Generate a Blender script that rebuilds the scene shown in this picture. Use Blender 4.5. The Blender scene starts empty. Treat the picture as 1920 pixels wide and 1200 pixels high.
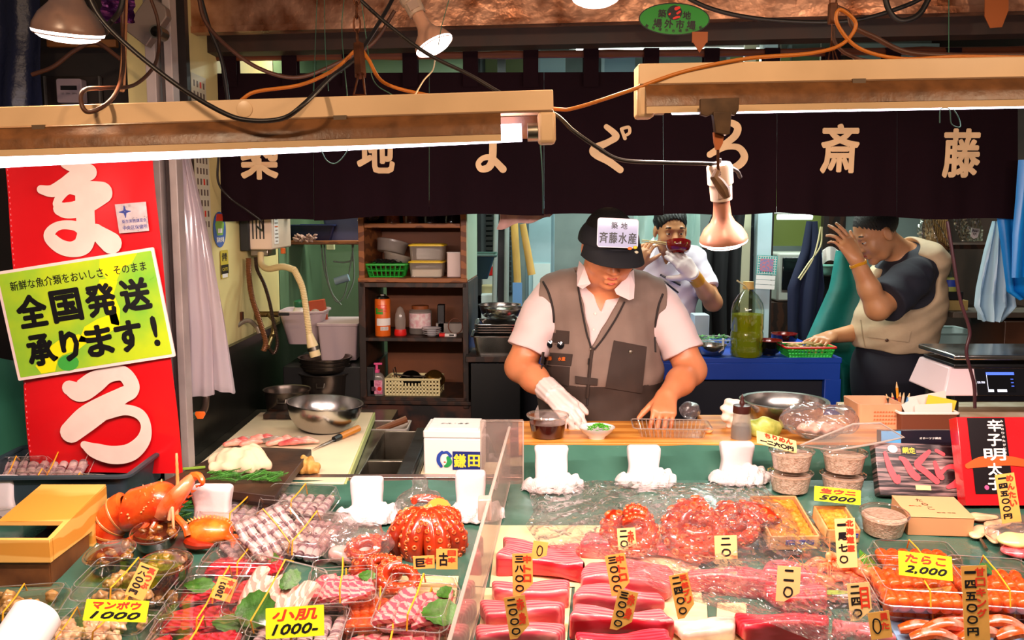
import bpy,math,random
import numpy as np
from mathutils import Matrix,Vector,Euler,noise
R=math.radians
random.seed(7)
scn=bpy.context.scene
COL=scn.collection
# ------------------------------------------------------------ camera, world, exposure
F=1700.0
CZ=1.55
PITCH=math.atan(200/F)
cd=bpy.data.cameras.new('camera');cam=bpy.data.objects.new('camera',cd);COL.objects.link(cam)
cam.location=(0,0,CZ);cam.rotation_euler=(R(90)-PITCH,0,0)
cd.sensor_width=36;cd.lens=36*F/1920;cd.clip_start=.05;cd.clip_end=60
scn.camera=cam
w=bpy.data.worlds.new('world');scn.world=w;w.use_nodes=True
w.node_tree.nodes['Background'].inputs[0].default_value=(1.0,.78,.66,1)
w.node_tree.nodes['Background'].inputs[1].default_value=.10
scn.view_settings.view_transform='Standard';scn.view_settings.look='None'
scn.view_settings.gamma=1;scn.view_settings.use_curve_mapping=False
scn.view_settings.exposure=0.12
scn.cycles.transparent_max_bounces=28
scn.cycles.max_bounces=8
scn.cycles.caustics_reflective=False;scn.cycles.caustics_refractive=False

def light(name,kind,loc,energy,col,size=.1,rot=(0,0,0),size_y=None,spot=None,blend=.5):
    l=bpy.data.lights.new(name,kind);l.energy=energy;l.color=col
    if kind == 'AREA':
        l.shape='RECTANGLE';l.size=size;l.size_y=size_y or size
    else: l.shadow_soft_size=size
    if spot: l.spot_size=R(spot);l.spot_blend=blend
    o=bpy.data.objects.new(name,l);COL.objects.link(o);o.location=loc;o.rotation_euler=rot
    return o

# ------------------------------------------------------------ pixel -> world
_f=np.array([0,math.cos(PITCH),-math.sin(PITCH)]);_u=np.array([0,math.sin(PITCH),math.cos(PITCH)])
def ray(px,py):
    return np.array([1,0,0])*((px-960)/F)+_u*((600-py)/F)+_f
def PY(px,py,Y):
    d=ray(px,py);t=Y/d[1];return Vector((d[0]*t,Y,CZ+d[2]*t))
def PZ(px,py,z):
    d=ray(px,py);t=(z-CZ)/d[2];return Vector((d[0]*t,d[1]*t,z))
SL,DZ0,DY0=.105,.80,2.5  # display table slope
SLA=math.atan(SL)
def dz(y): return DZ0-SL*(DY0-y)
def PD(px,py,h=0.0):  # point h above the sloping display table
    d=ray(px,py);t=(DZ0-SL*DY0+h-CZ)/(d[2]-SL*d[1]);return Vector((d[0]*t,d[1]*t,CZ+d[2]*t))
def mpp(Y): return Y/F*1.005

# ------------------------------------------------------------ materials
def lin(h):
    h=h.lstrip('#');c=[int(h[i:i+2],16)/255 for i in (0,2,4)]
    return tuple(x/12.92 if x <= .04045 else ((x+.055)/1.055)**2.4 for x in c)
_M={}
def mat(name,col='#888888',rough=.5,metal=0,var=.0,nscale=8,bump=0,bscale=60,emis=0,ecol=None,coat=0,col2=None,spec=.5,sss=0,stretch=None,dist=.004,ramp=(.35,.65),alpha=None):
    if name in _M: return _M[name]
    m=bpy.data.materials.new(name);m.use_nodes=True;nt=m.node_tree;N=nt.nodes;L=nt.links
    b=N['Principled BSDF'];c=lin(col)+(1,)
    b.inputs['Base Color'].default_value=c;b.inputs['Roughness'].default_value=rough;b.inputs['Metallic'].default_value=metal
    b.inputs['Specular IOR Level'].default_value=spec
    if coat: b.inputs['Coat Weight'].default_value=coat;b.inputs['Coat Roughness'].default_value=.08
    if sss: b.inputs['Subsurface Weight'].default_value=sss;b.inputs['Subsurface Radius'].default_value=(.02,.008,.005);b.inputs['Subsurface Scale'].default_value=.5
    if emis:
        b.inputs['Emission Color'].default_value=(lin(ecol) if ecol else lin(col))+(1,);b.inputs['Emission Strength'].default_value=emis
    if var or col2 or bump:
        tc=N.new('ShaderNodeTexCoord');mp=N.new('ShaderNodeMapping');L.new(tc.outputs['Object'],mp.inputs[0])
        if stretch: mp.inputs['Scale'].default_value=stretch
    if var or col2:
        n=N.new('ShaderNodeTexNoise');n.inputs['Scale'].default_value=nscale;n.inputs['Detail'].default_value=5
        L.new(mp.outputs[0],n.inputs['Vector'])
        r=N.new('ShaderNodeValToRGB');L.new(n.outputs['Fac'],r.inputs[0])
        r.color_ramp.elements[0].position,r.color_ramp.elements[1].position=ramp
        if col2: a,z=c,lin(col2)+(1,)
        else: a,z=tuple(x*(1-var) for x in c[:3])+(1,),tuple(min(1,x*(1+var)) for x in c[:3])+(1,)
        r.color_ramp.elements[0].color=a;r.color_ramp.elements[1].color=z
        L.new(r.outputs[0],b.inputs['Base Color'])
        n2=N.new('ShaderNodeMapRange');n2.inputs['To Min'].default_value=max(.02,rough-.1);n2.inputs['To Max'].default_value=min(1,rough+.1)
        L.new(n.outputs['Fac'],n2.inputs['Value']);L.new(n2.outputs[0],b.inputs['Roughness'])
    if bump:
        n=N.new('ShaderNodeTexNoise');n.inputs['Scale'].default_value=bscale;n.inputs['Detail'].default_value=4
        L.new(mp.outputs[0],n.inputs['Vector'])
        bp=N.new('ShaderNodeBump');bp.inputs['Strength'].default_value=bump;bp.inputs['Distance'].default_value=dist
        L.new(n.outputs['Fac'],bp.inputs['Height']);L.new(bp.outputs[0],b.inputs['Normal'])
    _M[name]=m;return m
def clear(name,tint='#ffffff',lo=.05,hi=.5,rough=.08,bump=0,bscale=25,milk=0,mcol='#ffffff',dist=.01):
    """thin clear plastic: mostly see-through, glossy skin, some milkiness"""
    if name in _M: return _M[name]
    m=bpy.data.materials.new(name);m.use_nodes=True;nt=m.node_tree;N=nt.nodes;L=nt.links
    for x in list(N):
        if x.type == 'BSDF_PRINCIPLED': N.remove(x)
    out=[x for x in N if x.type == 'OUTPUT_MATERIAL'][0]
    t=N.new('ShaderNodeBsdfTransparent');t.inputs[0].default_value=lin(tint)+(1,)
    g=N.new('ShaderNodeBsdfGlossy');g.inputs['Roughness'].default_value=rough
    lw=N.new('ShaderNodeLayerWeight');lw.inputs[0].default_value=.5
    mr=N.new('ShaderNodeMapRange');mr.inputs['To Min'].default_value=lo;mr.inputs['To Max'].default_value=hi
    pw=N.new('ShaderNodeMath');pw.operation='POWER';pw.inputs[1].default_value=2.2
    L.new(lw.outputs['Facing'],pw.inputs[0]);L.new(pw.outputs[0],mr.inputs['Value'])
    mx=N.new('ShaderNodeMixShader');L.new(mr.outputs[0],mx.inputs[0]);L.new(t.outputs[0],mx.inputs[1]);L.new(g.outputs[0],mx.inputs[2])
    fin=mx
    if milk:
        d=N.new('ShaderNodeBsdfDiffuse');d.inputs[0].default_value=lin(mcol)+(1,)
        tl=N.new('ShaderNodeBsdfTranslucent');tl.inputs[0].default_value=lin(mcol)+(1,)
        ad=N.new('ShaderNodeMixShader');L.new(d.outputs[0],ad.inputs[1]);L.new(tl.outputs[0],ad.inputs[2])
        m2=N.new('ShaderNodeMixShader');m2.inputs[0].default_value=milk
        L.new(mx.outputs[0],m2.inputs[1]);L.new(ad.outputs[0],m2.inputs[2]);fin=m2
    if bump:
        tc=N.new('ShaderNodeTexCoord');n=N.new('ShaderNodeTexVoronoi');n.inputs['Scale'].default_value=bscale
        ns=N.new('ShaderNodeTexNoise');ns.inputs['Scale'].default_value=bscale*.35;ns.inputs['Detail'].default_value=3
        L.new(tc.outputs['Object'],n.inputs['Vector']);L.new(tc.outputs['Object'],ns.inputs['Vector'])
        ad2=N.new('ShaderNodeMath');L.new(n.outputs['Distance'],ad2.inputs[0]);L.new(ns.outputs['Fac'],ad2.inputs[1])
        bp=N.new('ShaderNodeBump');bp.inputs['Strength'].default_value=bump;bp.inputs['Distance'].default_value=dist
        L.new(ad2.outputs[0],bp.inputs['Height']);L.new(bp.outputs[0],g.inputs['Normal']);L.new(bp.outputs[0],lw.inputs['Normal'])
    L.new(fin.outputs[0],out.inputs[0]);_M[name]=m;return m
def stripes(name,cola,colb,scale=20,axis='Z',rough=.5,dist=2,bump=0,metal=0,coat=0,ramp=(.4,.6),detail=3,stretch=None):
    if name in _M: return _M[name]
    m=mat(name,cola,rough,metal,coat=coat);nt=m.node_tree;N=nt.nodes;L=nt.links;b=N['Principled BSDF']
    tc=N.new('ShaderNodeTexCoord');wv=N.new('ShaderNodeTexWave');wv.bands_direction=axis;wv.inputs['Scale'].default_value=scale
    wv.inputs['Distortion'].default_value=dist;wv.inputs['Detail'].default_value=detail;wv.inputs['Detail Scale'].default_value=1.5
    mp=N.new('ShaderNodeMapping');L.new(tc.outputs['Object'],mp.inputs[0]);L.new(mp.outputs[0],wv.inputs['Vector'])
    if stretch: mp.inputs['Scale'].default_value=stretch
    r=N.new('ShaderNodeValToRGB');r.color_ramp.elements[0].color=lin(cola)+(1,);r.color_ramp.elements[1].color=lin(colb)+(1,)
    r.color_ramp.elements[0].position,r.color_ramp.elements[1].position=ramp
    L.new(wv.outputs['Fac'],r.inputs[0]);L.new(r.outputs[0],b.inputs['Base Color'])
    if bump:
        bp=N.new('ShaderNodeBump');bp.inputs['Strength'].default_value=bump;bp.inputs['Distance'].default_value=.003
        L.new(wv.outputs['Fac'],bp.inputs['Height']);L.new(bp.outputs[0],b.inputs['Normal'])
    return m

# ------------------------------------------------------------ mesh builder
def T(loc=(0,0,0),rot=(0,0,0),s=1.0):
    if isinstance(s,(int,float)): s=(s,s,s)
    return Matrix.LocRotScale(Vector(loc),Euler(rot),Vector(s))
WM={}
_TX={}
def textmesh(s,bold=.0,res=2,line=1.0,shear=0):
    key=(s,bold,line,shear)
    if key not in _TX:
        c=bpy.data.curves.new('t','FONT');c.body=s;c.align_x='CENTER';c.align_y='CENTER';c.offset=bold;c.resolution_u=res
        c.space_line=line;c.shear=shear;c.fill_mode='FRONT' if hasattr(c,'fill_mode') else c.fill_mode
        o=bpy.data.objects.new('t',c);COL.objects.link(o)
        dg=bpy.context.evaluated_depsgraph_get();me=bpy.data.meshes.new_from_object(o.evaluated_get(dg))
        v=np.array([x.co[:] for x in me.vertices]).reshape(-1,3);f=[tuple(p.vertices) for p in me.polygons]
        if len(v):
            lo,hi=v.min(0),v.max(0);v=v-(lo+hi)/2
        bpy.data.objects.remove(o);bpy.data.curves.remove(c);bpy.data.meshes.remove(me)
        _TX[key]=(v,f,(hi-lo) if len(v) else (0,0,0))
    return _TX[key]
class MB:
    def __init__(s): s.v=[];s.f=[];s.m=[];s.mats=[];s.n=0;s.T=Matrix()
    def mi(s,m):
        if m not in s.mats: s.mats.append(m)
        return s.mats.index(m)
    def raw(s,vs,fs,m,X=None):
        X=s.T @ X if X is not None else s.T
        A=np.array(X);vs=np.asarray(vs,float).reshape(-1,3)
        s.v.append(vs @ A[:3,:3].T+A[:3,3]);k=s.mi(m)
        s.f.extend([tuple(i+s.n for i in f) for f in fs]);s.m.extend([k]*len(fs));s.n += len(vs)
        return s
    def box(s,c,d,m,rot=(0,0,0),taper=1.0,X=None):
        x,y,z=(a/2 for a in d);t=taper
        vs=[(-x*t,-y*t,-z),(x*t,-y*t,-z),(x*t,y*t,-z),(-x*t,y*t,-z),(-x,-y,z),(x,-y,z),(x,y,z),(-x,y,z)]
        fs=[(3,2,1,0),(4,5,6,7),(0,1,5,4),(1,2,6,5),(2,3,7,6),(3,0,4,7)]
        M=T(c,rot);return s.raw(vs,fs,m,X @ M if X is not None else M)
    def lathe(s,prof,m,c=(0,0,0),rot=(0,0,0),seg=32,sc=(1,1,1),a0=0,a1=360):
        n=len(prof);full=abs(a1-a0) >= 360;k=seg if full else seg+1
        vs=[];fs=[]
        for i in range(k):
            a=R(a0+(a1-a0)*i/seg)
            for r,z in prof: vs.append((max(r,1e-5)*math.cos(a),max(r,1e-5)*math.sin(a),z))
        for i in range(seg):
            j=(i+1) % k
            for q in range(n-1): fs.append((i*n+q,j*n+q,j*n+q+1,i*n+q+1))
        return s.raw(vs,fs,m,T(c,rot,sc))
    def tube(s,path,r,m,seg=10,flat=1.0,closed=False,cap=True,up=None):
        P=[Vector(p) for p in path];n=len(P)
        if n < 2: return s
        rs=r if isinstance(r,(list,tuple)) else [r]*n
        vs=[];fs=[];prev=None
        for i,p in enumerate(P):
            t=(P[(i+1) % n]-P[i-1]) if closed else (P[min(i+1,n-1)]-P[max(i-1,0)])
            if t.length < 1e-9: t=Vector((0,0,1))
            t.normalize()
            if prev is None:
                u=Vector(up) if up else (Vector((0,0,1)) if abs(t.z) < .9 else Vector((1,0,0)))
            else: u=prev
            u=(u-t*u.dot(t))
            if u.length < 1e-6: u=t.orthogonal()
            u.normalize();v=t.cross(u);prev=u
            for k in range(seg):
                a=2*math.pi*k/seg
                vs.append(p+u*(math.cos(a)*rs[i]*flat)+v*(math.sin(a)*rs[i]))
        for i in range(n if closed else n-1):
            j=(i+1) % n
            for k in range(seg):
                l=(k+1) % seg;fs.append((i*seg+k,i*seg+l,j*seg+l,j*seg+k))
        if cap and not closed: fs += [tuple(range(seg))[::-1],tuple((n-1)*seg+k for k in range(seg))]
        return s.raw(vs,fs,m)
    def prism(s,poly,h,m,X=None,top=None):
        """polygon in local xy, extruded 0..h in z"""
        n=len(poly);vs=[(x,y,0) for x,y in poly]+[(x,y,h) for x,y in (top or poly)]
        fs=[tuple(range(n))[::-1],tuple(range(n,2*n))]+[(i,(i+1) % n,n+(i+1) % n,n+i) for i in range(n)]
        return s.raw(vs,fs,m,X)
    def grid(s,fn,nu,nv,m,X=None,thick=0):
        vs=[fn(i/nu,j/nv) for i in range(nu+1) for j in range(nv+1)]
        fs=[(i*(nv+1)+j,(i+1)*(nv+1)+j,(i+1)*(nv+1)+j+1,i*(nv+1)+j+1) for i in range(nu) for j in range(nv)]
        if thick:
            V=np.array(vs,float);A=V.reshape(nu+1,nv+1,3)
            n=np.cross(np.gradient(A,axis=0),np.gradient(A,axis=1));n /= (np.linalg.norm(n,axis=2,keepdims=True)+1e-12)
            B=(A-n*thick).reshape(-1,3);k=len(vs);fs2=[tuple(a+k for a in f)[::-1] for f in fs]
            W=nv+1;ring=[i*W for i in range(nu+1)]+[nu*W+j for j in range(1,nv+1)]+[i*W+nv for i in range(nu-1,-1,-1)]+[j for j in range(nv-1,0,-1)]
            fs=fs+fs2+[(ring[i],ring[(i+1) % len(ring)],ring[(i+1) % len(ring)]+k,ring[i]+k) for i in range(len(ring))]
            vs=np.vstack([V,B])
        return s.raw(vs,fs,m,X)
    def ball(s,c,r,m,seg=16,ring=10,rot=(0,0,0)):
        if isinstance(r,(int,float)): r=(r,r,r)
        prof=[(math.sin(math.pi*i/ring),-math.cos(math.pi*i/ring)) for i in range(ring+1)]
        return s.lathe(prof,m,c,rot,seg,r)
    def text(s,txt,h,m,X,bold=.0,line=1.0,fit=None,sq=1.0,shear=0):
        """flat lettering centred on X's origin in its xy plane; h = em size; fit=(w,h) squeezes it into that box"""
        v,f,d=textmesh(txt,0,2,line,shear)
        if not len(v): return s
        k=(h*sq,h,1) if fit is None else (max(fit[0]-2*bold*h,1e-6)/max(d[0],1e-6),max(fit[1]-2*bold*h,1e-6)/max(d[1],1e-6),1)
        V=v*np.array(k);e=2.5e-5/max(X.to_scale()[0],1e-9)
        s.raw(V,f,m,X)
        if bold:
            r=bold*h;n=8 if r*X.to_scale()[0] > .0012 else 4
            for i in range(n):
                a=2*math.pi*i/n+.4;s.raw(V+np.array((r*math.cos(a),r*math.sin(a),e*(i+1))),f,m,X)
            if n == 8:
                for i in range(4):
                    a=math.pi*i/2;s.raw(V+np.array((.5*r*math.cos(a),.5*r*math.sin(a),e*(i+10))),f,m,X)
        return s
    def stroke(s,pts,m,X=None,z=0.0,n=10):
        """brush stroke: pts (x, y, radius) through a smooth curve, flat in xy"""
        P=[np.array(p,float) for p in pts]
        if len(P) > 2:
            Q=[P[0]]+P+[P[-1]];C=[]
            for i in range(1,len(Q)-2):
                for k in range(n):
                    t=k/n;a,b,c,d=Q[i-1],Q[i],Q[i+1],Q[i+2]
                    C.append(.5*(2*b+(c-a)*t+(2*a-5*b+4*c-d)*t*t+(3*b-a-3*c+d)*t**3))
            C.append(P[-1])
        else: C=[P[0]+(P[1]-P[0])*k/n for k in range(n+1)]
        L_,R_=[],[]
        for i,p in enumerate(C):
            t=C[min(i+1,len(C)-1)][:2]-C[max(i-1,0)][:2];t=t/(np.hypot(*t)+1e-9);nn=np.array([-t[1],t[0]])
            L_.append(p[:2]+nn*p[2]);R_.append(p[:2]-nn*p[2])
        sc_=(X or s.T).to_scale()[0];e=1.5e-5/max(sc_,1e-9);s.zc=getattr(s,'zc',0)+1;z += s.zc*e*4.3
        k=len(C);vs=[(a[0],a[1],z+i*e) for i,a in enumerate(L_)]+[(a[0],a[1],z+i*e) for i,a in enumerate(R_)]
        s.raw(vs,[(k+i,k+i+1,i+1,i) for i in range(k-1)],m,X)
        for p,ee in ((C[0],-1.5*e),(C[-1],(k+1)*e)):
            s.raw([(p[0]+p[2]*math.cos(a*math.pi/8),p[1]+p[2]*math.sin(a*math.pi/8),z+ee) for a in range(16)],[tuple(range(16))],m,X)
        return s
    def build(s,name,parent=None,smooth=35,bevel=0,origin=None,world=False,seg=2):
        V=np.vstack(s.v) if s.v else np.zeros((0,3))
        o_loc=Vector((0,0,0))
        if parent is not None and world:
            A=np.array(WM[parent.name].inverted());V=V @ A[:3,:3].T+A[:3,3]
        if parent is None:
            if origin is None:
                lo,hi=V.min(0),V.max(0);origin=((lo[0]+hi[0])/2,(lo[1]+hi[1])/2,lo[2])
            o_loc=Vector(origin);V=V-np.array(origin)
        me=bpy.data.meshes.new(name);me.from_pydata(V.tolist(),[],s.f)
        for m in s.mats: me.materials.append(m)
        me.polygons.foreach_set('material_index',s.m)
        if smooth:
            me.polygons.foreach_set('use_smooth',[True]*len(s.f));me.update()
            me.set_sharp_from_angle(angle=R(smooth))
        me.update()
        o=bpy.data.objects.new(name,me);COL.objects.link(o);o.location=o_loc
        if parent is not None: o.parent=parent;WM[o.name]=WM[parent.name].copy()
        else: WM[o.name]=Matrix.Translation(o_loc)
        if bevel:
            b=o.modifiers.new('bevel','BEVEL');b.width=bevel;b.segments=seg;b.limit_method='ANGLE';b.angle_limit=R(40)
        return o
def tag(o,label,cat,group=None,kind=None):
    if label: o['label']=label
    if cat: o['category']=cat
    if group: o['group']=group
    if kind: o['kind']=kind
    return o
def thing(name,label,cat,loc=(0,0,0),rot=(0,0,0),group=None):
    o=bpy.data.objects.new(name,None);COL.objects.link(o);o.location=loc;o.rotation_euler=rot;o.empty_display_size=.05
    WM[o.name]=T(loc,rot);return tag(o,label,cat,group)
def struct(o): o['kind']='structure';return o
def dup(root,loc,rot=None,label=None,group=None,s=None):
    r=root.copy();COL.objects.link(r);r.location=loc
    if rot is not None: r.rotation_euler=rot
    if s is not None: r.scale=s if not isinstance(s,(int,float)) else (s,s,s)
    if label: r['label']=label
    if group: r['group']=group
    WM[r.name]=T(loc,r.rotation_euler,r.scale)
    for ch in list(root.children):
        c=ch.copy();COL.objects.link(c);c.parent=r
        for g in list(ch.children):
            d=g.copy();COL.objects.link(d);d.parent=c
    return r
def curve(pts,n=8):
    P=[Vector(p) for p in pts];Q=[P[0]*2-P[1]]+P+[P[-1]*2-P[-2]];C=[]
    for i in range(1,len(Q)-2):
        for k in range(n):
            t=k/n;a,b,c,d=Q[i-1],Q[i],Q[i+1],Q[i+2]
            C.append(.5*(2*b+(c-a)*t+(2*a-5*b+4*c-d)*t*t+(3*b-a-3*c+d)*t**3))
    C.append(P[-1]);return C
def rrect(w,d,r,n=4):
    pts=[]
    for cx,cy,a in ((w/2-r,d/2-r,0),(-w/2+r,d/2-r,90),(-w/2+r,-d/2+r,180),(w/2-r,-d/2+r,270)):
        for k in range(n+1): pts.append((cx+r*math.cos(R(a+90*k/n)),cy+r*math.sin(R(a+90*k/n))))
    return pts
def rings(mb,ringlist,m,close_bottom=False,close_top=False):
    """ringlist: list of (poly2d, z) with equal counts"""
    n=len(ringlist[0][0]);vs=[];fs=[]
    for poly,z in ringlist: vs += [(x,y,z) for x,y in poly]
    for i in range(len(ringlist)-1):
        for k in range(n): fs.append((i*n+k,i*n+(k+1) % n,(i+1)*n+(k+1) % n,(i+1)*n+k))
    if close_bottom: fs.append(tuple(range(n))[::-1])
    if close_top: fs.append(tuple((len(ringlist)-1)*n+k for k in range(n)))
    return mb.raw(vs,fs,m)

# ------------------------------------------------------------ smooth-union bodies (distance field -> one closed mesh)
class SDF:
    def __init__(s,lo,hi,vox):
        s.lo=np.array(lo,float);s.vox=vox;s.n=np.ceil((np.array(hi)-s.lo)/vox).astype(int)+1
        s.ax=[s.lo[i]+vox*np.arange(s.n[i]) for i in range(3)]
        s.g=np.full(s.n,.2,np.float32)
    def sub(s,lo,hi):
        a=np.clip(((np.array(lo)-s.lo)/s.vox).astype(int),0,s.n-1);b=np.clip(((np.array(hi)-s.lo)/s.vox).astype(int)+2,0,s.n)
        if np.any(b <= a): return None,None
        sl=tuple(slice(a[i],b[i]) for i in range(3))
        X,Y,Z=np.meshgrid(*[s.ax[i][sl[i]] for i in range(3)],indexing='ij',sparse=True)
        return sl,(X,Y,Z)
    def put(s,sl,d,k,op):
        g=s.g[sl]
        if op == 'u':
            h=np.clip(.5+.5*(g-d)/k,0,1) if k else None
            s.g[sl]=np.minimum(g,d) if not k else g*(1-h)+d*h-k*h*(1-h)
        elif op == 's':
            h=np.clip(.5-.5*(g+d)/k,0,1) if k else None
            s.g[sl]=np.maximum(g,-d) if not k else g*(1-h)-d*h+k*h*(1-h)
        elif op == 'i': s.g[sl]=np.maximum(g,d)
        return s
    def cone(s,a,b,r1,r2,k=.01,op='u',off=0):
        a=np.array(a,float);b=np.array(b,float);R_=max(r1,r2)+off;mg=R_+max(k,.0)+3*s.vox
        sl,G=s.sub(np.minimum(a,b)-mg,np.maximum(a,b)+mg)
        if sl is None: return s
        X,Y,Z=G;ba=b-a;L2=ba @ ba+1e-12
        t=np.clip(((X-a[0])*ba[0]+(Y-a[1])*ba[1]+(Z-a[2])*ba[2])/L2,0,1)
        d=np.sqrt((X-a[0]-t*ba[0])**2+(Y-a[1]-t*ba[1])**2+(Z-a[2]-t*ba[2])**2)-(r1+(r2-r1)*t)-off
        return s.put(sl,d,k,op)
    def ell(s,c,r,k=.01,op='u',rot=None,off=0):
        c=np.array(c,float);r=np.array(r if not isinstance(r,(int,float)) else (r,)*3,float)+off;mg=r.max()+max(k,0)+3*s.vox
        sl,G=s.sub(c-mg,c+mg)
        if sl is None: return s
        X,Y,Z=G[0]-c[0],G[1]-c[1],G[2]-c[2]
        if rot is not None:
            A=np.array(Euler(rot).to_matrix()).T
            X,Y,Z=(A[i,0]*X+A[i,1]*Y+A[i,2]*Z for i in range(3))
        k0=np.sqrt((X/r[0])**2+(Y/r[1])**2+(Z/r[2])**2);k1=np.sqrt((X/r[0]**2)**2+(Y/r[1]**2)**2+(Z/r[2]**2)**2)+1e-9
        return s.put(sl,k0*(k0-1)/k1,k,op)
    def plane(s,p,n,op='i'):
        """keep the side n points away from"""
        n=np.array(n,float);n /= np.linalg.norm(n)
        X,Y,Z=np.meshgrid(*s.ax,indexing='ij',sparse=True)
        d=(X-p[0])*n[0]+(Y-p[1])*n[1]+(Z-p[2])*n[2]
        s.g=np.maximum(s.g,d) if op == 'i' else np.maximum(s.g,-d);return s
    def wrinkle(s,fn):
        X,Y,Z=np.meshgrid(*s.ax,indexing='ij',sparse=True);s.g=s.g+fn(X,Y,Z).astype(np.float32);return s
    def mesh(s):
        g=s.g;n=g.shape;ins=g < 0
        cells=np.zeros([x-1 for x in n],np.uint8)
        for dx in (0,1):
            for dy in (0,1):
                for dz_ in (0,1): cells += ins[dx:n[0]-1+dx,dy:n[1]-1+dy,dz_:n[2]-1+dz_]
        act=(cells > 0) & (cells < 8);idx=np.argwhere(act);ids=np.full(act.shape,-1,np.int64);ids[act]=np.arange(len(idx))
        acc=np.zeros((len(idx),3));cnt=np.zeros(len(idx));i,j,k=idx.T
        cor=[(a,b,c) for a in (0,1) for b in (0,1) for c in (0,1)]
        for a in cor:
            for ax in range(3):
                if a[ax]: continue
                b=list(a);b[ax]=1
                va=g[i+a[0],j+a[1],k+a[2]];vb=g[i+b[0],j+b[1],k+b[2]];m=(va < 0) != (vb < 0)
                t=np.where(m,va/np.where(m,va-vb,1),0)
                p=np.zeros((len(idx),3));p += np.array(a);p[:,ax] += t
                acc[m] += p[m];cnt[m] += 1
        V=s.lo+(idx+acc/cnt[:,None])*s.vox
        Fs=[]
        for ax in range(3):
            o1,o2=[(1,2),(2,0),(0,1)][ax]
            sa=[slice(1,x-1) for x in n];sb=list(sa);sa[ax]=slice(0,n[ax]-1);sb[ax]=slice(1,n[ax])
            A=ins[tuple(sa)];B=ins[tuple(sb)];e=np.argwhere(A != B)
            off=np.array([1,1,1]);off[ax]=0;e=e+off
            inside=ins[e[:,0],e[:,1],e[:,2]]
            d1=np.zeros(3,int);d1[o1]=1;d2=np.zeros(3,int);d2[o2]=1
            q=[ids[tuple((e-x).T)] for x in (d1+d2,d2,d1*0,d1)]
            Q=np.stack(q,1);Q[~inside]=Q[~inside][:,::-1];Fs.append(Q)
        Fq=np.vstack(Fs);Fq=Fq[(Fq >= 0).all(1)]
        return V,Fq
    def into(s,mb,m,smooth=2,X=None):
        V,Fq=s.mesh()
        E=np.vstack([Fq[:,[0,1]],Fq[:,[1,2]],Fq[:,[2,3]],Fq[:,[3,0]]])
        for _ in range(smooth):
            a=np.zeros_like(V);c=np.zeros(len(V))
            for x in range(3): a[:,x]=np.bincount(E[:,0],V[E[:,1],x],len(V))+np.bincount(E[:,1],V[E[:,0],x],len(V))
            c=np.bincount(E[:,0],minlength=len(V))+np.bincount(E[:,1],minlength=len(V))
            V=V*.5+.5*a/np.maximum(c,1)[:,None]
        if callable(m):
            ctr=V[Fq].mean(1);which=m(ctr);mats=sorted(set(which),key=str) if not isinstance(which,np.ndarray) else None
        mb.raw(V,Fq.tolist(),m if not callable(m) else m.base,X)
        return V,Fq
# ============================================================ LIGHTS
WARM=(1.0,.68,.42);TUBE=(1.0,.80,.74);COOL=(.86,1.0,.92)
light('tube_light_left','AREA',(-.55,1.60,1.635),24,TUBE,1.25,(R(32),0,0),.035)
light('tube_light_right','AREA',(.86,1.60,1.685),27,TUBE,1.25,(R(32),0,0),.035)
for n,lx,ly,lz,e in (('left',-1.0,4.0,2.42,14),('middle',.15,4.3,2.42,18),('right',1.5,4.4,2.42,27),('rear',.9,5.3,2.5,17)):
    light('ceiling_tube_light_'+n,'AREA',(lx,ly,lz-.06),e,COOL if n != 'left' else (1,.86,.62),1.1,(0,0,0),.05)
# ============================================================ ROOM
M_con=mat('concrete','#3c3832',.7,var=.3,nscale=3,bump=.3,bscale=20)
M_cream=mat('cream_paint','#e0cf8e',.45,var=.12,nscale=2.5,bump=.1,bscale=12)
M_green=mat('green_paint','#5c7454',.5,var=.2,nscale=2.5)
M_black_steel=mat('black_steel','#211f1b',.32,.5,var=.35,nscale=5,bump=.15,bscale=9,stretch=(1,1,.4))
M_grey=mat('grey_wall','#7f8c88',.6,var=.25,nscale=2)
M_darkwall=mat('dark_wall','#17191a',.7,var=.3,nscale=3)
M_brownwall=mat('brown_wall','#2d1a10',.7,var=.4,nscale=4)
M_ceil=mat('ceiling_white','#a9bcb4',.6,var=.2,nscale=1.5)
M_steel=mat('brushed_steel','#b9b6b2',.22,1,var=.1,nscale=6,bump=.05,bscale=40)
M_steel_d=mat('worn_steel','#8d8578',.33,1,var=.25,nscale=8,bump=.1,bscale=30)
M_wood=stripes('brown_wood','#6b3a17','#96592a',6,'Z',.55,6,.1)
M_dwood=stripes('dark_wood','#1e110a','#3a2012',5,'X',.5,8,.15)
M_lwood=stripes('light_wood','#d29548','#e0ab62',5,'X',.5,5,.05,stretch=(.25,2,2))
M_white=mat('white_plastic','#e9e4e0',.35)
M_black=mat('black_plastic','#111112',.4)
def wallbox(name,c,d,m,**k):
    b=MB();b.box(c,d,m,**k);return struct(b.build(name,smooth=0))
wallbox('floor',(0,2.5,-.05),(9,10,.1),M_con)
wallbox('ceiling',(0.4,5.2,2.78),(6.4,4.4,.06),M_ceil)
b=MB();b.box((-1.08,3.37,1.92),(.1,1.28,1.7),M_cream);b.box((-1.08,4.45,1.92),(.1,.9,1.7),M_green)
b.box((-1.08,3.82,.53),(.1,2.16,1.08),M_black_steel);b.box((-1.02,3.82,1.06),(.02,2.14,.03),M_black_steel)
struct(b.build('wall_left',smooth=0))
b=MB();b.box((-.62,4.95,1.37),(.86,.1,2.75),M_green);struct(b.build('wall_back',smooth=0))
wallbox('wall_rear',(1.2,6.05,1.37),(5.0,.1,2.75),M_grey)
b=MB();b.box((2.75,4.4,1.37),(.1,3.4,2.75),M_brownwall);struct(b.build('wall_right',smooth=0))
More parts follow.
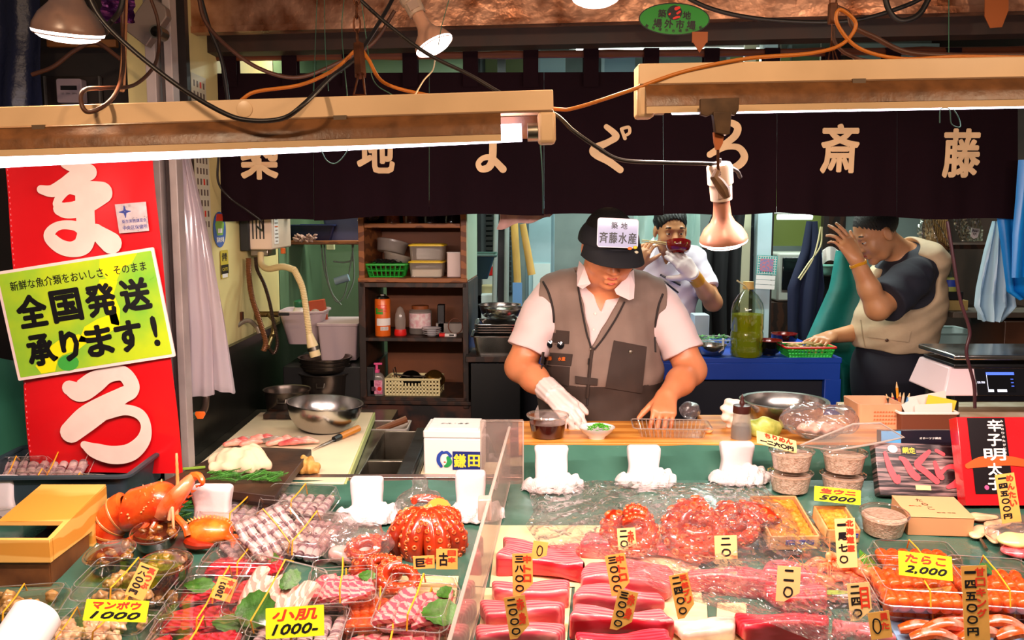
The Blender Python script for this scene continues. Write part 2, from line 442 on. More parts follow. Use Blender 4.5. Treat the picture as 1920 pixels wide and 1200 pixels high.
b=MB();b.box((-.2,5.5,1.37),(.06,1.0,2.75),M_darkwall);struct(b.build('wall_partition',smooth=0))
# beams over the stall front
M_copper=mat('rusty_sheet_metal','#8a5236',.30,.8,var=.0,nscale=9,bump=.6,bscale=11,col2='#d8a488',dist=.012)
M_beamdk=mat('sooty_wood','#2a140a',.6,var=.4,nscale=10)
b=MB();rz=math.atan2(-.42,3.3)
BX=T((0.3,2.86,0),(0,0,rz))
b.box((0,0,2.180),(4.2,.05,.108),M_copper,X=BX);b.box((0,-.01,2.238),(4.2,.06,.010),M_copper,X=BX);b.box((0,.0,2.252),(4.2,.05,.008),M_copper,X=BX);b.box((0,-.028,2.135),(4.2,.012,.02),M_copper,X=BX)
for sx in (-1.3,-.35,.55,1.25): b.box((sx,-.026,2.18),(.008,.004,.105),M_copper,X=BX)
for i in range(26):
    b.ball((-1.9+i*.15,-.026,2.222),.004,M_copper,6,4)
struct(b.build('trim_1',smooth=30))
b=MB();b.box((0,.06,2.30),(4.4,.03,.09),mat('painted_board','#b98258',.5,var=.2,nscale=5),X=BX);b.box((0,.03,2.325),(4.4,.04,.012),M_copper,X=BX);struct(b.build('trim_2',smooth=0))
b=MB();b.box((.35,3.02,2.135),(4.4,.09,.09),M_beamdk,rot=(0,0,rz));struct(b.build('trim_3',smooth=0))
# white corner post
b=MB();p=PY(291,300,2.62);q=PY(318,300,2.62)
M_post=mat('grey_post','#9f918c',.45,var=.15,nscale=9)
b.box((p.x+.008,2.62,1.1),(.028,.05,2.4),M_post);b.box((p.x+.036,2.63,1.1),(.012,.03,2.4),mat('post_groove','#4b3f3c',.5));b.box((p.x+.058,2.62,1.1),(.022,.05,2.4),M_post)
struct(b.build('trim_4',smooth=0,bevel=.002))
b=MB();b.box((-.985,2.78,1.72),(.035,.03,1.3),mat('dark_frame','#241a17',.5));struct(b.build('trim_5',smooth=0))
# bluish white steel column between the rear window and the back of the stall
b=MB();pc=PY(1428,500,4.9);M_bwhite=mat('bluish_white_paint','#b4cbd2',.45,var=.1,nscale=3)
b.box((pc.x,4.9,1.37),(.075,.08,2.75),M_bwhite);b.box((pc.x+.05,4.93,1.37),(.02,.05,2.75),mat('dark_frame','#241a17'));b.box((pc.x-.09,4.93,1.37),(.06,.03,2.75),mat('beige_edge','#c9c6a6',.5))
struct(b.build('trim_6',smooth=0))
# lit rear window (office) with green blind wall
b=MB();a=PY(1452,400,5.3);c=PY(1532,475,5.3)
b.box(((a.x+c.x)/2,5.34,1.62),(c.x-a.x+.06,.03,.52),mat('olive_panel','#5f6a2c',.5,var=.1,nscale=3))
b.box(((a.x+c.x)/2,5.31,c.z-.01),(c.x-a.x+.1,.06,.03),M_bwhite);b.box((c.x+.04,5.31,1.6),(.03,.06,.6),mat('dark_frame','#241a17'))
struct(b.build('window_1',smooth=0))
# louvred dark window in the rear wall (seen right of the shelf)
b=MB()
for i in range(16):
    for k,xx in enumerate((918,948)):
        q=PY(xx,400+i*9.5,5.9);b.box((q.x,5.95,q.z),(.075 if k else .06,.02,.022),mat('louvre_dark','#22211c',.6))
q=PY(933,470,5.97);b.box((q.x,5.98,q.z+.1),(.22,.02,.75),mat('louvre_grey','#4c5b5c',.6))
struct(b.build('window_2',smooth=0))
# strip of bright transom glass above the curtain, seen between its loops
for n,(x0,x1,y0,y1,cc,YY) in enumerate(((470,660,96,150,'#b7c4a0',5.9),(800,886,100,150,'#bfe9ea',5.9),(886,1000,98,150,'#8f9b64',5.95),(1010,1060,100,150,'#b9d8df',5.9),(1130,1190,100,150,'#7c98a8',5.9),(1365,1480,92,140,'#a8b06a',5.9),(1480,1600,92,140,'#8fa87a',5.95),(1600,1960,82,125,'#cfeaf0',5.9))):
    b=MB();p,q=PY(x0,y0,YY),PY(x1,y1,YY)
    b.box(((p.x+q.x)/2,YY,(p.z+q.z)/2),(q.x-p.x,.02,p.z-q.z),mat('transom_%d' % n,cc,.3))
    b.box((p.x,YY-.01,(p.z+q.z)/2),(.02,.03,p.z-q.z+.04),M_bwhite)
    struct(b.build('window_%d' % (n+3),smooth=0))

# hidden-from-view but real ceiling battens inside the stall
def batten(lx,ly,lz,L,label,rot=0):
    t=thing('fluorescent_batten',label,'ceiling light',(lx,ly,lz),(0,0,rot),'battens under the stall ceiling')
    h=MB();h.box((0,0,.0),(L,.08,.04),M_white);h.build('housing',t,bevel=.004)
    g=MB();g.tube([(-L/2+.04,0,-.036),(L/2-.04,0,-.036)],.014,mat('tube_glow_cool','#ffffff',emis=6,ecol='#e8fff2'));g.build('tube',t)
    g=MB()
    for sx in (-.4,.4): g.tube([(sx*L,0,.018),(sx*L,0,2.752-lz)],.004,M_steel_d,6)
    g.build('hanging_rods',t)
    return t
for lx,ly,lz,lb in ((-1.0+.45,4.0,2.42,'white batten lamp above the storage shelf'),(.15,4.3,2.42,'white batten lamp above the blue worktable'),(1.5,4.4,2.42,'white batten lamp above the man in the beige vest'),(.9,5.3,2.5,'white batten lamp at the rear of the stall')):
    batten(lx,ly,lz,1.15,lb)
p=PY(1490,407,5.0)
batten(p.x,5.0,p.z+.036,.27,'short lit fluorescent lamp before the olive rear window')

# ============================================================ FRONT FLUORESCENT FIXTURES
M_ivory=mat('ivory_enamel','#d8b58c',.35,var=.08,nscale=6)
M_refl=mat('dusty_reflector','#6a4220',.4,var=.3,nscale=30,bump=.2,bscale=90)
M_tube=mat('tube_glow','#ffffff',emis=9,ecol='#ffe8ff')
def fixture(pl,pr,Y,label,L=1.3,endr=True,sag=0):
    a=PY(*pl,Y);c=PY(*pr,Y);dx=(c-a);ang=-math.atan2(dx.z,dx.x);cen=(a+c)/2;W=dx.length/2
    t=thing('fluorescent_fixture',label,'lamp',cen,(0,ang,0),'fluorescent fixtures over the fish display')
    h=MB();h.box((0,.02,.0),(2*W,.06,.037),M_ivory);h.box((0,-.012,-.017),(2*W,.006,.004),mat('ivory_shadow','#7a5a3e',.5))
    h.build('housing',t,bevel=.003)
    r=MB()
    prof=[(-.012,-.019),(-.026,-.034),(-.03,-.041),(-.032,-.055)]
    r.grid(lambda u,v: ((-W+.01)+(2*W-(.1 if endr else .02))*u,(prof[min(int(v*3),2)][0]*(1-(v*3-min(int(v*3),2)))+prof[min(int(v*3),2)+1][0]*(v*3-min(int(v*3),2))),(prof[min(int(v*3),2)][1]*(1-(v*3-min(int(v*3),2)))+prof[min(int(v*3),2)+1][1]*(v*3-min(int(v*3),2)))),2,3,M_refl,thick=.002)
    r.grid(lambda u,v: ((-W+.01)+(2*W-(.1 if endr else .02))*u,-.032+.002*v,-.055-.011*v),2,1,M_ivory,thick=.003)
    r.box((0,.045,-.038),(2*W-.02,.004,.04),M_refl,rot=(R(20),0,0))
    r.build('reflector',t)
    tb=MB();tb.tube([(-W+.06,.008,-.050-sag),(W-.055,.008,-.050)],.0155,M_tube,14);tb.build('tube',t)
    for sx in (-1,1):
        e=MB();e.box((sx*(W-.012),.01,-.044),(.03,.05,.054),M_ivory);e.build('end_socket',t,bevel=.006)
        e=MB();e.tube([(sx*(W-.027),.008,-.050),(sx*(W-.045),.008,-.050)],.0158,M_steel_d,14);e.build('tube_cap',t)
    for cx in (-.4*W,.42*W):
        k=MB();k.box((cx,-.013,-.019),(.022,.008,.010),mat('clip_brown','#5a4632',.5));k.build('clip',t)
    k=MB();k.lathe([(0,0),(.013,0),(.0135,.0008),(.012,.0012),(0,.0012)],M_ivory,(.1 if endr else .2,-.0105,.002),(R(90),0,0));k.build('knockout_disc',t)
    return t
fx1=fixture((-330,233),(1037,190),1.58,'long cream fluorescent fixture hanging on a chain in front of the red banner',sag=.021)
fx2=fixture((1196,142),(2560,116),1.58,'long cream fluorescent fixture with a clamp lamp hung from it')

# ============================================================ REFLECTOR BULBS
M_bulb=mat('bulb_pink_glass','#d9a58c',.35,var=.08,nscale=20)
M_bulbface=mat('bulb_face','#fff0e8',emis=5,ecol='#ffe6dc')
M_sock=mat('socket_porcelain','#cdb4a4',.35)
def bulb(px,py,Y,dia,tilt,label,energy,socket=True,gm=None):
    """px, py: centre of the glowing face; tilt: rotation about the view axis and x"""
    c=PY(px,py,Y);t=thing('reflector_bulb',label,'light bulb',c,tilt,'reflector bulbs over the stall front');r=dia/2
    g=MB();g.lathe([(r*.96,.0),(r,.06*dia),(r*.97,.14*dia),(r*.80,.30*dia),(r*.52,.44*dia),(r*.38,.58*dia),(r*.34,.80*dia),(r*.34,1.0*dia)],gm or M_bulb,seg=40);g.build('glass',t,smooth=60)
    g=MB();g.lathe([(0,-.11*dia),(r*.4,-.10*dia),(r*.75,-.06*dia),(r*.98,.02*dia),(r*1.0,.06*dia)],M_bulbface,seg=40);g.build('glowing_face',t,smooth=60)
    g=MB();g.lathe([(r*.36,.92*dia),(r*.44,.93*dia),(r*.46,1.25*dia),(r*.52,1.27*dia),(r*.52,1.62*dia),(r*.45,1.68*dia),(0,1.7*dia)],M_sock,seg=28)
    g.tube([(0,0,1.68*dia),(0,0,1.78*dia)],r*.1,M_black,8);s_=g.build('socket',t,smooth=40)
    g=MB();g.box((0,-r*.45,1.12*dia),(r*.5,.002,dia*.22),mat('faded_label','#b49a90',.5));g.build('rating_label',s_)
    Mx=T(c,tilt);d=Mx @ Vector((0,0,-.13*dia))
    light('bulb_light','SPOT',d,energy,WARM,r*.9,tilt,spot=165,blend=.6)
    return t,Mx
b1,X1=bulb(1357,455,1.62,.085,(R(14),R(-8),0),'lit reflector bulb clipped under the right fixture beside the cook in the cap',9,gm=mat('bulb_pink_dim','#a8705a',.35,var=.08,nscale=20))
b2,X2=bulb(128,66,1.62,.118,(R(12),R(8),0),'largest dusty lit reflector bulb at the top left corner',22,gm=mat('bulb_grey_glass','#4a3f42',.3,col2='#8a6a5c',nscale=9))
b3,X3=bulb(816,88,2.05,.088,(R(-8),R(-28),0),'lit reflector bulb tilted towards the lower right beside the rusty chain',22)
b4,X4=bulb(1117,-2,1.75,.09,(R(-10),R(0),0),'lit reflector bulb cut by the top edge left of the green oval sticker',26)
def added_bulb(x,y,z,tilt,label,e):  # unseen bulb above the frame, added to warm the beam and fixture fronts
    p=Vector((x,y,z));d=(p-Vector((0,0,CZ)));t=thing('reflector_bulb',label,'light bulb',p,tilt,'reflector bulbs over the stall front');dia=.095;r=dia/2
    g=MB();g.lathe([(r*.96,.0),(r,.06*dia),(r*.97,.14*dia),(r*.80,.30*dia),(r*.52,.44*dia),(r*.38,.58*dia),(r*.34,1.0*dia)],M_bulb,seg=32);g.build('glass',t,smooth=60)
    g=MB();g.lathe([(0,-.11*dia),(r*.75,-.06*dia),(r*1.0,.06*dia)],M_bulbface,seg=32);g.build('glowing_face',t,smooth=60)
    g=MB();g.lathe([(r*.36,.92*dia),(r*.46,1.25*dia),(r*.52,1.6*dia),(0,1.7*dia)],M_sock,seg=20);g.tube([(0,0,1.6*dia),(0,0,1.6*dia+.4)],.004,M_black,6);g.build('socket',t,smooth=40)
    light('bulb_light','SPOT',T(p,tilt) @ Vector((0,0,-.13*dia)),e,WARM,r*.9,tilt,spot=170,blend=.5)
added_bulb(-.75,.75,2.15,(R(48),0,0),'unseen reflector bulb added for warm front light above the left of the view',31)
added_bulb(.25,.70,2.2,(R(48),0,0),'unseen reflector bulb added for warm front light above the middle of the view',31)
added_bulb(1.2,.75,2.15,(R(48),0,0),'unseen reflector bulb added for warm front light above the right of the view',31)
# ============================================================ SIGNS, CURTAIN, CABLES
def PXM(px,py,Y,off=0.0,rz=0.0):
    """matrix: pixel-sized units (y up) on the upright plane Y, centred at px, py"""
    c=PY(px,py,Y);k=Y*math.hypot(1,0)/F*(1/(math.cos(PITCH)+(600-py)/F*math.sin(PITCH)))
    M=Matrix(((k,0,0,c.x),(0,0,-k,Y-off),(0,k,0,c.z),(0,0,0,1)))
    return M @ Matrix.Rotation(rz,4,'Z')
def px(pts,x0,y0): return [(p[0]-x0,-(p[1]-y0))+tuple(p[2:]) for p in pts]
M_red=mat('red_vinyl','#c80a14',.38,coat=.3,bump=.15,bscale=6,dist=.02,var=.06,nscale=3)
M_pinkwhite=mat('banner_white','#dcc2b8',.5,var=.04,nscale=20)
M_ink=mat('black_ink','#0a0808',.4)
M_redink=mat('red_ink','#d8301a',.5)
YB=2.42
def sc(pts,s,x0,y0): return [(x0+p[0]/s,y0+p[1]/s,p[2]/s) for p in pts]
t=thing('banner','tall red vinyl banner with huge white brush lettering at left','banner',PY(180,885,YB))
b=MB()
def fb(u,v):
    xl=3+57*v;xr=283+60*v;x=xl+(xr-xl)*u;y=255+632*v
    p=PY(x,y,YB);return (p.x,YB+.004*math.sin(u*9+v*4)+.005*math.sin(v*13+u*3),p.z)
b.grid(fb,30,50,M_red,thick=.0015);b.build('cloth',t,world=True)
b=MB()
for u0 in (.012,):
    for i in range(60):
        p=fb(u0,i/60);b.box((p[0],p[1]-.003,p[2]),(.0014,.002,.005),mat('stitch_pink','#e8707a',.6))
b.build('stitching',t,world=True)
b=MB();Xb=PXM(170,400,YB,.012)
for st in ([(740,130,82),(850,190,82),(950,240,85)],[(950,240,85),(830,290,85),(700,375,78),(570,430,62),(462,415,45)],
           [(610,560,42),(640,500,42),(730,410,55),(860,410,80),(1000,425,95),(1080,440,103)],[(640,610,70),(700,625,80),(820,610,85),(960,540,90),(1080,450,103)],
           [(900,400,95),(895,600,96),(895,760,95),(895,900,95)],[(895,880,95),(850,980,95),(740,1020,80),(620,990,75),(525,900,66),(545,825,50),(640,775,44),(780,780,50),(860,830,55)],
           [(1000,830,70),(1060,890,95),(1140,955,112)]):
    b.stroke(px(sc(st,5.456,0,280),170,400),M_pinkwhite,Xb)
Xb2=PXM(190,780,YB,.012)
for st in ([(535,300,78),(640,335,108),(790,240,110),(930,165,82),(1080,150,78),(1160,250,78),(1150,330,80),(1060,380,85),(900,480,112),(700,610,130),(525,755,112)],
           [(880,560,70),(1080,525,56),(1230,570,56),(1290,690,52),(1255,840,72),(1120,965,92),(940,995,95),(760,950,80),(655,890,42)]):
    b.stroke(px(sc(st,5.455,40,670),190,780),M_pinkwhite,Xb2)
b.build('lettering',t,world=True,smooth=0)
b=MB();b.tube([PY(-20,252,YB),PY(300,252,YB)],.006,M_steel_d,8);b.build('rod',t,world=True)
# small metallic notice
t=thing('notice_sticker','small silvery paper notice with a blue star emblem on the red banner','sticker',PY(253,436,YB-.02))
b=MB();Xs=PXM(253,408,YB,.016,R(5));b.prism([(-28,-27),(28,-27),(29,27),(-29,27)],.8,mat('silver_paper','#c9b8b8',.3,.3,var=.15,nscale=40),Xs);b.build('paper',t,world=True)
b=MB();M_blueink=mat('blue_ink','#27347f',.5)
for a in range(4):
    c_,s_=math.cos(R(90*a)),math.sin(R(90*a))
    b.stroke([(-12+3*c_,12+3*s_,2.6),(-12+11*c_,12+11*s_,.6)],M_blueink,Xs,1.2)
b.text('衛生実務講習会',7,M_blueink,Xs @ T((3,-6,1.2)),.01,fit=(46,7));b.text('中央区保健所',8,M_blueink,Xs @ T((3,-18,1.2)),.01,fit=(46,8));b.build('lettering',t,world=True,smooth=0)
# green delivery sign
t=thing('delivery_sign','green tilted sign with bold black lettering and a yellow map over the red banner','sign',PY(40,712,YB-.03))
Xg=PXM(168,588,YB,.02,R(8.9));b=MB();b.prism(rrect(300,206,3),3,mat('sign_border','#e8cdc6',.4),Xg);b.build('board',t,world=True,smooth=0)
b=MB();mg=stripes('sign_green','#5db03c','#b7cc1e',1.2,'Z',.25,1.5,coat=.4,ramp=(.1,.9),dist=.6) if False else mat('sign_green','#57ad3a',.3,coat=.4,col2='#b4cb20',nscale=4,ramp=(.3,.6))
b.prism(rrect(289,195,2),.4,mg,Xg @ T((0,0,3)))
my=mat('sign_yellow','#f0df10',.3,coat=.4)
def poly(pts): b.raw([(x,y,3.7) for x,y in pts],[tuple(range(len(pts)))],my,Xg)
poly([(48,97),(118,97),(104,80),(84,74),(70,52),(52,60),(44,80)]);poly([(40,60),(56,58),(72,52),(60,30),(66,0),(58,-30),(44,-24),(44,6),(30,40)])
poly([(-6,-22),(20,-12),(58,-4),(60,-30),(26,-44),(-2,-52),(-24,-48),(-14,-34)]);poly([(-92,-56),(-60,-40),(-20,-34),(0,-48),(-26,-62),(-58,-68),(-76,-78)]);poly([(-104,-96),(-78,-96),(-66,-70),(-84,-58),(-100,-70),(-112,-80)])
md=mat('sign_darkgreen','#3fa03c',.3,coat=.4)
b.raw([(-50+20*math.cos(a/2.6),-84+15*math.sin(a/2.6),3.65) for a in range(16)],[tuple(range(16))],md,Xg)
b.build('print',t,world=True,smooth=0)
b=MB();b.text('新鮮な魚介類をおいしさ、そのまま',16,M_ink,Xg @ T((2,72,4.2)),.012,fit=(256,18))
for k,ch in enumerate('全国発送'): b.text(ch,60,M_ink,Xg @ T((-96+k*65,22,4.2)),.045,fit=(58,62))
for k,ch in enumerate('承ります'): b.text(ch,60,M_ink,Xg @ T((-96+k*56,-52,4.2)),.045,fit=(52 if k != 1 else 36,60))
b.text('!',60,M_ink,Xg @ T((122,-50,4.2)),.03,fit=(12,58));b.build('lettering',t,world=True,smooth=0)

# ---- noren
YN=3.25
M_noren=mat('noren_cloth','#190a10',.95,spec=.1,var=.12,nscale=3,bump=.25,bscale=250,dist=.0008)
M_noren2=mat('noren_seam','#1c1116',.9)
M_nlet=mat('noren_print','#e2bd90',.8,var=.1,nscale=12)
t=thing('noren_curtain','long dark brown shop curtain with seven cream brush characters across the stall','curtain',PY(1140,400,YN))
E=[373,587,805,1020,1243,1457,1682,1908]
def fold(x,z):
    d=max(0,2.06-z)
    e=min(1,(d/.5)**2)
    return .009*math.sin(x*7)*(.2+e)+.010*math.sin(x*27+1.3*z)*e+.004*math.sin(x*61+3)*e
bot=[414,412,404,402,403,400,408,412]
for i in range(7):
    b=MB();e0,e1=E[i]+.2,E[i+1]-.2
    def fn(u,v,e0=e0,e1=e1,i=i):
        x=e0+(e1-e0)*u;yb=bot[i]+(bot[i+1]-bot[i])*u+2*math.sin(u*6.3+i);p=PY(x,138-6*(x-373)/1500+(yb-138+6*(x-373)/1500)*v,YN)
        return (p.x,YN+fold(p.x,p.z),p.z)
    b.grid(fn,26,16,M_noren,thick=.0015)
    pn=b.build('panel',t,world=True)
    s_=MB()
    for u in (.012,.988): s_.tube([Vector(fn(u,k/12))+Vector((0,-.0015,0)) for k in range(13)],.0022,M_noren2,5)
    s_.build('hem',t,world=True) if False else None
    b=MB();ch='築地まぐろ斎藤'[i];cx=[487,705,921,1147,1365,1574,1799][i];cy=[291,283,283,278,274,279,288][i]
    Xn=PXM(cx,cy,YN,.011)
    if ch == 'ま':
        for st in ([(885,235,6),(960,230,6)],[(890,262,6),(925,262,6),(958,258,6)],[(924,222,7),(924,290,7),(918,312,7),(903,317,6),(897,307,5),(906,297,5),(922,297,6),(943,317,7)]): b.stroke(px(st,cx,cy),M_nlet,Xn)
    elif ch == 'ぐ':
        for st in ([(1136,239,5),(1150,250,6),(1154,258,6.5),(1140,267,6),(1114,280,8),(1118,290,7.5),(1140,302,7),(1163,318,6.5)],[(1164,243,3),(1171,260,3.5)],[(1166,242,3),(1178,240,3),(1179,250,3),(1171,255,2.5)]): b.stroke(px(st,cx,cy),M_nlet,Xn)
    elif ch == 'ろ':
        for st in ([(1352,232,4),(1368,232,6),(1380,240,7),(1376,255,7),(1358,270,6),(1330,290,6)],[(1335,288,5),(1358,277,5),(1382,277,6),(1394,292,7),(1388,306,7.5),(1370,316,6),(1352,314,3)]): b.stroke(px(st,cx,cy),M_nlet,Xn)
    else: b.text(ch,84,M_nlet,Xn,.03,fit=([72,76][0],92 if ch != '地' else 84),shear=.0)
    for k in range(len(b.v)):
        V=b.v[k];V[:,1] += [fold(x,z) for x,_,z in V]
    b.build('lettering',pn,world=True,smooth=0)
for k in range(13):
    x=432+k*112.6;p=PY(x,105,YN)
    if x > 1900: break
    b=MB();q=PY(x,142,YN);hw=.026
    b.box((p.x,YN-.022,(p.z+q.z)/2-.01),(hw*2,.003,p.z-q.z+.06),M_noren);b.box((p.x,YN+.022,(p.z+q.z)/2),(hw*2,.003,p.z-q.z+.03),M_noren);b.box((p.x,YN,p.z+.022),(hw*2,.047,.004),M_noren)
    b.build('loop',t,world=True)
b=MB();a,c=PY(365,108,YN),PY(1925,94,YN);n=40;b.tube([a.lerp(c,i/n) for i in range(n+1)],[.013+(.003 if i % 5 == 0 else 0) for i in range(n+1)],mat('bamboo_dark','#5c2a12',.4,var=.3,nscale=10,stretch=(.3,4,4)),10)
tag(b.build('curtain_pole'),'reddish brown bamboo pole carrying the dark shop curtain','pole')

# ---- green oval sticker on the beam
def beamY(x): return 2.86+(x-.3)*math.tan(rz)-.044
q=PY(1264,36,beamY(.47));Xo=T((q.x,q.y,q.z),(0,0,rz)) @ Matrix(((1,0,0,0),(0,0,-1,0),(0,1,0,0),(0,0,0,1))) @ T((0,0,0),(0,0,R(-3)),mpp(q.y))
t=thing('oval_sticker','green oval market sticker with black characters on the rusty beam','sticker',q)
el=lambda a,c,n=40: [(a*math.cos(2*math.pi*i/n),c*math.sin(2*math.pi*i/n)) for i in range(n)]
b=MB();b.prism(el(63.5,28.5),1,mat('sticker_rim','#0d1a0c',.4),Xo);b.prism(el(61.5,26.5),1.3,mat('sticker_green','#159021',.35,coat=.3),Xo);b.build('disc',t,world=True,smooth=0)
b=MB();b.text('築',15,M_ink,Xo @ T((-22,9,1.9)),.035);b.text('地',15,M_ink,Xo @ T((22,7,1.9)),.035)
for k,ch in enumerate('場外市場'): b.text(ch,16,M_ink,Xo @ T((-29+20*k,-8-k*.6,1.9)),.04)
for k,ch in enumerate('築地場外市場商店街'): b.text(ch,6,M_ink,Xo @ T((-48+k*12,-12-9*math.sin(math.pi*(k+.5)/9),1.9),(0,0,R(-30+7.5*k))),.03)
b.build('lettering',t,world=True,smooth=0)
b=MB();b.raw([(x,11+y,1.7) for x,y in el(13.5,13)],[tuple(range(40))],M_ink,Xo)
mr=mat('emblem_red','#e8291a',.4)
for st in ([(2,18,3),(7,20,2.5)],[(5,10,2),(9,13,2)],[(-1,1,1.6),(4,3,2),(9,4,1.5)],[(-9,8,1.8),(-8,9,1.5)]): b.stroke(st,mr,Xo,1.9)
b.build('emblem',t,world=True,smooth=0)
b=MB();q=PY(1312,70,2.7);b.box(q,(.045,.006,.03),mat('rust_orange','#a0521c',.6));b.prism([(-.02,0),(.02,0),(0,-.03)],.004,mat('rust_orange','#a0521c'),T((q.x,q.y,q.z-.014),(R(90),0,0)))
tag(b.build('rusty_clip',smooth=0),'small orange rusty metal clip below the green oval sticker','clip')
b=MB()
b.prism([(-22,45),(22,45),(24,0),(14,-30),(-8,-32),(-20,-10)],1.5,mat('rust_orange','#a0521c'),PXM(1866,20,2.6));tag(b.build('rusty_bracket',smooth=0),'orange brown rusty bracket on the beam at the upper right corner','bracket')

# ---- exterior left: dark partition, tarps, meter box
wallbox('wall_outer',(-2.3,2.86,1.4),(2.36,.06,2.8),mat('soot_brown','#170c07',.7,var=.4,nscale=6))
def cloth(name,label,cat,pts,Y,m,amp=.012,fr=22,dirx=1):
    """quad corners px tl,tr,br,bl"""
    b=MB()
    def fn(u,v):
        a=Vector(pts[0]+(0,)).lerp(Vector(pts[1]+(0,)),u);c=Vector(pts[3]+(0,)).lerp(Vector(pts[2]+(0,)),u);s=a.lerp(c,v);p=PY(s.x,s.y,Y)
        return (p.x,Y+amp*math.sin(u*fr+2*v)*(.4+.6*v)+amp*.5*math.sin(v*9+u*5),p.z)
    b.grid(fn,30,30,m,thick=.002);return tag(b.build(name),label,cat)
cloth('blue_tarpaulin','dark navy tarpaulin hanging at the far upper left edge','tarpaulin',[(-120,-60),(72,-60),(84,230),(-120,230)],2.62,mat('navy_tarp','#0b1230',.4,bump=.5,bscale=14,dist=.02),.01)
cloth('green_tarpaulin','dull green tarpaulin hanging behind the lower part of the red banner','tarpaulin',[(-160,640),(60,680),(340,960),(-160,960)],2.52,mat('green_tarp','#2f6a55',.35,bump=.4,bscale=7,dist=.02,stretch=(1,1,.4)),.02,14)
t=thing('electric_meter','small grey electricity meter above the left lamp fixture','meter',PY(140,196,2.78))
b=MB();X_=PXM(140,173,2.80);b.prism(rrect(47,44,4),22,mat('meter_grey','#8a7a80',.45),X_);b.build('case',t,world=True,bevel=.002)
b=MB();b.box((0,5,22.5),(30,8,1.2),M_black,X=X_);b.build('window',t,world=True)
b=MB();b.text('12S · 30A · 50Hz',4,M_ink,X_ @ T((0,-5,22.6)),.0,fit=(30,3));b.build('lettering',t,world=True,smooth=0)
b=MB();X_=PXM(142,178,2.83);b.prism(rrect(106,66,2),6,mat('box_brown','#1d120d',.6),X_);b.box((-52,0,8),(3,66,8),mat('grey_edge','#54504c',.5),X=X_);b.box((50,0,8),(3,66,8),mat('grey_edge','#54504c'),X=X_)
tag(b.build('meter_board',smooth=0),'dark board with grey edges behind the electricity meter','board')
b=MB();b.box((0,0,0),(130,14,14),mat('tan_wood','#7a4a1e',.6,var=.2,nscale=9),X=PXM(155,82,2.76));tag(b.build('timber_batten',bevel=.003),'short tan timber batten behind the large left bulb','timber')
t=thing('conduit_box','tilted grey conduit box with a pipe end near the top left','box',PY(283,40,2.5))
b=MB();X_=PXM(285,45,2.58,0,R(-38));b.prism([(-25,-38),(25,-38),(25,30),(12,42),(-25,42)],26,mat('conduit_grey','#7c6c64',.4,.2),X_);b.build('housing',t,world=True,bevel=.003)
b=MB();p=PY(300,63,2.5);b.lathe([(.014,.03),(.018,.03),(.018,-.02),(.014,-.02),(.014,.03)],M_steel_d,p,(R(90),0,0),20);b.lathe([(0,.0),(.014,0)],M_black,p+Vector((0,.01,0)),(R(90),0,0),16);b.build('pipe_end',t,world=True)
b=MB();X_=PXM(355,162,3.2);b.prism([(-32,-45),(15,-45),(15,35),(-10,32),(-30,30)],2,mat('peeling_green_paint','#98a086',.6,var=.35,nscale=18),X_);tag(b.build('peeling_panel',smooth=0),'peeling pale green painted panel seen above the left fixture','panel')

# ---- cables, chains, strings
M_cab=mat('black_cable','#140b0a',.45);M_brcab=mat('brown_cable','#4a2716',.5,bump=.2,bscale=80);M_yel=mat('yellow_cable','#b96a1a',.45,bump=.1,bscale=60);M_wire=mat('green_wire','#3d6b5a',.5);M_tan=mat('tan_cord','#8a5a34',.6)
def cable(name,label,pts,r,m,cat='cable',n=8):
    P=[PY(p[0],p[1],p[2]) for p in pts];b=MB();b.tube(curve(P,n),r,m,8);return tag(b.build(name,origin=P[0],smooth=60),label,cat)
cable('power_cable','thick black cable sagging across the left fixture from the big bulb',[(160,-20,1.5),(190,35,1.5),(250,95,1.5),(340,165,1.5),(420,212,1.51),(470,226,1.51),(530,222,1.51),(570,195,1.51),(620,145,1.6),(665,110,1.7),(700,60,1.8),(735,0,1.9),(742,-30,1.9)],.004,M_cab)
cable('power_cable','black cable running down across the tilted bulb behind the left fixture',[(660,-15,1.75),(720,40,1.75),(800,100,1.75),(880,140,1.75),(950,180,1.72),(1036,212,1.62),(1075,245,1.58),(1118,275,1.58),(1165,300,1.58),(1250,305,1.58),(1340,308,1.58),(1378,318,1.6),(1388,332,1.62)],.0036,M_cab)
cable('power_cable','black cable sagging along the beam past the green oval sticker',[(1260,-20,2.3),(1330,15,2.3),(1420,35,2.3),(1540,42,2.3),(1620,35,2.3),(1700,10,2.3),(1740,-10,2.3)],.0055,M_cab)
cable('power_cable','black cable loop hanging at the top right',[(1658,-15,2.2),(1665,15,2.2),(1680,35,2.2),(1700,38,2.2),(1725,25,2.2),(1745,-10,2.2)],.007,M_cab)
cable('power_cable','dark brown cable drooping from the upper left beam behind the curtain top',[(370,-20,2.3),(385,40,2.3),(430,90,2.3),(490,130,2.3),(560,145,2.3),(640,115,2.3),(700,80,2.3),(740,20,2.3)],.005,M_brcab)
cable('power_cable','straight dark cable dropping behind the left fixture',[(372,-20,2.6),(392,50,2.6),(415,110,2.6),(428,190,2.6)],.006,M_cab)
cable('power_cable','orange yellow cable joining both fixtures',[(452,188,1.63),(480,172,1.63),(560,160,1.65),(610,140,1.7),(640,120,1.75),(672,92,1.75),(690,110,1.72),(720,155,1.7),(800,178,1.68),(900,190,1.62),(1036,204,1.6),(1080,202,1.6),(1180,170,1.57),(1280,135,1.57),(1400,110,1.57),(1520,100,1.6),(1580,82,1.62),(1605,45,1.62),(1575,18,1.62),(1570,45,1.62),(1610,90,1.62),(1690,110,1.62),(1800,106,1.62),(1940,108,1.62)],.0034,M_yel)
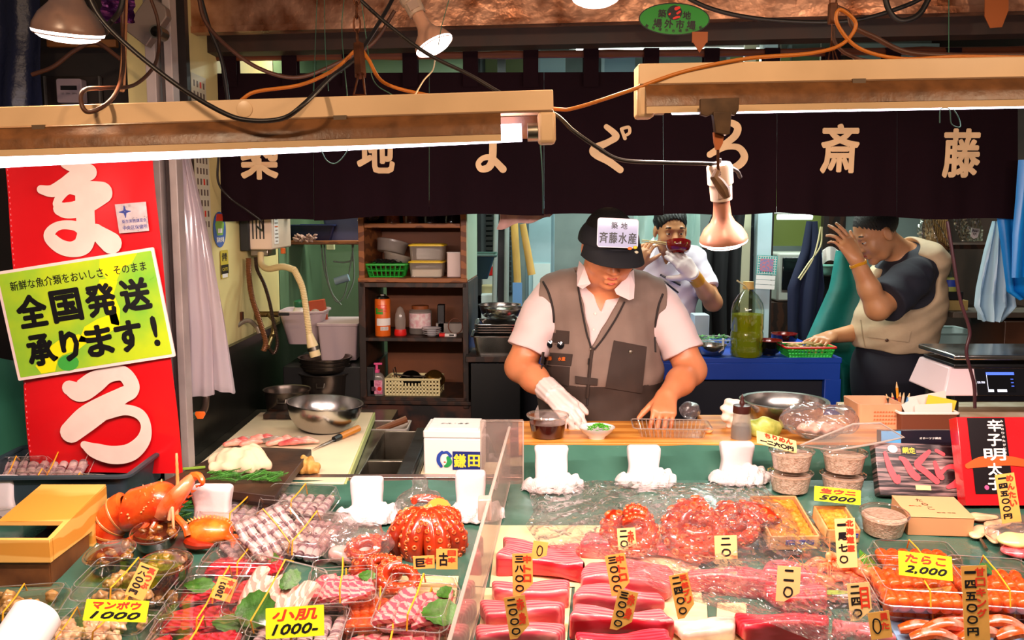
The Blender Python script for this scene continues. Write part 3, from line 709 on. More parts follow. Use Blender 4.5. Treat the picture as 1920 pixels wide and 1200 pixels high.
cable('power_cable','brown doubled cable running right along the right fixture',[(1560,10,1.68),(1590,25,1.68),(1600,50,1.68),(1640,70,1.68),(1700,98,1.68),(1790,104,1.68),(1950,104,1.68)],.005,M_brcab)
cable('power_cable','brown cable curving under the rusty chain to the right',[(1562,50,1.7),(1566,80,1.7),(1590,102,1.7),(1640,115,1.7),(1760,112,1.7)],.0035,M_brcab)
cable('looped_cord','tan cord looping down in front of the left fixture',[(232,-20,2.0),(230,60,2.0),(232,120,1.9),(222,165,1.7),(200,195,1.55),(165,210,1.52),(152,190,1.52),(160,168,1.55),(200,165,1.7),(250,160,1.9),(285,130,2.0),(297,95,2.1),(296,40,2.1),(280,-10,2.1)],.0038,M_brcab)
cable('looped_cord','narrow doubled tan cord hanging in a hairpin left of the white post',[(228,-10,2.1),(229,100,2.1),(224,160,2.1),(229,170,2.1),(233,158,2.1),(236,60,2.1),(238,-10,2.1)],.003,M_tan)
cable('looped_cord','brown cords sweeping left behind the large bulb',[(225,110,2.5),(180,80,2.5),(140,95,2.5),(100,125,2.5),(60,140,2.5)],.006,M_brcab)
cable('looped_cord','black cord crossing the purple foil beside the large bulb',[(232,-15,1.9),(225,20,1.9),(205,45,1.9),(195,60,1.8),(175,10,1.7),(160,-20,1.6)],.006,M_cab)
cable('power_cable','thin black cord looping before the white water heater',[(410,290,3.1),(409,340,3.12),(430,370,3.15),(465,395,3.15),(490,415,3.16),(492,432,3.2),(482,425,3.25)],.004,M_cab)
cable('power_cable','long dark flex hanging down to the weighing scale at right',[(1776,415,2.3),(1785,470,2.3),(1800,560,2.3),(1818,620,2.3),(1812,660,2.3),(1826,720,2.3),(1828,765,2.3)],.0045,mat('maroon_cable','#2a1015',.35))
for k,(pp,lb) in enumerate((([(595,-10,2.2),(592,60,2.2),(588,180,1.9)],'thin green wire left of the rusty chain'),([(608,-10,2.2),(610,90,2.2),(616,170,1.9)],'second thin green wire left of the rusty chain'),([(645,0,1.9),(641,60,1.9),(651,180,1.62)],'green wire just left of the rusty chain'),([(678,5,1.8),(688,80,1.8),(700,150,1.7),(735,178,1.6)],'green wire just right of the rusty chain'),([(843,-5,1.9),(828,50,1.9),(822,85,1.9)],'green wire crossing the tilted bulb'),([(600,275,1.58),(612,300,1.58),(630,306,1.58),(650,285,1.58),(655,262,1.58)],'green wire loop under the left fixture'),([(1013,262,2.0),(1017,330,2.6),(1018,400,3.15)],'pale green string before the curtain slit'),([(1779,-5,1.8),(1779,110,1.7)],'green wire above the right fixture'),([(1762,230,1.62),(1764,205,1.58),(1780,205,1.58),(1784,232,1.6),(1800,238,1.6),(1798,222,1.6),(1788,205,1.58)],'green string knotted under the right fixture'))):
    cable('thin_wire',lb,pp,.0009 if k != 6 else .0016,M_wire,'wire')
cable('white_string','cream string hanging from the tilted bulb to the left fixture',[(816,103,1.95),(812,130,1.8),(795,150,1.7),(778,178,1.6)],.0014,mat('cream_string','#c9b596',.7),'string')
M_rust=mat('rusty_iron','#5a3018',.5,.6,var=.4,nscale=30,bump=.3,bscale=60)
def chain(name,label,px_,y0,y1,Y,nlink,extra=True):
    t=thing(name,label,'chain',PY(px_,y0,Y));a,c=PY(px_,y0,Y),PY(px_,y1,Y);L_=(a.z-c.z)/nlink
    for i in range(nlink):
        z=a.z-L_*(i+.5);b=MB();pts=[]
        for k in range(16):
            an=2*math.pi*k/16;pts.append((.006*math.cos(an),0,(L_*.62)*math.sin(an)))
        if i % 2: pts=[(0,p[0],p[2]) for p in pts]
        b.tube([Vector(p)+Vector((a.x,Y,z)) for p in pts],.0017,M_rust,6,closed=True);b.build('link',t,world=True)
    return t
chain('rusty_chain','rusty chain holding up the left fixture near the tilted bulb',668,-20,84,1.7,4)
t=thing('chain_hook','rusty turnbuckle hook between the chain and the left fixture','hook',PY(672,180,1.64))
b=MB();p,q=PY(672,84,1.66),PY(676,142,1.63);b.tube([p,q],[.010,.011],M_rust,6);b.build('body',t,world=True)
b=MB();q2=PY(674,178,1.61);b.tube([q+Vector((-.004,0,0)),q2+Vector((-.010,0,0)),q2+Vector((.010,0,0)),q+Vector((.004,0,0))],.002,M_rust,6);b.build('hook',t,world=True)
chain('rusty_chain','rusty chain and wire holding up the right fixture',1563,-20,14,1.68,1)
t=thing('chain_hook','rusty clamp and wires above the right fixture','hook',PY(1562,112,1.62))
b=MB();p,q=PY(1562,8,1.66),PY(1560,44,1.65);b.box((p+q)/2,(.014,.014,(p-q).length),M_rust);b.build('clamp',t,world=True,bevel=.002)
b=MB()
for d_ in (-.007,.002,.009): b.tube([q,q+Vector((0,0,-.03)),PY(1561,112,1.62)+Vector((d_,0,0))],.0012,M_rust,5)
b.build('wires',t,world=True)
# clamp holding the hanging bulb
t=thing('lamp_clamp','old brown spring clamp gripping the right fixture and holding the hanging bulb','clamp',PY(1342,200,1.55))
M_clamp=mat('clamp_brown','#4d3620',.45,.4,var=.3,nscale=25)
X_=PXM(1342,210,1.545,.02)
b=MB();b.prism([(-36,20),(35,22),(34,0),(28,-10),(14,-6),(-14,-8),(-24,-12),(-36,-8)],14,M_clamp,X_);b.build('jaw',t,world=True,bevel=.001)
b=MB();b.prism([(-14,-4),(20,-4),(18,-44),(12,-46),(-8,-42)],20,M_clamp,X_);b.build('arm',t,world=True,bevel=.001)
b=MB();b.prism([(-10,-40),(10,-44),(8,-60),(2,-72),(-4,-72),(-8,-58)],8,mat('rust_orange','#a0521c'),X_);b.tube([X_ @ Vector((0,-70,4)),X_ @ Vector((2,-104,0)),X_ @ Vector((6,-118,-4))],.0025,M_rust,6);b.build('stem',t,world=True)
b=MB();b.tube([X_ @ Vector(p) for p in ((2,-110,0),(-4,-122,2),(4,-132,3),(14,-146,4),(20,-160,4))],[.006,.008,.009,.010,.006],mat('tape_brown','#6a4a30',.6,var=.4,nscale=40),8);b.build('joint',t,world=True)
b=MB();X_=PXM(222,12,2.2);b.grid(lambda u,v: ((u-.5)*62,(v-.5)*60,5*math.sin(u*13+v*5)+4*math.sin(v*21)),14,14,mat('purple_foil','#5a2a6a',.2,.7,bump=.6,bscale=40,dist=.01),X_);tag(b.build('foil_scrap'),'shiny purple foil scrap hanging beside the large bulb','foil')
# ============================================================ BACK OF THE STALL
M_sorange=mat('can_orange','#e0651a',.3,coat=.3);M_paper=mat('paper_white','#e8e0da',.7);M_redp=mat('red_plastic','#d8201c',.35);M_greenp=mat('green_plastic','#2fae3c',.4)
M_yelp=mat('yellow_plastic','#e6c52c',.4);M_cream=mat('cream_paint','#e0cf8e');M_creamp=mat('cream_plastic','#e8dca6',.45);M_pinkp=mat('pink_plastic','#e0568a',.35)
M_clear=clear('clear_plastic','#f4f6f4',.06,.6,.06);M_clearm=clear('milky_plastic','#f2eee6',.06,.45,.15,milk=.35,mcol='#e8e0d8')
M_glassd=mat('dark_glass','#101214',.12,coat=.5)
def bowlprof(r,h,t=.002,flat=.45,lip=.006):
    p=[(0,t)];n=9
    inner=[(r*(flat+(1-flat)*math.sin(math.pi/2*i/n))-t,t+(h-t)*(1-math.cos(math.pi/2*i/n))) for i in range(n+1)]
    outer=[(r*(flat+(1-flat)*math.sin(math.pi/2*i/n)),h*(1-math.cos(math.pi/2*i/n))) for i in range(n,-1,-1)]
    return p+inner+[(r+lip,h+.001),(r+lip,h-.003)]+outer+[(0,0)]
def bowl(name,label,c,r,h,m,rot=(0,0,0),group=None,lip=.006,flat=.45,cat='bowl'):
    b=MB();b.lathe(bowlprof(r,h,flat=flat,lip=lip),m,seg=44);o=b.build(name,origin=(0,0,0),smooth=45)
    o.location=c;o.rotation_euler=rot;WM[o.name]=T(c,rot);return tag(o,label,cat,group)
# ---- shelf unit
YS=3.7
a=PY(673,525,YS);W=PY(876,525,YS).x-a.x
rsh=R(-4);t=thing('storage_shelf','tall narrow wooden shelf unit stacked on dark stained cubes behind the sink','shelf',(a.x,YS,0),(0,0,rsh));XS=WM[t.name]
D=.36;zt=PY(780,380,YS).z;z1,z2,z3,z4=(PY(780,y,YS).z for y in (423,525,636,748))
def lb(name,c,d,m,**k):
    b=MB();b.box(c,d,m,**k);return b.build(name,t,bevel=.002)
M_palegreen=mat('pale_green_laminate','#a9bfa2',.45)
lb('side_panel',(.012,D/2,(z2+zt)/2),(.024,D,zt-z2),M_wood);sp=lb('side_panel',(W-.012,D/2,(z2+zt)/2),(.024,D,zt-z2),M_wood)
b=MB();b.box((W+.002,D/2,(z2+zt)/2),(.004,D,zt-z2),M_palegreen);b.build('laminate',sp)
lb('back_panel',(W/2,D-.006,(z2+zt)/2),(W,.01,zt-z2),mat('back_brown','#7a4420',.6,var=.2,nscale=4))
lb('shelf_board',(W/2,D/2,z1),(W-.05,D,.018),M_wood);lb('shelf_board',(W/2,D/2,zt),(W,D,.02),M_wood);lb('shelf_board',(W/2,D/2-.006,z2),(W+.006,D,.018),M_wood)
lb('side_panel',(.01,D/2,(z2+z4)/2-.02),(.028,D,z2-z4+.03),M_dwood);lb('side_panel',(W-.005,D/2,(z2+z4)/2-.02),(.024,D,z2-z4+.03),M_dwood)
lb('shelf_board',(W/2,D/2,z2-.02),(W,D,.02),M_dwood);lb('shelf_board',(W/2,D/2,z3),(W-.04,D,.016),M_dwood);lb('shelf_board',(W/2,D/2,z4),(W,D,.02),M_dwood)
lb('back_panel',(W/2+.02,D-.006,(z2+z4)/2),(W-.04,.01,z2-z4),mat('back_brown','#7a4420'))
t=thing('wooden_cabinet','low battered reddish brown wooden cabinet under the dark shelf unit','cabinet',(a.x+W/2,YS+.2,0),(0,0,rsh))
b=MB();b.box((-.0,0,(z4-.02)/2),(W+.10,.42,z4-.022),mat('battered_wood','#4a2412',.55,col2='#120a07',nscale=9,bump=.2,bscale=30,ramp=(.45,.6)));b.build('body',t,bevel=.003)
b=MB();b.box((0,-.005,z4-.012),(W+.12,.44,.016),M_dwood);b.build('top',t,bevel=.002)
def sh(pxx,z,dy=.06):  # point on a shelf board: pixel column, board z, distance behind the shelf's front edge
    Y=YS+dy;return Vector((PY(pxx,500,Y).x,Y,z))
z1t,z2t,z3t,z4t=z1+.0095,z2+.0095,z3+.0085,z4+.0105
# top board: ladle, jars
p=sh(707,z1t);t=thing('ladle','steel ladle lying on the top board of the shelf unit','ladle',p)
b=MB();b.lathe(bowlprof(.032,.022),M_steel,(0,0,.032),(R(60),0,R(-20)),20);b.build('bowl',t)
b=MB();b.tube([(-.02,0,.03),(-.08,.03,.01)],.004,M_steel,8);b.build('handle',t)
for x,lb_,c1,c2,r in ((736,'green and orange tin beside the ladle on the top board','#b5632a','#2a5a2a',.035),(771,'short brown labelled jar in the middle of the top board','#8a4a22','#d8c8b0',.034),(808,'dark preserve jar right of the brown jar on the top board','#2a1a1c','#6a5a5c',.036),(846,'clear empty glass jar at the right of the top board',None,None,.034)):
    t=thing('jar',lb_,'jar',sh(x,z1t,.09),group='jars on the top board')
    b=MB();b.lathe([(0,0),(r,0),(r,.05),(r*.8,.062),(r*.8,.07)],M_clear if not c1 else mat('jar_'+c1[1:],c1,.25,coat=.3,var=.4,nscale=40),seg=20);b.build('body',t,smooth=40)
    b=MB();b.lathe([(r*.85,.066),(r*.85,.08),(0,.08)],M_steel_d if not c2 else mat('jarlid_'+c2[1:],c2,.4),seg=20);b.build('lid',t,smooth=40)
# second board
def basket(name,label,c,w,d,h,m,rim=None,group=None,rot=0,nx=9,nz=3,taper=.85,solid=False):
    t=thing(name,label,'basket',c,(0,0,rot),group);b=MB();th=.0035
    def wall(ax,s,L,L2):
        for i in range(nx+1):
            u=i/nx-.5
            p0=(u*L*taper,s*L2/2*taper,0);p1=(u*L,s*L2/2,h)
            if ax: p0,p1=(p0[1],p0[0],0),(p1[1],p1[0],h)
            b.tube([p0,p1],th*.75,m,4)
        for k in range(nz+1):
            f=taper+(1-taper)*k/nz;z=h*k/nz
            p0=(-.5*L*f,s*L2/2*f,z);p1=(.5*L*f,s*L2/2*f,z)
            if ax: p0,p1=(p0[1],p0[0],z),(p1[1],p1[0],z)
            b.tube([p0,p1],th*(.8 if k else 1.2),m,4)
    for s in (-1,1): wall(0,s,w,d);wall(1,s,d,w)
    b.box((0,0,.002),(w*taper,d*taper,.003),m);b.build('mesh_body',t)
    r=MB();pts=[(x*1.0,y,h) for x,y in rrect(w+.008,d+.008,.012)]
    r.tube(pts,.005,rim or m,6,closed=True);r.build('rim',t);return t
basket('plastic_basket','bright green plastic basket on the second shelf board',sh(727,z2t,.09),.165,.13,.052,M_greenp,nx=8,nz=2,taper=.82)
p=sh(727,z2t+.006,.09);b=MB();random.seed(3)
for i in range(60):
    q=Vector((random.uniform(-.05,.05),random.uniform(-.03,.03),random.uniform(.035,.062)));d=Vector((random.uniform(-1,1),random.uniform(-.5,.5),random.uniform(-.3,.3)))*.02
    b.tube([p+q-d,p+q+Vector((0,0,.004)),p+q+d],.002,mat('dark_scourer','#14110f',.6),4)
tag(b.build('scouring_wool'),'dark steel wool heaped in the green basket','scouring wool',kind='stuff')
def tub(label,c,r,h,rot=(0,0,0)):
    t=thing('round_tub',label,'food container',c,rot,'milky round tubs tipped over the green basket')
    b=MB();b.lathe([(0,0),(r*.86,0),(r*.9,.004),(r,h),(r*.97,h),(r*.86,.006)],M_clearm,seg=36);b.build('body',t,smooth=40)
    b=MB();b.lathe([(r*1.03,h-.008),(r*1.04,h),(r*.98,h+.002),(0,h)],M_clearm,seg=36);b.build('lid',t,smooth=40)
tub('milky round plastic tub with a lid tipped on top of the green basket',sh(733,z2t+.095,.16),.066,.05,(R(-10),R(10),0));tub('flatter milky tub squeezed under the round tub over the green basket',sh(743,z2t+.060,.13),.058,.03,(R(-5),R(14),0))
def boxc(label,c,w,d,h,lidm,fill=None):
    t=thing('lidded_box',label,'food container',c,(0,0,rsh),'yellow lidded food boxes')
    b=MB();rings(b,[(rrect(w*.93,d*.93,.012),0),(rrect(w,d,.014),h)],M_clearm,close_bottom=True);b.build('body',t,smooth=40)
    b=MB();b.prism(rrect(w+.008,d+.008,.014),.007,lidm,T((0,0,h)));b.prism(rrect(w-.012,d-.012,.01),.003,lidm,T((0,0,h+.007)));b.build('lid',t,bevel=.001)
    if fill: f=MB();f.prism(rrect(w*.9,d*.88,.012),h*.5,fill,T((0,0,.002)));o=f.build('white_filling',None,origin=(0,0,0));o.location=c;tag(o,'white grain filling the lower yellow lidded box','grain',kind='stuff')
boxc('lower yellow lidded food box half full of white grain',sh(802,z2t,.085),.138,.12,.058,M_yelp,mat('rice_white','#efece2',.8));boxc('upper yellow lidded food box stacked on the other one',sh(803,z2t+.069,.085),.140,.12,.058,M_yelp)
p=sh(852,z2t,.08);b=MB();b.prism(rrect(.058,.06,.006),.098,mat('pinkish_white','#e0cbc4',.45),T(p));b.prism(rrect(.060,.062,.006),.004,M_white,T(p+Vector((0,0,.098))));tag(b.build('white_canister',bevel=.001),'small square white canister right of the yellow lidded boxes','canister')
# third board: gas can etc.
t=thing('gas_can','orange spray gas can with a green stripe on the third shelf board','can',sh(716,z3t,.05),(0,0,R(20)))
b=MB();b.lathe([(0,0),(.0315,0),(.0325,.003),(.0325,.150),(.030,.155)],M_sorange,seg=32);b.build('body',t,smooth=40)
b=MB();b.lathe([(.030,.154),(.026,.162),(.014,.168),(.014,.174),(0,.174)],M_steel,seg=24);b.build('valve_cup',t)
b=MB();b.lathe([(.0329,.045),(.0329,.075)],M_paper,seg=24,a0=-150,a1=-30);b.lathe([(.0330,.092),(.0330,.118)],mat('can_green','#3f9a2c',.4),seg=16,a0=-160,a1=-100)
b.lathe([(.0331,.025),(.0331,.040)],M_paper,seg=16,a0=-120,a1=-60);b.build('label',t)
b=MB()
for i in range(12): b.lathe([(.0333,.026),(.0333,.039)],M_black,seg=1,a0=-118+i*4.6,a1=-116.5+i*4.6)
for i in range(5): b.lathe([(.0332,.13-i*.006),(.0332,.127-i*.006)],M_redink,seg=8,a0=-140,a1=-70)
b.build('printing',t,smooth=0)
t=thing('sauce_bottle','clear squeeze bottle standing upside down in a red cap on the third board','bottle',sh(749,z3t,.06))
b=MB();b.lathe([(0,0),(.025,0),(.0265,.006),(.024,.026),(0,.026)],M_redp,seg=24);b.build('cap',t,smooth=40)
b=MB();b.lathe([(.021,.026),(.023,.06),(.020,.09),(.011,.115),(0,.122)],M_clearm,seg=24);b.build('body',t,smooth=50)
t=thing('glass_jar','large clear jar with a pink and white label behind the sauce bottle','jar',sh(787,z3t,.13))
b=MB();b.lathe([(0,0),(.046,0),(.048,.004),(.048,.095),(.034,.105),(.034,.112)],M_clearm,seg=32);b.build('body',t,smooth=40)
b=MB();b.lathe([(.0484,.025),(.0484,.088)],mat('label_pink','#d8a0a8',.6,col2='#e8dcd8',nscale=60),seg=24,a0=-170,a1=-20);b.build('label',t)
b=MB();b.lathe([(.036,.104),(.037,.118),(0,.118)],mat('jarlid_8a4a22','#8a4a22'),seg=24);b.build('lid',t,smooth=40)
p=sh(826,z3t,.14);b=MB();b.box(p+Vector((0,.02,.06)),(.03,.05,.12),M_black);tag(b.build('black_box',bevel=.003),'small black box behind the large labelled jar','box')
M_dish=mat('dish_white','#d9d6d8',.2,coat=.5);M_dishb=mat('dish_blue','#39435e',.25)
for i in range(4):
    b=MB();b.lathe([(0,0),(.018,0),(.020,.003),(.040,.009),(.041,.011),(.038,.010),(.019,.0045),(0,.004)],M_dish,seg=32);b.lathe([(.0385,.0102),(.041,.0113)],M_dishb,seg=32)
    o=b.build('small_dish',origin=(0,0,0));o.location=sh(808,z3t+i*.0075,.05);tag(o,'small white dish with a blue rim in the little stack on the third board','dish','small dishes stacked on the third board')
t=thing('thermometer','small white and red digital thermometer at the right of the dish stack','thermometer',sh(843,z3t,.02),(0,0,R(-8)))
b=MB();b.prism(rrect(.054,.022,.009),.013,M_white,T());b.build('case',t,bevel=.002);b=MB();b.prism([(-.045,-.012),(-.020,-.011),(-.020,.011),(-.045,.010)],.014,M_redp);b.build('grip',t,bevel=.002);b=MB();b.box((.008,-.0105,.007),(.02,.002,.006),M_black);b.build('display',t)
p=sh(853,z3t+.033,.10);b=MB();b.tube([p+Vector((.030*math.cos(a/20*6.283),0,.033*math.sin(a/20*6.283))) for a in range(20)],.0025,mat('brown_rubber','#6a3418',.5),6,closed=True);tag(b.build('rubber_ring'),'thin brown ring standing at the right end of the third board','ring')
p=sh(835,z3t,.16);b=MB();b.box(p+Vector((.02,0,.02)),(.12,.05,.04),mat('pale_carton','#9a9088',.6));tag(b.build('carton'),'pale low carton behind the thermometer on the third board','carton')
# fourth board
t=thing('soap_bottle','pink pump soap bottle on the lowest board of the shelf unit','bottle',sh(703,z4t,.03))
b=MB();rings(b,[(rrect(.060,.034,.012),0),(rrect(.064,.036,.012),.01),(rrect(.062,.036,.012),.075),(rrect(.046,.030,.012),.09),(rrect(.020,.018,.008),.097)],M_clearm,close_bottom=True,close_top=True);b.build('body',t,smooth=40)
b=MB();b.prism(rrect(.050,.001,.0004),.058,mat('soap_label','#e6a8b8',.5,col2='#b84a78',nscale=70),T((0,-.0195,.008)));b.box((-.012,-.0205,.03),(.016,.001,.018),mat('label_dark','#4a2030',.5));b.lathe([(0,.0),(.009,0)],M_redp,(.013,-.0206,.03),(R(90),0,0),16);b.build('label',t)
b=MB();b.lathe([(.012,.096),(.013,.108),(.006,.110),(.006,.128),(0,.128)],M_pinkp,seg=16);b.box((.006,-.002,.133),(.034,.012,.008),M_pinkp);b.build('pump',t,bevel=.001)
cbw,cbd,cbh=.225,.13,.068
t=thing('storage_basket','cream slotted plastic basket holding ladles on the lowest shelf board','basket',sh(775,z4t,.085),(0,0,R(-3)))
b=MB()
def slotwall(L,axis,s,off,nx,handle):
    n=nx;c=L/n
    for k in range(5):
        z=.004+k*.0155
        w=.0085 if k else .010
        p=(0,s*off,z);d=(L,.0025,w)
        if axis: p,d=(p[1],0,z),(d[1],L,w)
        if handle and k in (3,):
            for sx in (-1,1):
                L2=L*.34;p2=(sx*(L-L2)/2,s*off,z);b.box(p2 if not axis else (p2[1],p2[0],z),(L2,.0025,w) if not axis else (.0025,L2,w),M_creamp)
            continue
        b.box(p,d,M_creamp)
    for i in range(n+1):
        x=-L/2+i*c
        top=cbh if not (handle and abs(x) < L*.16) else .052
        p=(x,s*off,top/2);d=(.0065,.0025,top)
        if axis: p,d=(p[1],p[0],p[2]),(d[1],d[0],d[2])
        b.box(p,d,M_creamp)
for s in (-1,1): slotwall(cbw,0,s,cbd/2,16,True);slotwall(cbd,1,s,cbw/2,9,False)
b.box((0,0,.002),(cbw,cbd,.003),M_creamp);b.build('body',t,smooth=0)
b=MB();b.tube([(x,y,cbh) for x,y in rrect(cbw+.004,cbd+.004,.01)],.0045,M_creamp,6,closed=True);b.build('rim',t)
p=sh(812,z4t+.058,.07);t=thing('ladle','brass coloured ladle bowl resting upside down on the cream basket','ladle',p,(R(35),R(10),0));M_brass=mat('aged_brass','#9a7434',.25,.9)
b=MB();b.lathe(bowlprof(.040,.034),M_brass,(0,0,.035),(R(180),0,0),28);b.build('bowl',t);b=MB();b.tube([(-.03,0,.012),(-.10,-.01,.004),(-.17,-.02,.012)],.004,M_steel_d,8);b.build('handle',t)
p=sh(768,z4t+.052,.09);t=thing('ladle','dark round ladle lying in the cream basket left of the brass one','ladle',p,(R(20),0,0));M_dkst=mat('dark_steel','#2b2620',.3,.8)
b=MB();b.lathe(bowlprof(.044,.03),M_dkst,(0,0,.034),(R(180),0,0),28);b.build('bowl',t);b=MB();b.tube([(.03,0,.01),(-.04,-.03,.022),(-.10,-.04,.016)],.004,M_dkst,8);b.build('handle',t)
p=sh(737,z4t+.062,.10);b=MB();b.tube([p+Vector((0,0,0)),p+Vector((-.006,0,.035)),p+Vector((.002,0,.045)),p+Vector((.01,0,0))],.002,M_dkst,6);tag(b.build('wire_hook'),'bent wire hook standing up from the left end of the cream basket','hook')

# ---- left wall: heater, hoses, stickers
XWL=-1.03
t=thing('water_heater','cream wall mounted gas water heater with a grille and a knob','heater',(XWL,3.6,PY(500,468,3.45).z));M_heat=mat('heater_enamel','#e2c9b2',.4)
b=MB();b.box((.062,0,.17),(.115,.30,.34),M_heat);b.build('case',t,bevel=.006)
b=MB()
for i in range(6): b.box((.022+i*.0135,-.1512,.12),(.0045,.003,.16),M_black)
b.build('grille_slot',t,smooth=0)
b=MB();b.box((.1212,-.09,.09),(.002,.06,.14),M_paper)
for i in range(9): b.box((.1226,-.09,.03+i*.014),(.001,.045 if i % 3 else .03,.005),mat('heater_print','#8a7a70',.6) if i != 4 else M_sorange)
b.build('instruction_label',t,smooth=0)
b=MB();b.lathe([(.028,0),(.028,.018),(.025,.03),(.012,.032),(0,.032)],M_heat,(.12,.09,.15),(0,R(90),0),24)
for i in range(12): a_=i*math.pi/6;b.box((.138,.09+.028*math.cos(a_),.15+.028*math.sin(a_)),(.03,.004,.004),M_heat,rot=(a_,0,0))
b.build('knob',t,smooth=40);b=MB();b.box((.05,-.02,-.014),(.07,.12,.03),M_steel_d);b.build('inlet_block',t,bevel=.004);b=MB();b.box((.02,-.155,.12),(.035,.02,.25),M_black);b.build('side_vent',t,bevel=.003)
b=MB();b.box((.118,.02,-.012),(.016,.02,.022),M_sorange);b.build('button',t,bevel=.002)
def ribbed(path,r,m,name,label,cat='hose',step=.006,amp=.14):
    C=curve(path,10);L_=[0]
    for i in range(1,len(C)): L_.append(L_[-1]+(C[i]-C[i-1]).length)
    n=int(L_[-1]/(step/3));P=[];rs=[];j=0
    for i in range(n+1):
        s=L_[-1]*i/n
        while j < len(C)-2 and L_[j+1] < s: j += 1
        P.append(C[j].lerp(C[j+1],(s-L_[j])/max(1e-9,L_[j+1]-L_[j])));rs.append(r*(1+amp*math.sin(i*2*math.pi/3*1)))
    b=MB();b.tube(P,rs,m,10);return tag(b.build(name,origin=P[0]),label,cat)
pth=[PY(489,474,3.52),PY(490,495,3.50),PY(503,504,3.46),PY(530,500,3.40),PY(552,506,3.36),PY(567,540,3.33),PY(575,590,3.32),PY(580,628,3.32)]
t=thing('swivel_spout','curved cream spout hose hanging from the water heater','hose',pth[0]);M_hose=mat('cream_hose','#dcc694',.45)
b=MB();b.tube(curve(pth[:5],8),.0125,M_hose,12);b.build('pipe',t,world=True)
o=ribbed(pth[4:],.0115,M_hose,'flexible_hose',None,None);o.parent=t;o.location=o.location-Vector(t.location)
b=MB();q0,q1,q2=PY(580,626,3.32),PY(586,648,3.32),PY(592,668,3.32);b.tube([q0,q1],[.0125,.021],M_hose,16);b.tube([q1,q2],[.021,.0195],M_hose,16);b.build('nozzle',t,world=True)
b=MB();b.tube([q1.lerp(q2,.1),q1.lerp(q2,.45)],.0215,M_steel_d,16);b.build('ring',t,world=True)
M_cop=mat('copper_hose','#8a5a3a',.4,.5)
ribbed([PY(466,484,3.45),PY(467,520,3.45),PY(473,560,3.43),PY(486,600,3.42),PY(498,640,3.41),PY(494,658,3.41)],.010,M_cop,'water_hose','copper brown corrugated hose below the left side of the heater')
ribbed([PY(479,482,3.5),PY(482,505,3.5),PY(495,532,3.5),PY(505,565,3.5),PY(512,600,3.5),PY(520,640,3.5),PY(514,662,3.5),PY(503,652,3.5)],.007,mat('dark_hose','#4a3a30',.35,.6),'water_hose','dark braided hose curling below the middle of the heater')
t=thing('tap_valve','brass stop valve with a black lever on the yellow wall','tap',PY(500,590,3.6));M_oldbr=mat('old_brass','#7a6238',.35,.8,var=.2,nscale=20)
b=MB();b.lathe([(0,0),(.024,0),(.024,.006),(.012,.008),(.012,.09),(0,.09)],M_oldbr,(XWL+.003,3.62,PY(500,590,3.6).z),(0,R(90),0),20);q=PY(535,590,3.6)
b.tube([(XWL+.05,3.62,q.z),(XWL+.09,3.56,q.z-.02),PY(512,625,3.52),PY(502,650,3.42)],.009,M_oldbr,10);b.build('body',t,world=True)
b=MB();b.box((XWL+.115,3.62,q.z),(.04,.012,.012),M_black);b.build('lever',t,world=True,bevel=.002)
b=MB();b.tube(curve([PY(424,622,3.34),PY(440,614,3.38),PY(456,603,3.42),PY(468,602,3.44),PY(480,612,3.46),PY(486,625,3.46)]),.009,mat('galvanised','#a89a88',.4,.7),10);tag(b.build('water_pipe'),'short grey galvanised pipe along the top of the black backsplash','pipe')
t=thing('pipe_joint','small brass joint and rusty bracket on the grey pipe','pipe',PY(425,622,3.34));b=MB();b.tube([PY(420,624,3.33),PY(430,619,3.35)],.012,M_oldbr,8);b.build('nut',t,world=True);b=MB();q=PY(453,596,3.42);b.box(q,(.012,.02,.045),M_rust);b.build('bracket',t,world=True)
# wall stickers (facing into the room)
def wallX(y,z,off=.003): return Matrix(((0,0,1,XWL+off),(1,0,0,y),(0,1,0,z),(0,0,0,1)))
Xw=wallX(3.20,PY(410,437,3.2).z+.012);t=thing('wall_sticker','oval blue green and red fish market sticker on the yellow wall','sticker',(XWL,3.2,PY(410,464,3.2).z))
b=MB();b.prism(el(.068,.062),.0008,mat('st_blue','#2a5fae',.4),Xw);b.prism([(-.03,-.02),(.03,-.02),(.05,.02),(.0,.055),(-.05,.02)],.0012,mat('st_green','#7fb044',.4),Xw);b.prism([(-.04,.03),(.04,.03),(.03,.055),(-.03,.055)],.0015,mat('st_red','#d2452c',.4),Xw);b.prism([(-.022,-.012),(.022,-.012),(.022,.004),(-.022,.004)],.0018,M_paper,Xw);b.text('築地市場',.02,M_paper,Xw @ T((0,-.035,.0016)),.001*30);b.build('print',t,world=True,smooth=0)
zs=PY(420,495,3.25).z;Xw=wallX(3.24,zs);t=thing('wall_sticker','tall yellow and black sticker below the oval one on the yellow wall','sticker',(XWL,3.24,zs-.05))
b=MB();b.prism(rrect(.085,.10,.008),.0008,mat('st_yel','#c9b43a',.4),Xw);b.prism([(-.042,-.035),(.042,-.035),(.042,-.002),(-.042,-.002)],.0012,M_black,Xw);b.prism([(-.03,-.048),(.03,-.048),(.03,-.034),(-.03,-.034)],.0014,M_paper,Xw);b.text('伊勢',.03,M_black,Xw @ T((0,.026,.0012)),.03,fit=(.06,.03));b.text('CATS',.02,mat('st_yel','#c9b43a'),Xw @ T((0,-.018,.0016)),.03,fit=(.06,.012));b.build('print',t,world=True,smooth=0)
b=MB();Xw=wallX(3.04,PY(370,320,3.0).z);b.prism(rrect(.14,.62,.002),.001,mat('price_sheet','#cfc9b0',.6),Xw)
for i in range(14):
    for j in range(4): b.box((-.045+j*.03,.28-i*.035,.0015),(.014,.02,.0006),(mat('sheet_ink','#6a5a50',.6),M_redink)[j == 2 and i % 3 == 0],X=Xw)
tag(b.build('price_sheet',smooth=0),'long printed paper sheet on the wall behind the plastic bag','notice')
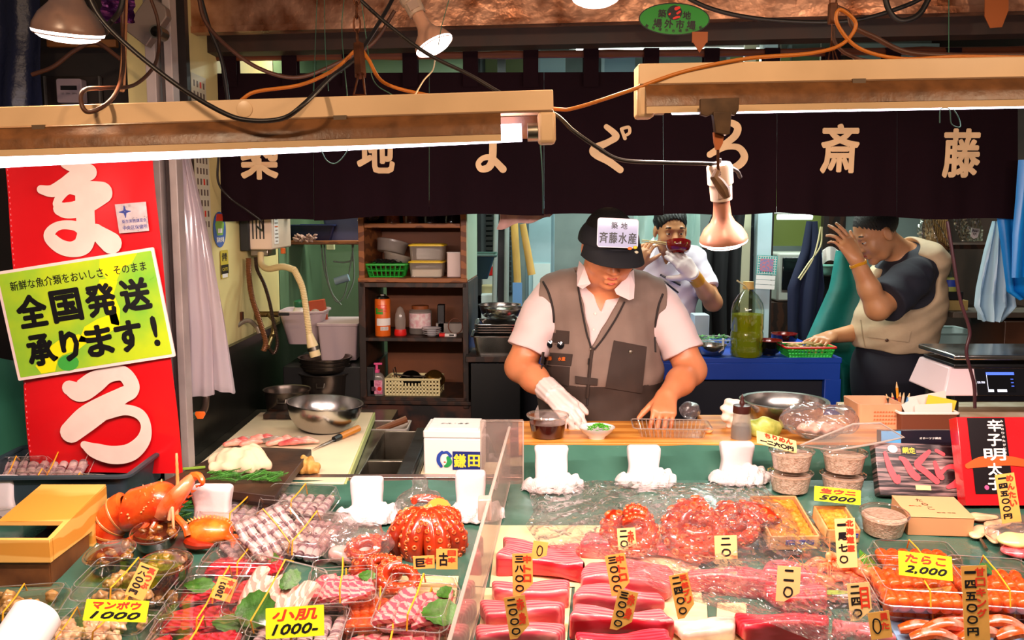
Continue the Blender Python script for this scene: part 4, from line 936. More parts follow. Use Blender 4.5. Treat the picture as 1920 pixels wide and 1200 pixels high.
# shelf over the green wall part, bins on it
p=PY(600,455,4.2);b=MB();b.box((p.x-.03,4.35,p.z),(.50,.30,.018),M_wood);tag(b.build('wall_shelf',bevel=.002),'brown wall shelf right of the water heater','shelf')
t=thing('shelf_bin','dark blue tray on the wall shelf beside the heater knob','bin',(PY(590,448,4.3).x,4.32,p.z+.009));M_dblue=mat('dark_blue_plastic','#16204a',.4)
b=MB();rings(b,[(rrect(.17,.18,.01),0),(rrect(.22,.22,.012),.07),(rrect(.21,.21,.012),.07),(rrect(.165,.175,.01),.004)],M_dblue,close_bottom=True,close_top=True);b.build('body',t)
b=MB();b.tube([(x,y,.07) for x,y in rrect(.225,.225,.013)],.004,M_dblue,6,closed=True);b.build('rim',t)
b=MB();random.seed(5)
for i in range(50):
    q=PY(570,447,4.14)+Vector((random.uniform(-.045,.05),random.uniform(-.01,.02),random.uniform(-.012,.016)));b.ball(q,(.010,.006,.005),mat('dried_bits','#b08c80',.7,var=.4,nscale=60),6,4,rot=(0,random.uniform(-1,1),0))
tag(b.build('dried_shells'),'pale dried scraps lying at the front of the wall shelf','dried scraps',kind='stuff')
t=thing('shelf_bin','slate blue bin right of the dark blue tray on the wall shelf','bin',(PY(648,446,4.3).x,4.36,p.z+.0095));M_slate=mat('slate_plastic','#4a5484',.45)
b=MB();rings(b,[(rrect(.17,.20,.015),0),(rrect(.20,.23,.015),.14),(rrect(.19,.22,.015),.14),(rrect(.165,.195,.015),.004)],M_slate,close_bottom=True,close_top=True);b.build('body',t);b=MB();b.tube([(x,y,.14) for x,y in rrect(.205,.235,.016)],.005,M_slate,6,closed=True);b.build('rim',t)
# hanging cables on the green wall
for k,pp in enumerate(([(602,455),(607,500),(618,540),(632,566),(646,552),(655,510),(663,458)],[(608,455),(612,508),(622,548),(640,572)],[(625,490),(645,492),(662,488)],[(660,455),(664,520),(650,560)])):
    cable('wall_wire',['pale wire looping down the green wall','second pale wire beside the loop on the green wall','short horizontal wire on the green wall','pale wire near the shelf unit on the green wall'][k],[(x,y,4.5) for x,y in pp],.004,mat('wire_pale','#8f9a88',.5),'wire')
b=MB();b.tube([PY(628,528,4.4),PY(654,520,4.4)],.018,mat('pale_blue_paper','#a8c0cc',.6),12);tag(b.build('paper_roll'),'small pale blue roll hanging among the wires on the green wall','roll')
b=MB();b.box(PY(620,462,4.6),(.04,.03,.035),M_creamp);tag(b.build('socket_box',bevel=.003),'small cream socket box under the wall shelf','socket')
# tub with detergent, white crate behind sink
cc=PY(568,640,3.9)
t=thing('wall_tub','pinkish white square tub hung against the green wall','tub',(cc.x,3.95,cc.z-.01));M_lil=mat('lilac_plastic','#bfa9ac',.45)
b=MB();rings(b,[(rrect(.13,.14,.03),0),(rrect(.19,.19,.03),.14),(rrect(.18,.18,.03),.14),(rrect(.125,.135,.03),.004)],M_lil,close_bottom=True,close_top=True);b.build('body',t,smooth=50);b=MB();b.tube([(x,y,.14) for x,y in rrect(.195,.195,.03)],.006,M_lil,6,closed=True);b.build('rim',t)
q=PY(560,590,3.9);t=thing('detergent_bottle','white detergent bottle with a green cap in the square tub','bottle',(q.x,3.92,cc.z));h0=PY(558,562,3.92).z-cc.z
b=MB();b.lathe([(0,0),(.033,0),(.035,.01),(.035,h0*.62),(.022,h0*.82),(.015,h0*.84)],M_white,seg=20);b.build('body',t,smooth=50);b=MB();b.lathe([(.018,h0*.8),(.026,h0*.86),(.024,h0*.96),(.010,h0),(0,h0)],mat('dark_green_plastic','#17603c',.4),seg=20);b.build('cap',t,smooth=50)
q=PY(597,575,3.98);b=MB();b.box((q.x,3.98,q.z-.02),(.07,.03,.10),mat('orange_red','#b0451c',.5),rot=(0,R(-8),0));tag(b.build('orange_packet',bevel=.003),'orange red packet standing in the square tub','packet')
q=PY(592,588,3.93);b=MB();b.ball((q.x,3.92,q.z),.022,M_clearm,16,10);tag(b.build('glass_bulb'),'small clear globe in front of the orange packet','bulb')
q=PY(636,672,3.85);t=thing('white_crate','pinkish white plastic crate left of the shelf unit','crate',(q.x,3.95,PY(636,676,3.82).z));hh=PY(636,612,3.82).z-PY(636,676,3.82).z
b=MB();rings(b,[(rrect(.15,.24,.012),0),(rrect(.17,.26,.012),hh)],M_lil,close_bottom=True);b.build('body',t,smooth=40);b=MB();b.prism(rrect(.178,.27,.012),.012,M_lil,T((0,0,hh)));b.build('lid',t,bevel=.002)
b=MB();p=PY(640,680,3.8);b.box((-.62-.14,3.92,p.z/2),(.38,.42,p.z-.006),M_black);tag(b.build('dark_cupboard',bevel=.003),'black cupboard carrying the white crate beside the shelf unit','cupboard')
# hanging clear bag on the post
M_film=clear('bag_film','#efe6ea',.14,.75,.12,milk=.6,mcol='#f2e4ea')
t=thing('plastic_bag_roll','bundle of long clear plastic bags hanging from the white post','bag',PY(370,740,2.7))
b=MB()
def bag(u,v):
    xs=[(330,346,285),(326,372,400),(335,385,520),(345,398,620),(346,402,740)]
    i=min(int(v*4),3);f=v*4-i;l=xs[i][0]*(1-f)+xs[i+1][0]*f;r=xs[i][1]*(1-f)+xs[i+1][1]*f;y=xs[i][2]*(1-f)+xs[i+1][2]*f
    p=PY(l+(r-l)*(.5-.5*math.cos(u*2*math.pi)),y,2.7);return (p.x,2.7-.03*math.sin(u*2*math.pi)*min(1,.3+v)+.006*math.sin(u*40+v*3),p.z)
b.grid(bag,60,30,M_film);b.build('front_bag',t,world=True,smooth=60)
b=MB()
def bag2(u,v):
    xs=[(338,352,285),(352,380,400),(372,398,480),(382,420,600),(396,440,738)]
    i=min(int(v*4),3);f=v*4-i;l=xs[i][0]*(1-f)+xs[i+1][0]*f;r=xs[i][1]*(1-f)+xs[i+1][1]*f;y=xs[i][2]*(1-f)+xs[i+1][2]*f-14*(abs(u-.5)*2)*(v > .9)
    p=PY(l+(r-l)*(.5-.5*math.cos(u*2*math.pi)),y,2.74);return (p.x,2.74-.026*math.sin(u*2*math.pi)+.005*math.sin(u*34+v*8),p.z)
b.grid(bag2,60,30,M_film);b.build('rear_bag',t,world=True,smooth=60)
# lower tap with hose
t=thing('garden_tap','lower bent tap with an orange handle beside the red banner','tap',PY(375,775,2.72));M_pipe=mat('dull_pipe','#5a4c44',.35,.8)
b=MB();b.tube(curve([PY(368,733,2.76),PY(378,733,2.72),PY(386,742,2.70),PY(384,765,2.70),PY(374,778,2.70)]),.0105,M_pipe,12);b.build('spout',t,world=True)
b=MB();b.prism([(-8,5),(8,5),(10,0),(5,-9),(-5,-9),(-10,0)],4,M_sorange,PXM(376,776,2.68));b.build('handle',t,world=True,bevel=.001)
ribbed([PY(368,777,2.71),PY(358,785,2.71),PY(351,810,2.71),PY(348,850,2.72),PY(347,900,2.72)],.009,mat('garden_hose','#4f756c',.4),'garden_hose','grey green hose dropping from the lower tap',step=.012,amp=.04)

# ---- sink counter on the left
ZC=.77
t=thing('sink_counter','steel sink counter with a black edge under the white cutting board','counter',(-.7,3.0,0))
b=MB();b.box((-.745,3.02,ZC-.02),(.57,1.14,.03),M_steel_d);b.box((-.745,3.05,.37),(.55,1.05,.70),M_black_steel);b.build('top',t,world=True,bevel=.002)
b=MB();xl,xr,y0,y1=-.46,-.335,2.47,3.2
for (c,d) in (((xl-.003,(y0+y1)/2,ZC-.09),(.006,y1-y0,.18)),(((xl+xr)/2,(y0+y1)/2,ZC-.17),(xr-xl,y1-y0,.006)),(((xl+xr)/2,y1,ZC-.09),(xr-xl,.006,.18)),(((xl+xr)/2,y0,ZC-.09),(xr-xl,.006,.18)),(((xl+xr)/2,2.83,ZC-.07),(xr-xl,.02,.13))): b.box(c,d,M_steel_d)
b.build('basin',t,world=True,bevel=.002)
b=MB();b.box((-.322,2.85,ZC-.008),(.05,.76,.03),mat('black_rubber','#131313',.35,var=.3,nscale=12,bump=.2,bscale=30));b.build('rubber_edge',t,world=True,bevel=.006)
b=MB();b.box((-.29,2.85,ZC-.15),(.012,.72,.28),M_steel_d);b.build('side_panel',t,world=True)
bl0,bl1,br0,br1=PZ(452,838,.80),PZ(468,790,.80),PZ(645,904,.80),PZ(700,772,.80)
t=thing('cutting_board','large pale plastic cutting board across the sink counter','cutting board',(-.7,2.9,ZC));b=MB()
M_board=mat('board_plastic','#e6d3b2',.45,var=.07,nscale=5,bump=.05,bscale=60)
L0=PZ(330,905,.80);L1=PZ(488,772,.80)
b.prism([(max(L0.x,-1.0),L0.y),(br0.x,br0.y),(br1.x,br1.y),(L1.x,L1.y)],.028,M_board,T((0,0,ZC)));b.build('board',t,world=True,bevel=.002)
b=MB();b.box(((br0.x+br1.x)/2+.004,(br0.y+br1.y)/2,ZC+.014),(.006,(br1.y-br0.y),.027),mat('board_edge','#b9c27e',.5),rot=(0,0,math.atan2(-(br1.x-br0.x),br1.y-br0.y)));b.build('edge',t,world=True)
ZB=.80
bowl('mixing_bowl','large steel mixing bowl on the pale cutting board',PZ(607,806,ZB),.128,.098,M_steel,(R(0),R(4),0),lip=.005,flat=.42)
p=PZ(575,786,ZB);b=MB();b.box((p.x-.06,p.y+.08,ZB+.009),(.20,.16,.018),M_dwood);tag(b.build('dark_plank',bevel=.002),'small dark wooden plank behind the large mixing bowl','plank')
def pot(label,pxx,pyb,Y,r,h,m,group=None):
    c=PY(pxx,pyb,Y);t=thing('steel_pot',label,'pot',c,group=group)
    b=MB();b.lathe([(0,0),(r*.8,0),(r*.86,.01),(r*.97,h*.9),(r,h),(r*1.06,h+.002),(r*1.06,h-.003),(r*.98,h-.004),(r*.95,h*.88),(r*.84,.012),(0,.006)],m,seg=40);b.build('body',t,smooth=40)
    b=MB();b.tube([(-.016,-r*.99,h*.82),(-.014,-r*1.07,h*.72),(.014,-r*1.07,h*.72),(.016,-r*.99,h*.82)],.003,M_steel_d,6);b.build('handle',t);return c
M_potd=mat('tarnished_steel','#6a6058',.25,.9)
pot('tarnished steel pot behind the large mixing bowl at left',540,790,3.42,.086,.125,M_potd)
c=pot('dark tall steel pot right of the tarnished pot',612,770,3.75,.105,.165,M_potd)
for i in range(3): bowl('nested_pan','shallow steel pan in the nest on top of the dark tall pot',c+Vector((0,0,.168+i*.016)),.098+.004*i,.03,M_potd,group='pans nested on the tall pot',flat=.8)
# knives, fish scraps, towel, dark board
t=thing('kitchen_knife','narrow knife with a light wooden handle on the pale cutting board','knife',PZ(640,820,ZB));b=MB();p0,p1,p2=PZ(585,843,ZB+.004),PZ(626,824,ZB+.006),PZ(672,803,ZB+.016)
b.tube([p0,p0.lerp(p1,.5),p1],[.001,.007,.009],M_steel,8,flat=.2);b.build('blade',t,world=True);b=MB();b.tube([p1,p1.lerp(p2,.25)],[.010,.011],M_black,10);b.build('ferrule',t,world=True);b=MB();b.tube([p1.lerp(p2,.25),p2],[.011,.012],mat('knife_wood','#c07a28',.45),10);b.build('handle',t,world=True)
t=thing('kitchen_knife','knife with a brown wooden handle leaning in the steel tray behind the sink','knife',PY(730,800,3.25));b=MB();p0,p1=PY(705,808,3.25),PY(762,786,3.3);b.tube([p0,p1],[.011,.014],mat('knife_brown','#6a3a18',.45),10);b.build('handle',t,world=True);b=MB();b.tube([p0,PY(688,815,3.22)],[.010,.002],M_steel,8,flat=.3);b.build('blade',t,world=True)
t=thing('steel_tray','white rimmed tray behind the sink holding the brown handled knife','tray',PY(725,812,3.28));p=PY(725,805,3.3)
b=MB();rings(b,[(rrect(.14,.12,.01),0),(rrect(.165,.15,.012),.045),(rrect(.155,.14,.012),.045),(rrect(.135,.115,.01),.003)],mat('dull_white','#b9b0a8',.4),close_bottom=True,close_top=True)
b2=b.build('body',t);b2.location=(0,.03,-.02)
random.seed(11);M_f1=mat('fish_pink','#e07068',.3,col2='#f0c4ac',nscale=22,coat=.4);M_f2=mat('fish_red','#b02434',.3,col2='#e88a80',nscale=30,coat=.4);M_f3=mat('fish_grey','#5c5550',.3,col2='#d8c4b0',nscale=26,coat=.4)
for i in range(12):
    u=i/11;p=PZ(440+135*u+random.uniform(-6,6),832-6*math.sin(u*3)+random.uniform(-4,3),ZB+.012);s=SDF((-.06,-.04,-.02),(.06,.04,.03),.0025);a_=random.uniform(-.6,.6)
    L2=random.uniform(.02,.042);d=np.array([math.cos(a_)*L2,math.sin(a_)*L2*.6,random.uniform(-.004,.006)])
    s.cone(-d,d*.1+np.array([0,.006,.005]),.010,.013,.01).cone(d*.1+np.array([0,.006,.005]),d,.013,.007,.01)
    b=MB();s.into(b,(M_f1,M_f2,M_f3,M_f1)[i % 4],1,T(s=(1,.75,.8)));o=b.build('fish_scrap',origin=(0,0,0),smooth=70);o.location=p
    tag(o,'glistening pink fish trimming in the heap on the pale cutting board','fish scrap','fish trimmings on the cutting board')
db=[PZ(346,905,.86),PZ(500,935,.86),PZ(583,838,.86),PZ(435,838,.86)]
ZD=.845;pts=[PZ(300,905,ZD),PZ(515,930,ZD),PZ(584,842,ZD),PZ(440,836,ZD)]
t=thing('dark_board','dark stained wooden board laid across the front of the cutting board','board',(pts[1]+pts[0])/2-Vector((0,0,.02)))
b=MB();b.prism([(p.x,p.y) for p in pts],.022,mat('stained_board','#4a2c1c',.5,col2='#2a160e',nscale=9,bump=.2,bscale=40),T((0,0,ZD-.022)));b.build('board',t,world=True,bevel=.002)
b=MB();b.box((pts[0].lerp(pts[1],.6)+Vector((0,.04,-.032))),(.25,.04,.022),M_dwood,rot=(0,0,-.3));b.build('batten',t,world=True)
t=None
s=SDF((-.10,-.07,-.02),(.10,.07,.07),.003);s.cone((-.075,.01,.012),(-.03,0,.018),.018,.024,.02).cone((-.03,0,.018),(.03,.01,.026),.026,.03,.02).cone((.03,.01,.026),(.075,-.012,.008),.024,.016,.02).cone((-.06,-.03,.006),(.04,-.03,.008),.015,.018,.02).ell((.0,.02,.03),(.03,.02,.018),.02)
s.wrinkle(lambda X,Y,Z: .003*np.sin(X*50+Y*90)+.0018*np.sin(X*120-Y*150+Z*100)+.0015*np.sin(Y*260+X*90));s.plane((0,0,-.008),(0,0,-1))
b=MB();s.into(b,mat('towel_cotton','#dcbf9f',.85,bump=.3,bscale=300,dist=.001),2);o=b.build('folded_towel',origin=(0,0,-.008),smooth=80);o.location=PZ(450,880,ZD)+Vector((0,0,.0));tag(o,'crumpled cream towel lying on the dark board','towel')
s=SDF((-.05,-.04,-.005),(.05,.04,.06),.003);s.ell((0,0,.022),(.036,.026,.026),.01).cone((-.02,0,.012),(.02,0,.012),.022,.022,.01);s.wrinkle(lambda X,Y,Z: .003*np.sin(X*260)+.002*np.sin(Z*200+Y*150));s.plane((0,0,0),(0,0,-1))
b=MB();s.into(b,mat('tan_root','#d9a95c',.6,col2='#a8742c',nscale=50),1);o=b.build('ginger_root',origin=(0,0,0),smooth=80);o.location=PZ(572,886,ZB);tag(o,'knobbly tan block lying beside the dark board on the cutting board','root')
# styrofoam box
bx0=PY(797,893,2.72);bx1=PY(906,893,2.72);zt_=PY(797,822,2.72).z;w_=bx1.x-bx0.x;h_=zt_-bx0.z;M_foam=mat('styrofoam','#ddd6d4',.7,bump=.15,bscale=200,dist=.001)
t=thing('foam_box','white styrofoam box with a blue and yellow brand panel beside the clear divider','box',((bx0.x+bx1.x)/2,2.80,bx0.z),(0,0,R(-3)))
b=MB();b.box((0,0,h_/2),(w_,.16,h_),M_foam);b.build('body',t,bevel=.005)
b=MB();b.box((0,0,h_+.012),(w_+.002,.162,.024),M_foam);b.box((0,0,h_+.026),(w_-.02,.14,.008),M_foam);o=b.build('lid',t,bevel=.004)
k=.00161;X_=Matrix(((k,0,0,0),(0,0,-k,-.0812),(0,k,0,h_/2-.008),(0,0,0,1)))
b=MB();b.box((28,-1,.3),(56,36,.6),mat('brand_navy','#15256e',.5),X=X_);my2=mat('brand_yellow','#e9d23a',.5);b.text('鎌',28,my2,X_ @ T((14,-1,.8)),.03,fit=(24,27));b.text('田',28,my2,X_ @ T((41,-1,.8)),.03,fit=(23,24));b.build('brand_panel',t,smooth=0)
b=MB();mb_,mg_=mat('emblem_blue','#1f3f9a',.5),mat('emblem_green','#1f8f4a',.5)
b.stroke([(-20,15,3),(-26,8,3.5),(-27,-3,3.5),(-22,-12,3)],mb_,X_,.5);b.stroke([(-18,14,2),(-10,15,2.5),(-4,8,3)],mb_,X_,.6);b.stroke([(-8,4,4),(-6,-4,5),(-10,-10,4),(-15,-12,2)],mg_,X_,.7);b.raw([(x-15,y-1,.4) for x,y in el(7,9)],[tuple(range(40))],M_paper,X_);b.stroke([(-16,-4,1.2),(-14,-4,1.2)],M_redink,X_,1.0);b.build('emblem',t,smooth=0)
b=MB();Xt=T((0,-.01,h_+.0305));b.text('シル・みそ',.018,M_ink,Xt,.02,shear=.3);b.build('lid_lettering',t,smooth=0)
b=MB();p=PY(835,905,2.68);b.box((p.x+.02,2.78,p.z-.004),(.30,.22,.02),mat('pale_timber','#d9c8a6',.55,var=.1,nscale=9));b.box((p.x-.05,2.80,p.z+.010),(.06,.18,.012),mat('pale_timber','#d9c8a6'));tag(b.build('pale_board',bevel=.002),'pale wooden boards under the styrofoam box','board')
b=MB();b.box((-.14,2.86,.37),(.26,.30,.74),M_black_steel);tag(b.build('plinth',bevel=.003),'dark steel plinth under the styrofoam box','plinth')

# ---- blue worktable
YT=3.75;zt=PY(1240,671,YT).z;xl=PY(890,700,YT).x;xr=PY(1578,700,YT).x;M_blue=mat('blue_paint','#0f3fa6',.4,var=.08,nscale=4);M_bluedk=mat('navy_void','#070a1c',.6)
t=thing('blue_worktable','long blue worktable with a dark recessed front behind the cook in the cap','table',((xl+xr)/2,4.05,0));ww=xr-xl
def tb(name,c,d,m): b=MB();b.box(c,d,m);b.build(name,t,bevel=.003)
tb('top',(0,.0,zt-.012),(ww,.6,.024),M_blue);tb('apron',(0,-.29,zt-.058),(ww-.01,.02,.072),M_blue)
for sx in (-1,1): tb('leg',(sx*(ww/2-.035),-.285,(zt-.09)/2),(.07,.03,zt-.09),M_blue)
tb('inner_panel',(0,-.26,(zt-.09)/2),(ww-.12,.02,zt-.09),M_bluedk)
tb('lower_rail',(0,-.29,PY(0,900,YT).z),(ww-.1,.02,.06),M_blue)
# things on it
def on(pxx,dy): return Vector((PY(pxx,640,YT+dy).x,YT+dy,zt))
t=thing('oil_bottle','big clear bottle of yellow cooking oil on the blue worktable','bottle',on(1400,.05));hb=PY(1400,528,YT+.05).z-zt;rb=.068;M_oil=mat('cooking_oil','#a5a81c',.1,coat=.6);
M_oil=clear('oil_tint','#dcd460',.05,.4,.05,milk=.30,mcol='#d0c638');M_pet=clear('pet_plastic','#e9f0e4',.08,.7,.06)
pr=[(0,0),(rb*.9,.0),(rb,.012),(rb,.035),(rb*.95,.045),(rb,.055),(rb,.10),(rb*.95,.108),(rb,.116),(rb,hb*.56)]
b=MB();b.lathe(pr+[(rb,hb*.62),(rb*.9,hb*.72),(rb*.6,hb*.82),(rb*.32,hb*.88),(rb*.3,hb*.91)],M_pet,seg=40);b.build('body',t,smooth=50)
b=MB();b.lathe([(r*.96,z+.002) for r,z in pr]+[(0,hb*.56)],M_oil,seg=40);b.build('oil_level',t,smooth=50)
b=MB();b.lathe([(rb*.34,hb*.90),(rb*.36,hb*.905),(rb*.36,hb*.93),(rb*.33,hb*.93),(rb*.33,hb),(0,hb)],mat('cap_tan','#c9a860',.5),seg=24);b.build('cap',t,smooth=40)
b=MB();b.tube([(-.002,-.02,hb*.88),(-.02,-.03,hb*.95),(-.055,-.02,hb*1.02)],[.003,.004,.006],M_creamp,6,flat=.5);b.build('spoon_tie',t)
M_lac=mat('black_lacquer','#0d0b0b',.15,coat=.6);M_lacr=mat('red_lacquer','#7a1616',.18,coat=.6)
def lacq(label,c,r,h,m=M_lac,rot=(0,0,0)):
    t=thing('lacquer_bowl',label,'bowl',c,rot,'lacquer bowls')
    b=MB();b.lathe([(r*.5,0),(r*.52,.006),(r*.75,.012),(r*.95,h*.55),(r,h),(r*.975,h)],m,seg=36);b.build('outside',t,smooth=50)
    b=MB();b.lathe([(r*.975,h),(r*.92,h*.55),(r*.7,.018),(0,.015)],M_lacr,seg=36);b.lathe([(r*.97,h+.0005),(r*1.01,h+.0005),(r*1.01,h-.004)],M_lacr,seg=36);b.build('red_inside',t,smooth=50);return t
lacq('tall black lacquer bowl with a red inside at the back of the blue table',on(1470,.32) ,.058,.062);lacq('black lacquer bowl with a red inside hidden behind the oil bottle',on(1442,.08),.055,.066);lacq('low black lacquer bowl beside the red rimmed basket',on(1480,.2),.052,.03)
b=MB();p=on(1500,.22)+Vector((0,0,.008));b.tube([p+Vector((-.04,-.0,.02)),p+Vector((.09,-.1,.0))],.003,M_white,6);tag(b.build('chopstick'),'pale chopstick lying beside the lacquer bowls','chopstick')
bt=basket('produce_basket','green mesh basket with a red rim under the beige vested man',on(1512,.07),.205,.13,.042,M_greenp,M_redp,nx=14,nz=3,taper=.86)
random.seed(9);pb=on(1512,.07);M_bam=mat('bamboo_shoot','#d6b478',.6,col2='#8a6a34',nscale=40)
for i in range(14):
    b=MB();b.tube([(-.035,0,0),(0,0,.006),(.035,0,0)],[.004,.009,.002],M_bam,7,flat=.7);o=b.build('dried_fish',origin=(0,0,0));o.location=pb+Vector((random.uniform(-.06,.065),random.uniform(-.04,.045),.022+.002*i));o.rotation_euler=(random.uniform(-.3,.3),random.uniform(-.35,.35),random.uniform(0,6));tag(o,'small golden piece among those heaped in the red rimmed basket','snack','golden pieces in the red rimmed basket')
bowl('steel_bowl','small steel bowl beside the oil bottle behind the cook\'s shoulder',on(1333,.08),.062,.045,M_steel,lip=.005,flat=.6)
b=MB();p=on(1345,.06)+Vector((0,-.02,.02));b.tube([p+Vector((.0,0,.0)),p+Vector((.02,0,.012)),p+Vector((.02,0,.055))],[.016,.012,.014],M_white,8,flat=.35);tag(b.build('plastic_spoon'),'white plastic spoon standing in the small steel bowl','spoon')
t=thing('greens_tray','clear tray behind the small steel bowl holding chopped green leaves','tray',on(1320,.35));b=MB();rings(b,[(rrect(.22,.13,.012),0),(rrect(.25,.15,.012),.035)],M_clear,close_bottom=True);b.build('tray_body',t);b=MB();b.tube([(x,y,.035) for x,y in rrect(.255,.155,.013)],.003,M_clearm,6,closed=True);b.build('rim',t)
b=MB();random.seed(4);M_leaf=mat('leaf_green','#3f8a24',.5,col2='#1f5a14',nscale=30)
for i in range(150):
    q=on(1328,.35)+Vector((random.uniform(-.085,.085),random.uniform(-.05,.05),random.uniform(.02,.048)));a_=random.uniform(0,6.28);d=Vector((math.cos(a_),math.sin(a_),random.uniform(-.4,.5)))*.014;n_=Vector((-d.y,d.x,0))*.35
    b.raw([q-d,q+n_,q+d,q-n_],[(0,1,2,3)],M_leaf)
tag(b.build('chopped_leaves',smooth=0),'chopped green leaves heaped in the clear tray','leaves',kind='stuff')
t=thing('foam_cup','pale green paper cup in foil behind the cook\'s right shoulder','cup',on(1285,.12));b=MB();b.lathe([(0,0),(.024,0),(.034,.07),(.033,.07),(.023,.003),(0,.003)],mat('cup_green','#c8cfa0',.5),seg=28);b.build('cup_body',t);b=MB();b.lathe([(.028+.002*(i % 2),.0+i*.008) for i in range(7)],mat('foil','#c8d4d8',.2,.9,bump=.8,bscale=50),seg=24);b.build('foil_wrap',t)
p=on(1315,.5);b=MB();b.box(p+Vector((-.01,.0,.065)),(.07,.10,.13),mat('blue_white','#b8cbd4',.5));b.box(p+Vector((-.01,0,.003)),(.12,.14,.006),mat('blue_white','#b8cbd4'));tag(b.build('white_dispenser',bevel=.004),'bluish white boxy dispenser behind the man drinking soup','dispenser')
# ---- trays left of the cook
pl=PY(915,672,3.62);b=MB();b.box((pl.x+.03,3.72,pl.z),(.24,.26,.022),M_dwood);b.box((pl.x+.03,3.72,(pl.z-.02)/2),(.2,.2,pl.z-.02),M_black);tag(b.build('side_table',bevel=.002),'dark wooden stand between the shelf unit and the blue worktable','stand')
zz=pl.z+.012
def tray(label,c,w,d,h):
    t=thing('steel_tray',label,'tray',c,group='steel trays beside the shelf unit');b=MB();rings(b,[(rrect(w*.86,d*.86,.02),0),(rrect(w,d,.022),h),(rrect(w+.018,d+.018,.025),h+.001),(rrect(w+.018,d+.018,.025),h-.003),(rrect(w-.002,d-.002,.022),h-.001),(rrect(w*.86-.003,d*.86-.003,.02),.002)],M_steel,close_bottom=True,close_top=True);b.build('body',t,smooth=40)
    b=MB();b.tube([(x,y,h) for x,y in rrect(w+.018,d+.018,.025)],.0022,M_steel,6,closed=True);b.build('rim',t)
tray('deep steel tray at the bottom of the stack left of the cook',(pl.x+.035,3.70,zz),.19,.2,.080)
for i in range(4): tray('shallow steel tray in the stack on the deep tray',(pl.x+.045,3.71,zz+.074+i*.010),.18,.19,.022)
p=Vector((pl.x+.05,3.72,zz+.135));bowl('steel_bowl','steel bowl on top of the tray stack, nearer one',p+Vector((.02,-.02,0)),.082,.05,M_steel);bowl('steel_bowl','steel bowl on top of the tray stack, farther one',p+Vector((-.005,.07,-.0)),.085,.055,M_steel,flat=.6)
t=thing('sauce_bottle','red squeeze bottle beside the cook\'s sleeve','bottle',(PY(970,640,3.55).x,3.55,PY(970,650,3.55).z));b=MB();b.lathe([(0,0),(.018,0),(.02,.004),(.02,.06)],mat('ketchup','#7a1c10',.4),seg=20);b.build('body',t);b=MB();b.lathe([(.021,.04),(.021,.066),(.012,.078),(.004,.082),(.003,.11),(0,.11)],M_redp,seg=20);b.build('nozzle',t,smooth=40)
# ---- rear: poles, foam boxes, doors, cloths
t=thing('broom_pole','yellow bamboo pole standing behind the cook, tallest one','pole',PY(972,580,4.8));b=MB();b.tube([PY(964,415,4.8),PY(970,520,4.8),PY(972,760,4.8),Vector((PY(973,760,4.8).x,4.8,.002))],.020,mat('bamboo_yel','#c9a052',.5,var=.2,nscale=14,stretch=(1,1,.3)),12);b.build('shaft',t,world=True);b=MB();b.box(PY(970,560,4.77),(.05,.006,.17),mat('blue_label','#5a8ab8',.5));b.build('label',t,world=True)
b=MB();b.tube([PY(980,420,4.6),PY(997,515,4.6)],[.017,.020],mat('bamboo_yel','#c9a052'),12);tag(b.build('short_pole'),'short slanted bamboo pole end behind the cook','pole')
for x0,x1,lb_ in ((931,926,'grey pipe standing right of the shelf unit'),(951,949,'white pipe left of the yellow bamboo pole')):
    b=MB();b.tube([PY(x0,380,4.9),PY(x1,600,4.9),Vector((PY(x1,600,4.9).x,4.9,.002))],.013,mat('pipe_grey','#8d9894',.5),10);tag(b.build('standing_pipe'),lb_,'pipe')
b=MB();q=PY(940,400,5.0);b.box((PY(941,500,5.0).x,5.0,1.3),(.045,.05,2.6),M_black);struct(b.build('trim_7',smooth=0))
t=thing('glass_door','pale blue glazed fridge door behind the cook','door',PY(1016,600,5.3));q=PY(985,400,5.3);q2=PY(1040,400,5.3)
b=MB();b.box(((q.x+q2.x)/2,5.32,.83),(q2.x-q.x,.05,1.65),mat('fridge_frame','#6f8a90',.4));b.build('frame',t,world=True,bevel=.004);b=MB();b.box(((q.x+q2.x)/2,5.285,1.12),(q2.x-q.x-.04,.01,1.0),mat('fridge_glass','#9fc0c6',.2,var=.15,nscale=3));b.build('pane',t,world=True);b=MB();b.box(((q.x+q2.x)/2+.01,5.275,1.12),(.10,.008,.28),mat('fridge_paper','#cfe0dc',.6));b.build('paper',t,world=True)
for k,(x0,x1,y0,y1,Y,c_) in enumerate(((895,928,478,535,5.2,'#c9d2d0'),(893,927,535,552,5.1,'#b8a878'),(893,925,552,600,5.0,'#cfdad8'))):
    p,q=PY(x0,y0,Y),PY(x1,y1,Y);b=MB();b.box(((p.x+q.x)/2,Y+.1,(p.z+q.z)/2),(q.x-p.x,.2,p.z-q.z-.004),mat('foamb_%d' % k,c_,.7));
    if k == 0: b.prism([(-.03,-.03),(.03,-.03),(.03,.04)],.002,M_redp,T(((p.x+q.x)/2+.02,Y-.001,(p.z+q.z)/2),(R(90),0,0)))
    tag(b.build('foam_crate',bevel=.004),['white foam crate with a red triangle, topmost of the rear stack','tan carton in the middle of the rear stack','pale foam crate low in the rear stack'][k],'crate')
b=MB();p,q=PY(893,600,5.1),PY(930,600,5.1);b.box(((p.x+q.x)/2,5.2,p.z/2-.005),(q.x-p.x,.25,p.z-.012),M_black);tag(b.build('crate_stand'),'dark stand under the rear crates','stand')
t=thing('plastic_crate','dark green plastic crate sticking out behind the shelf unit','crate',PY(900,548,4.25));p=PY(900,500,4.25)
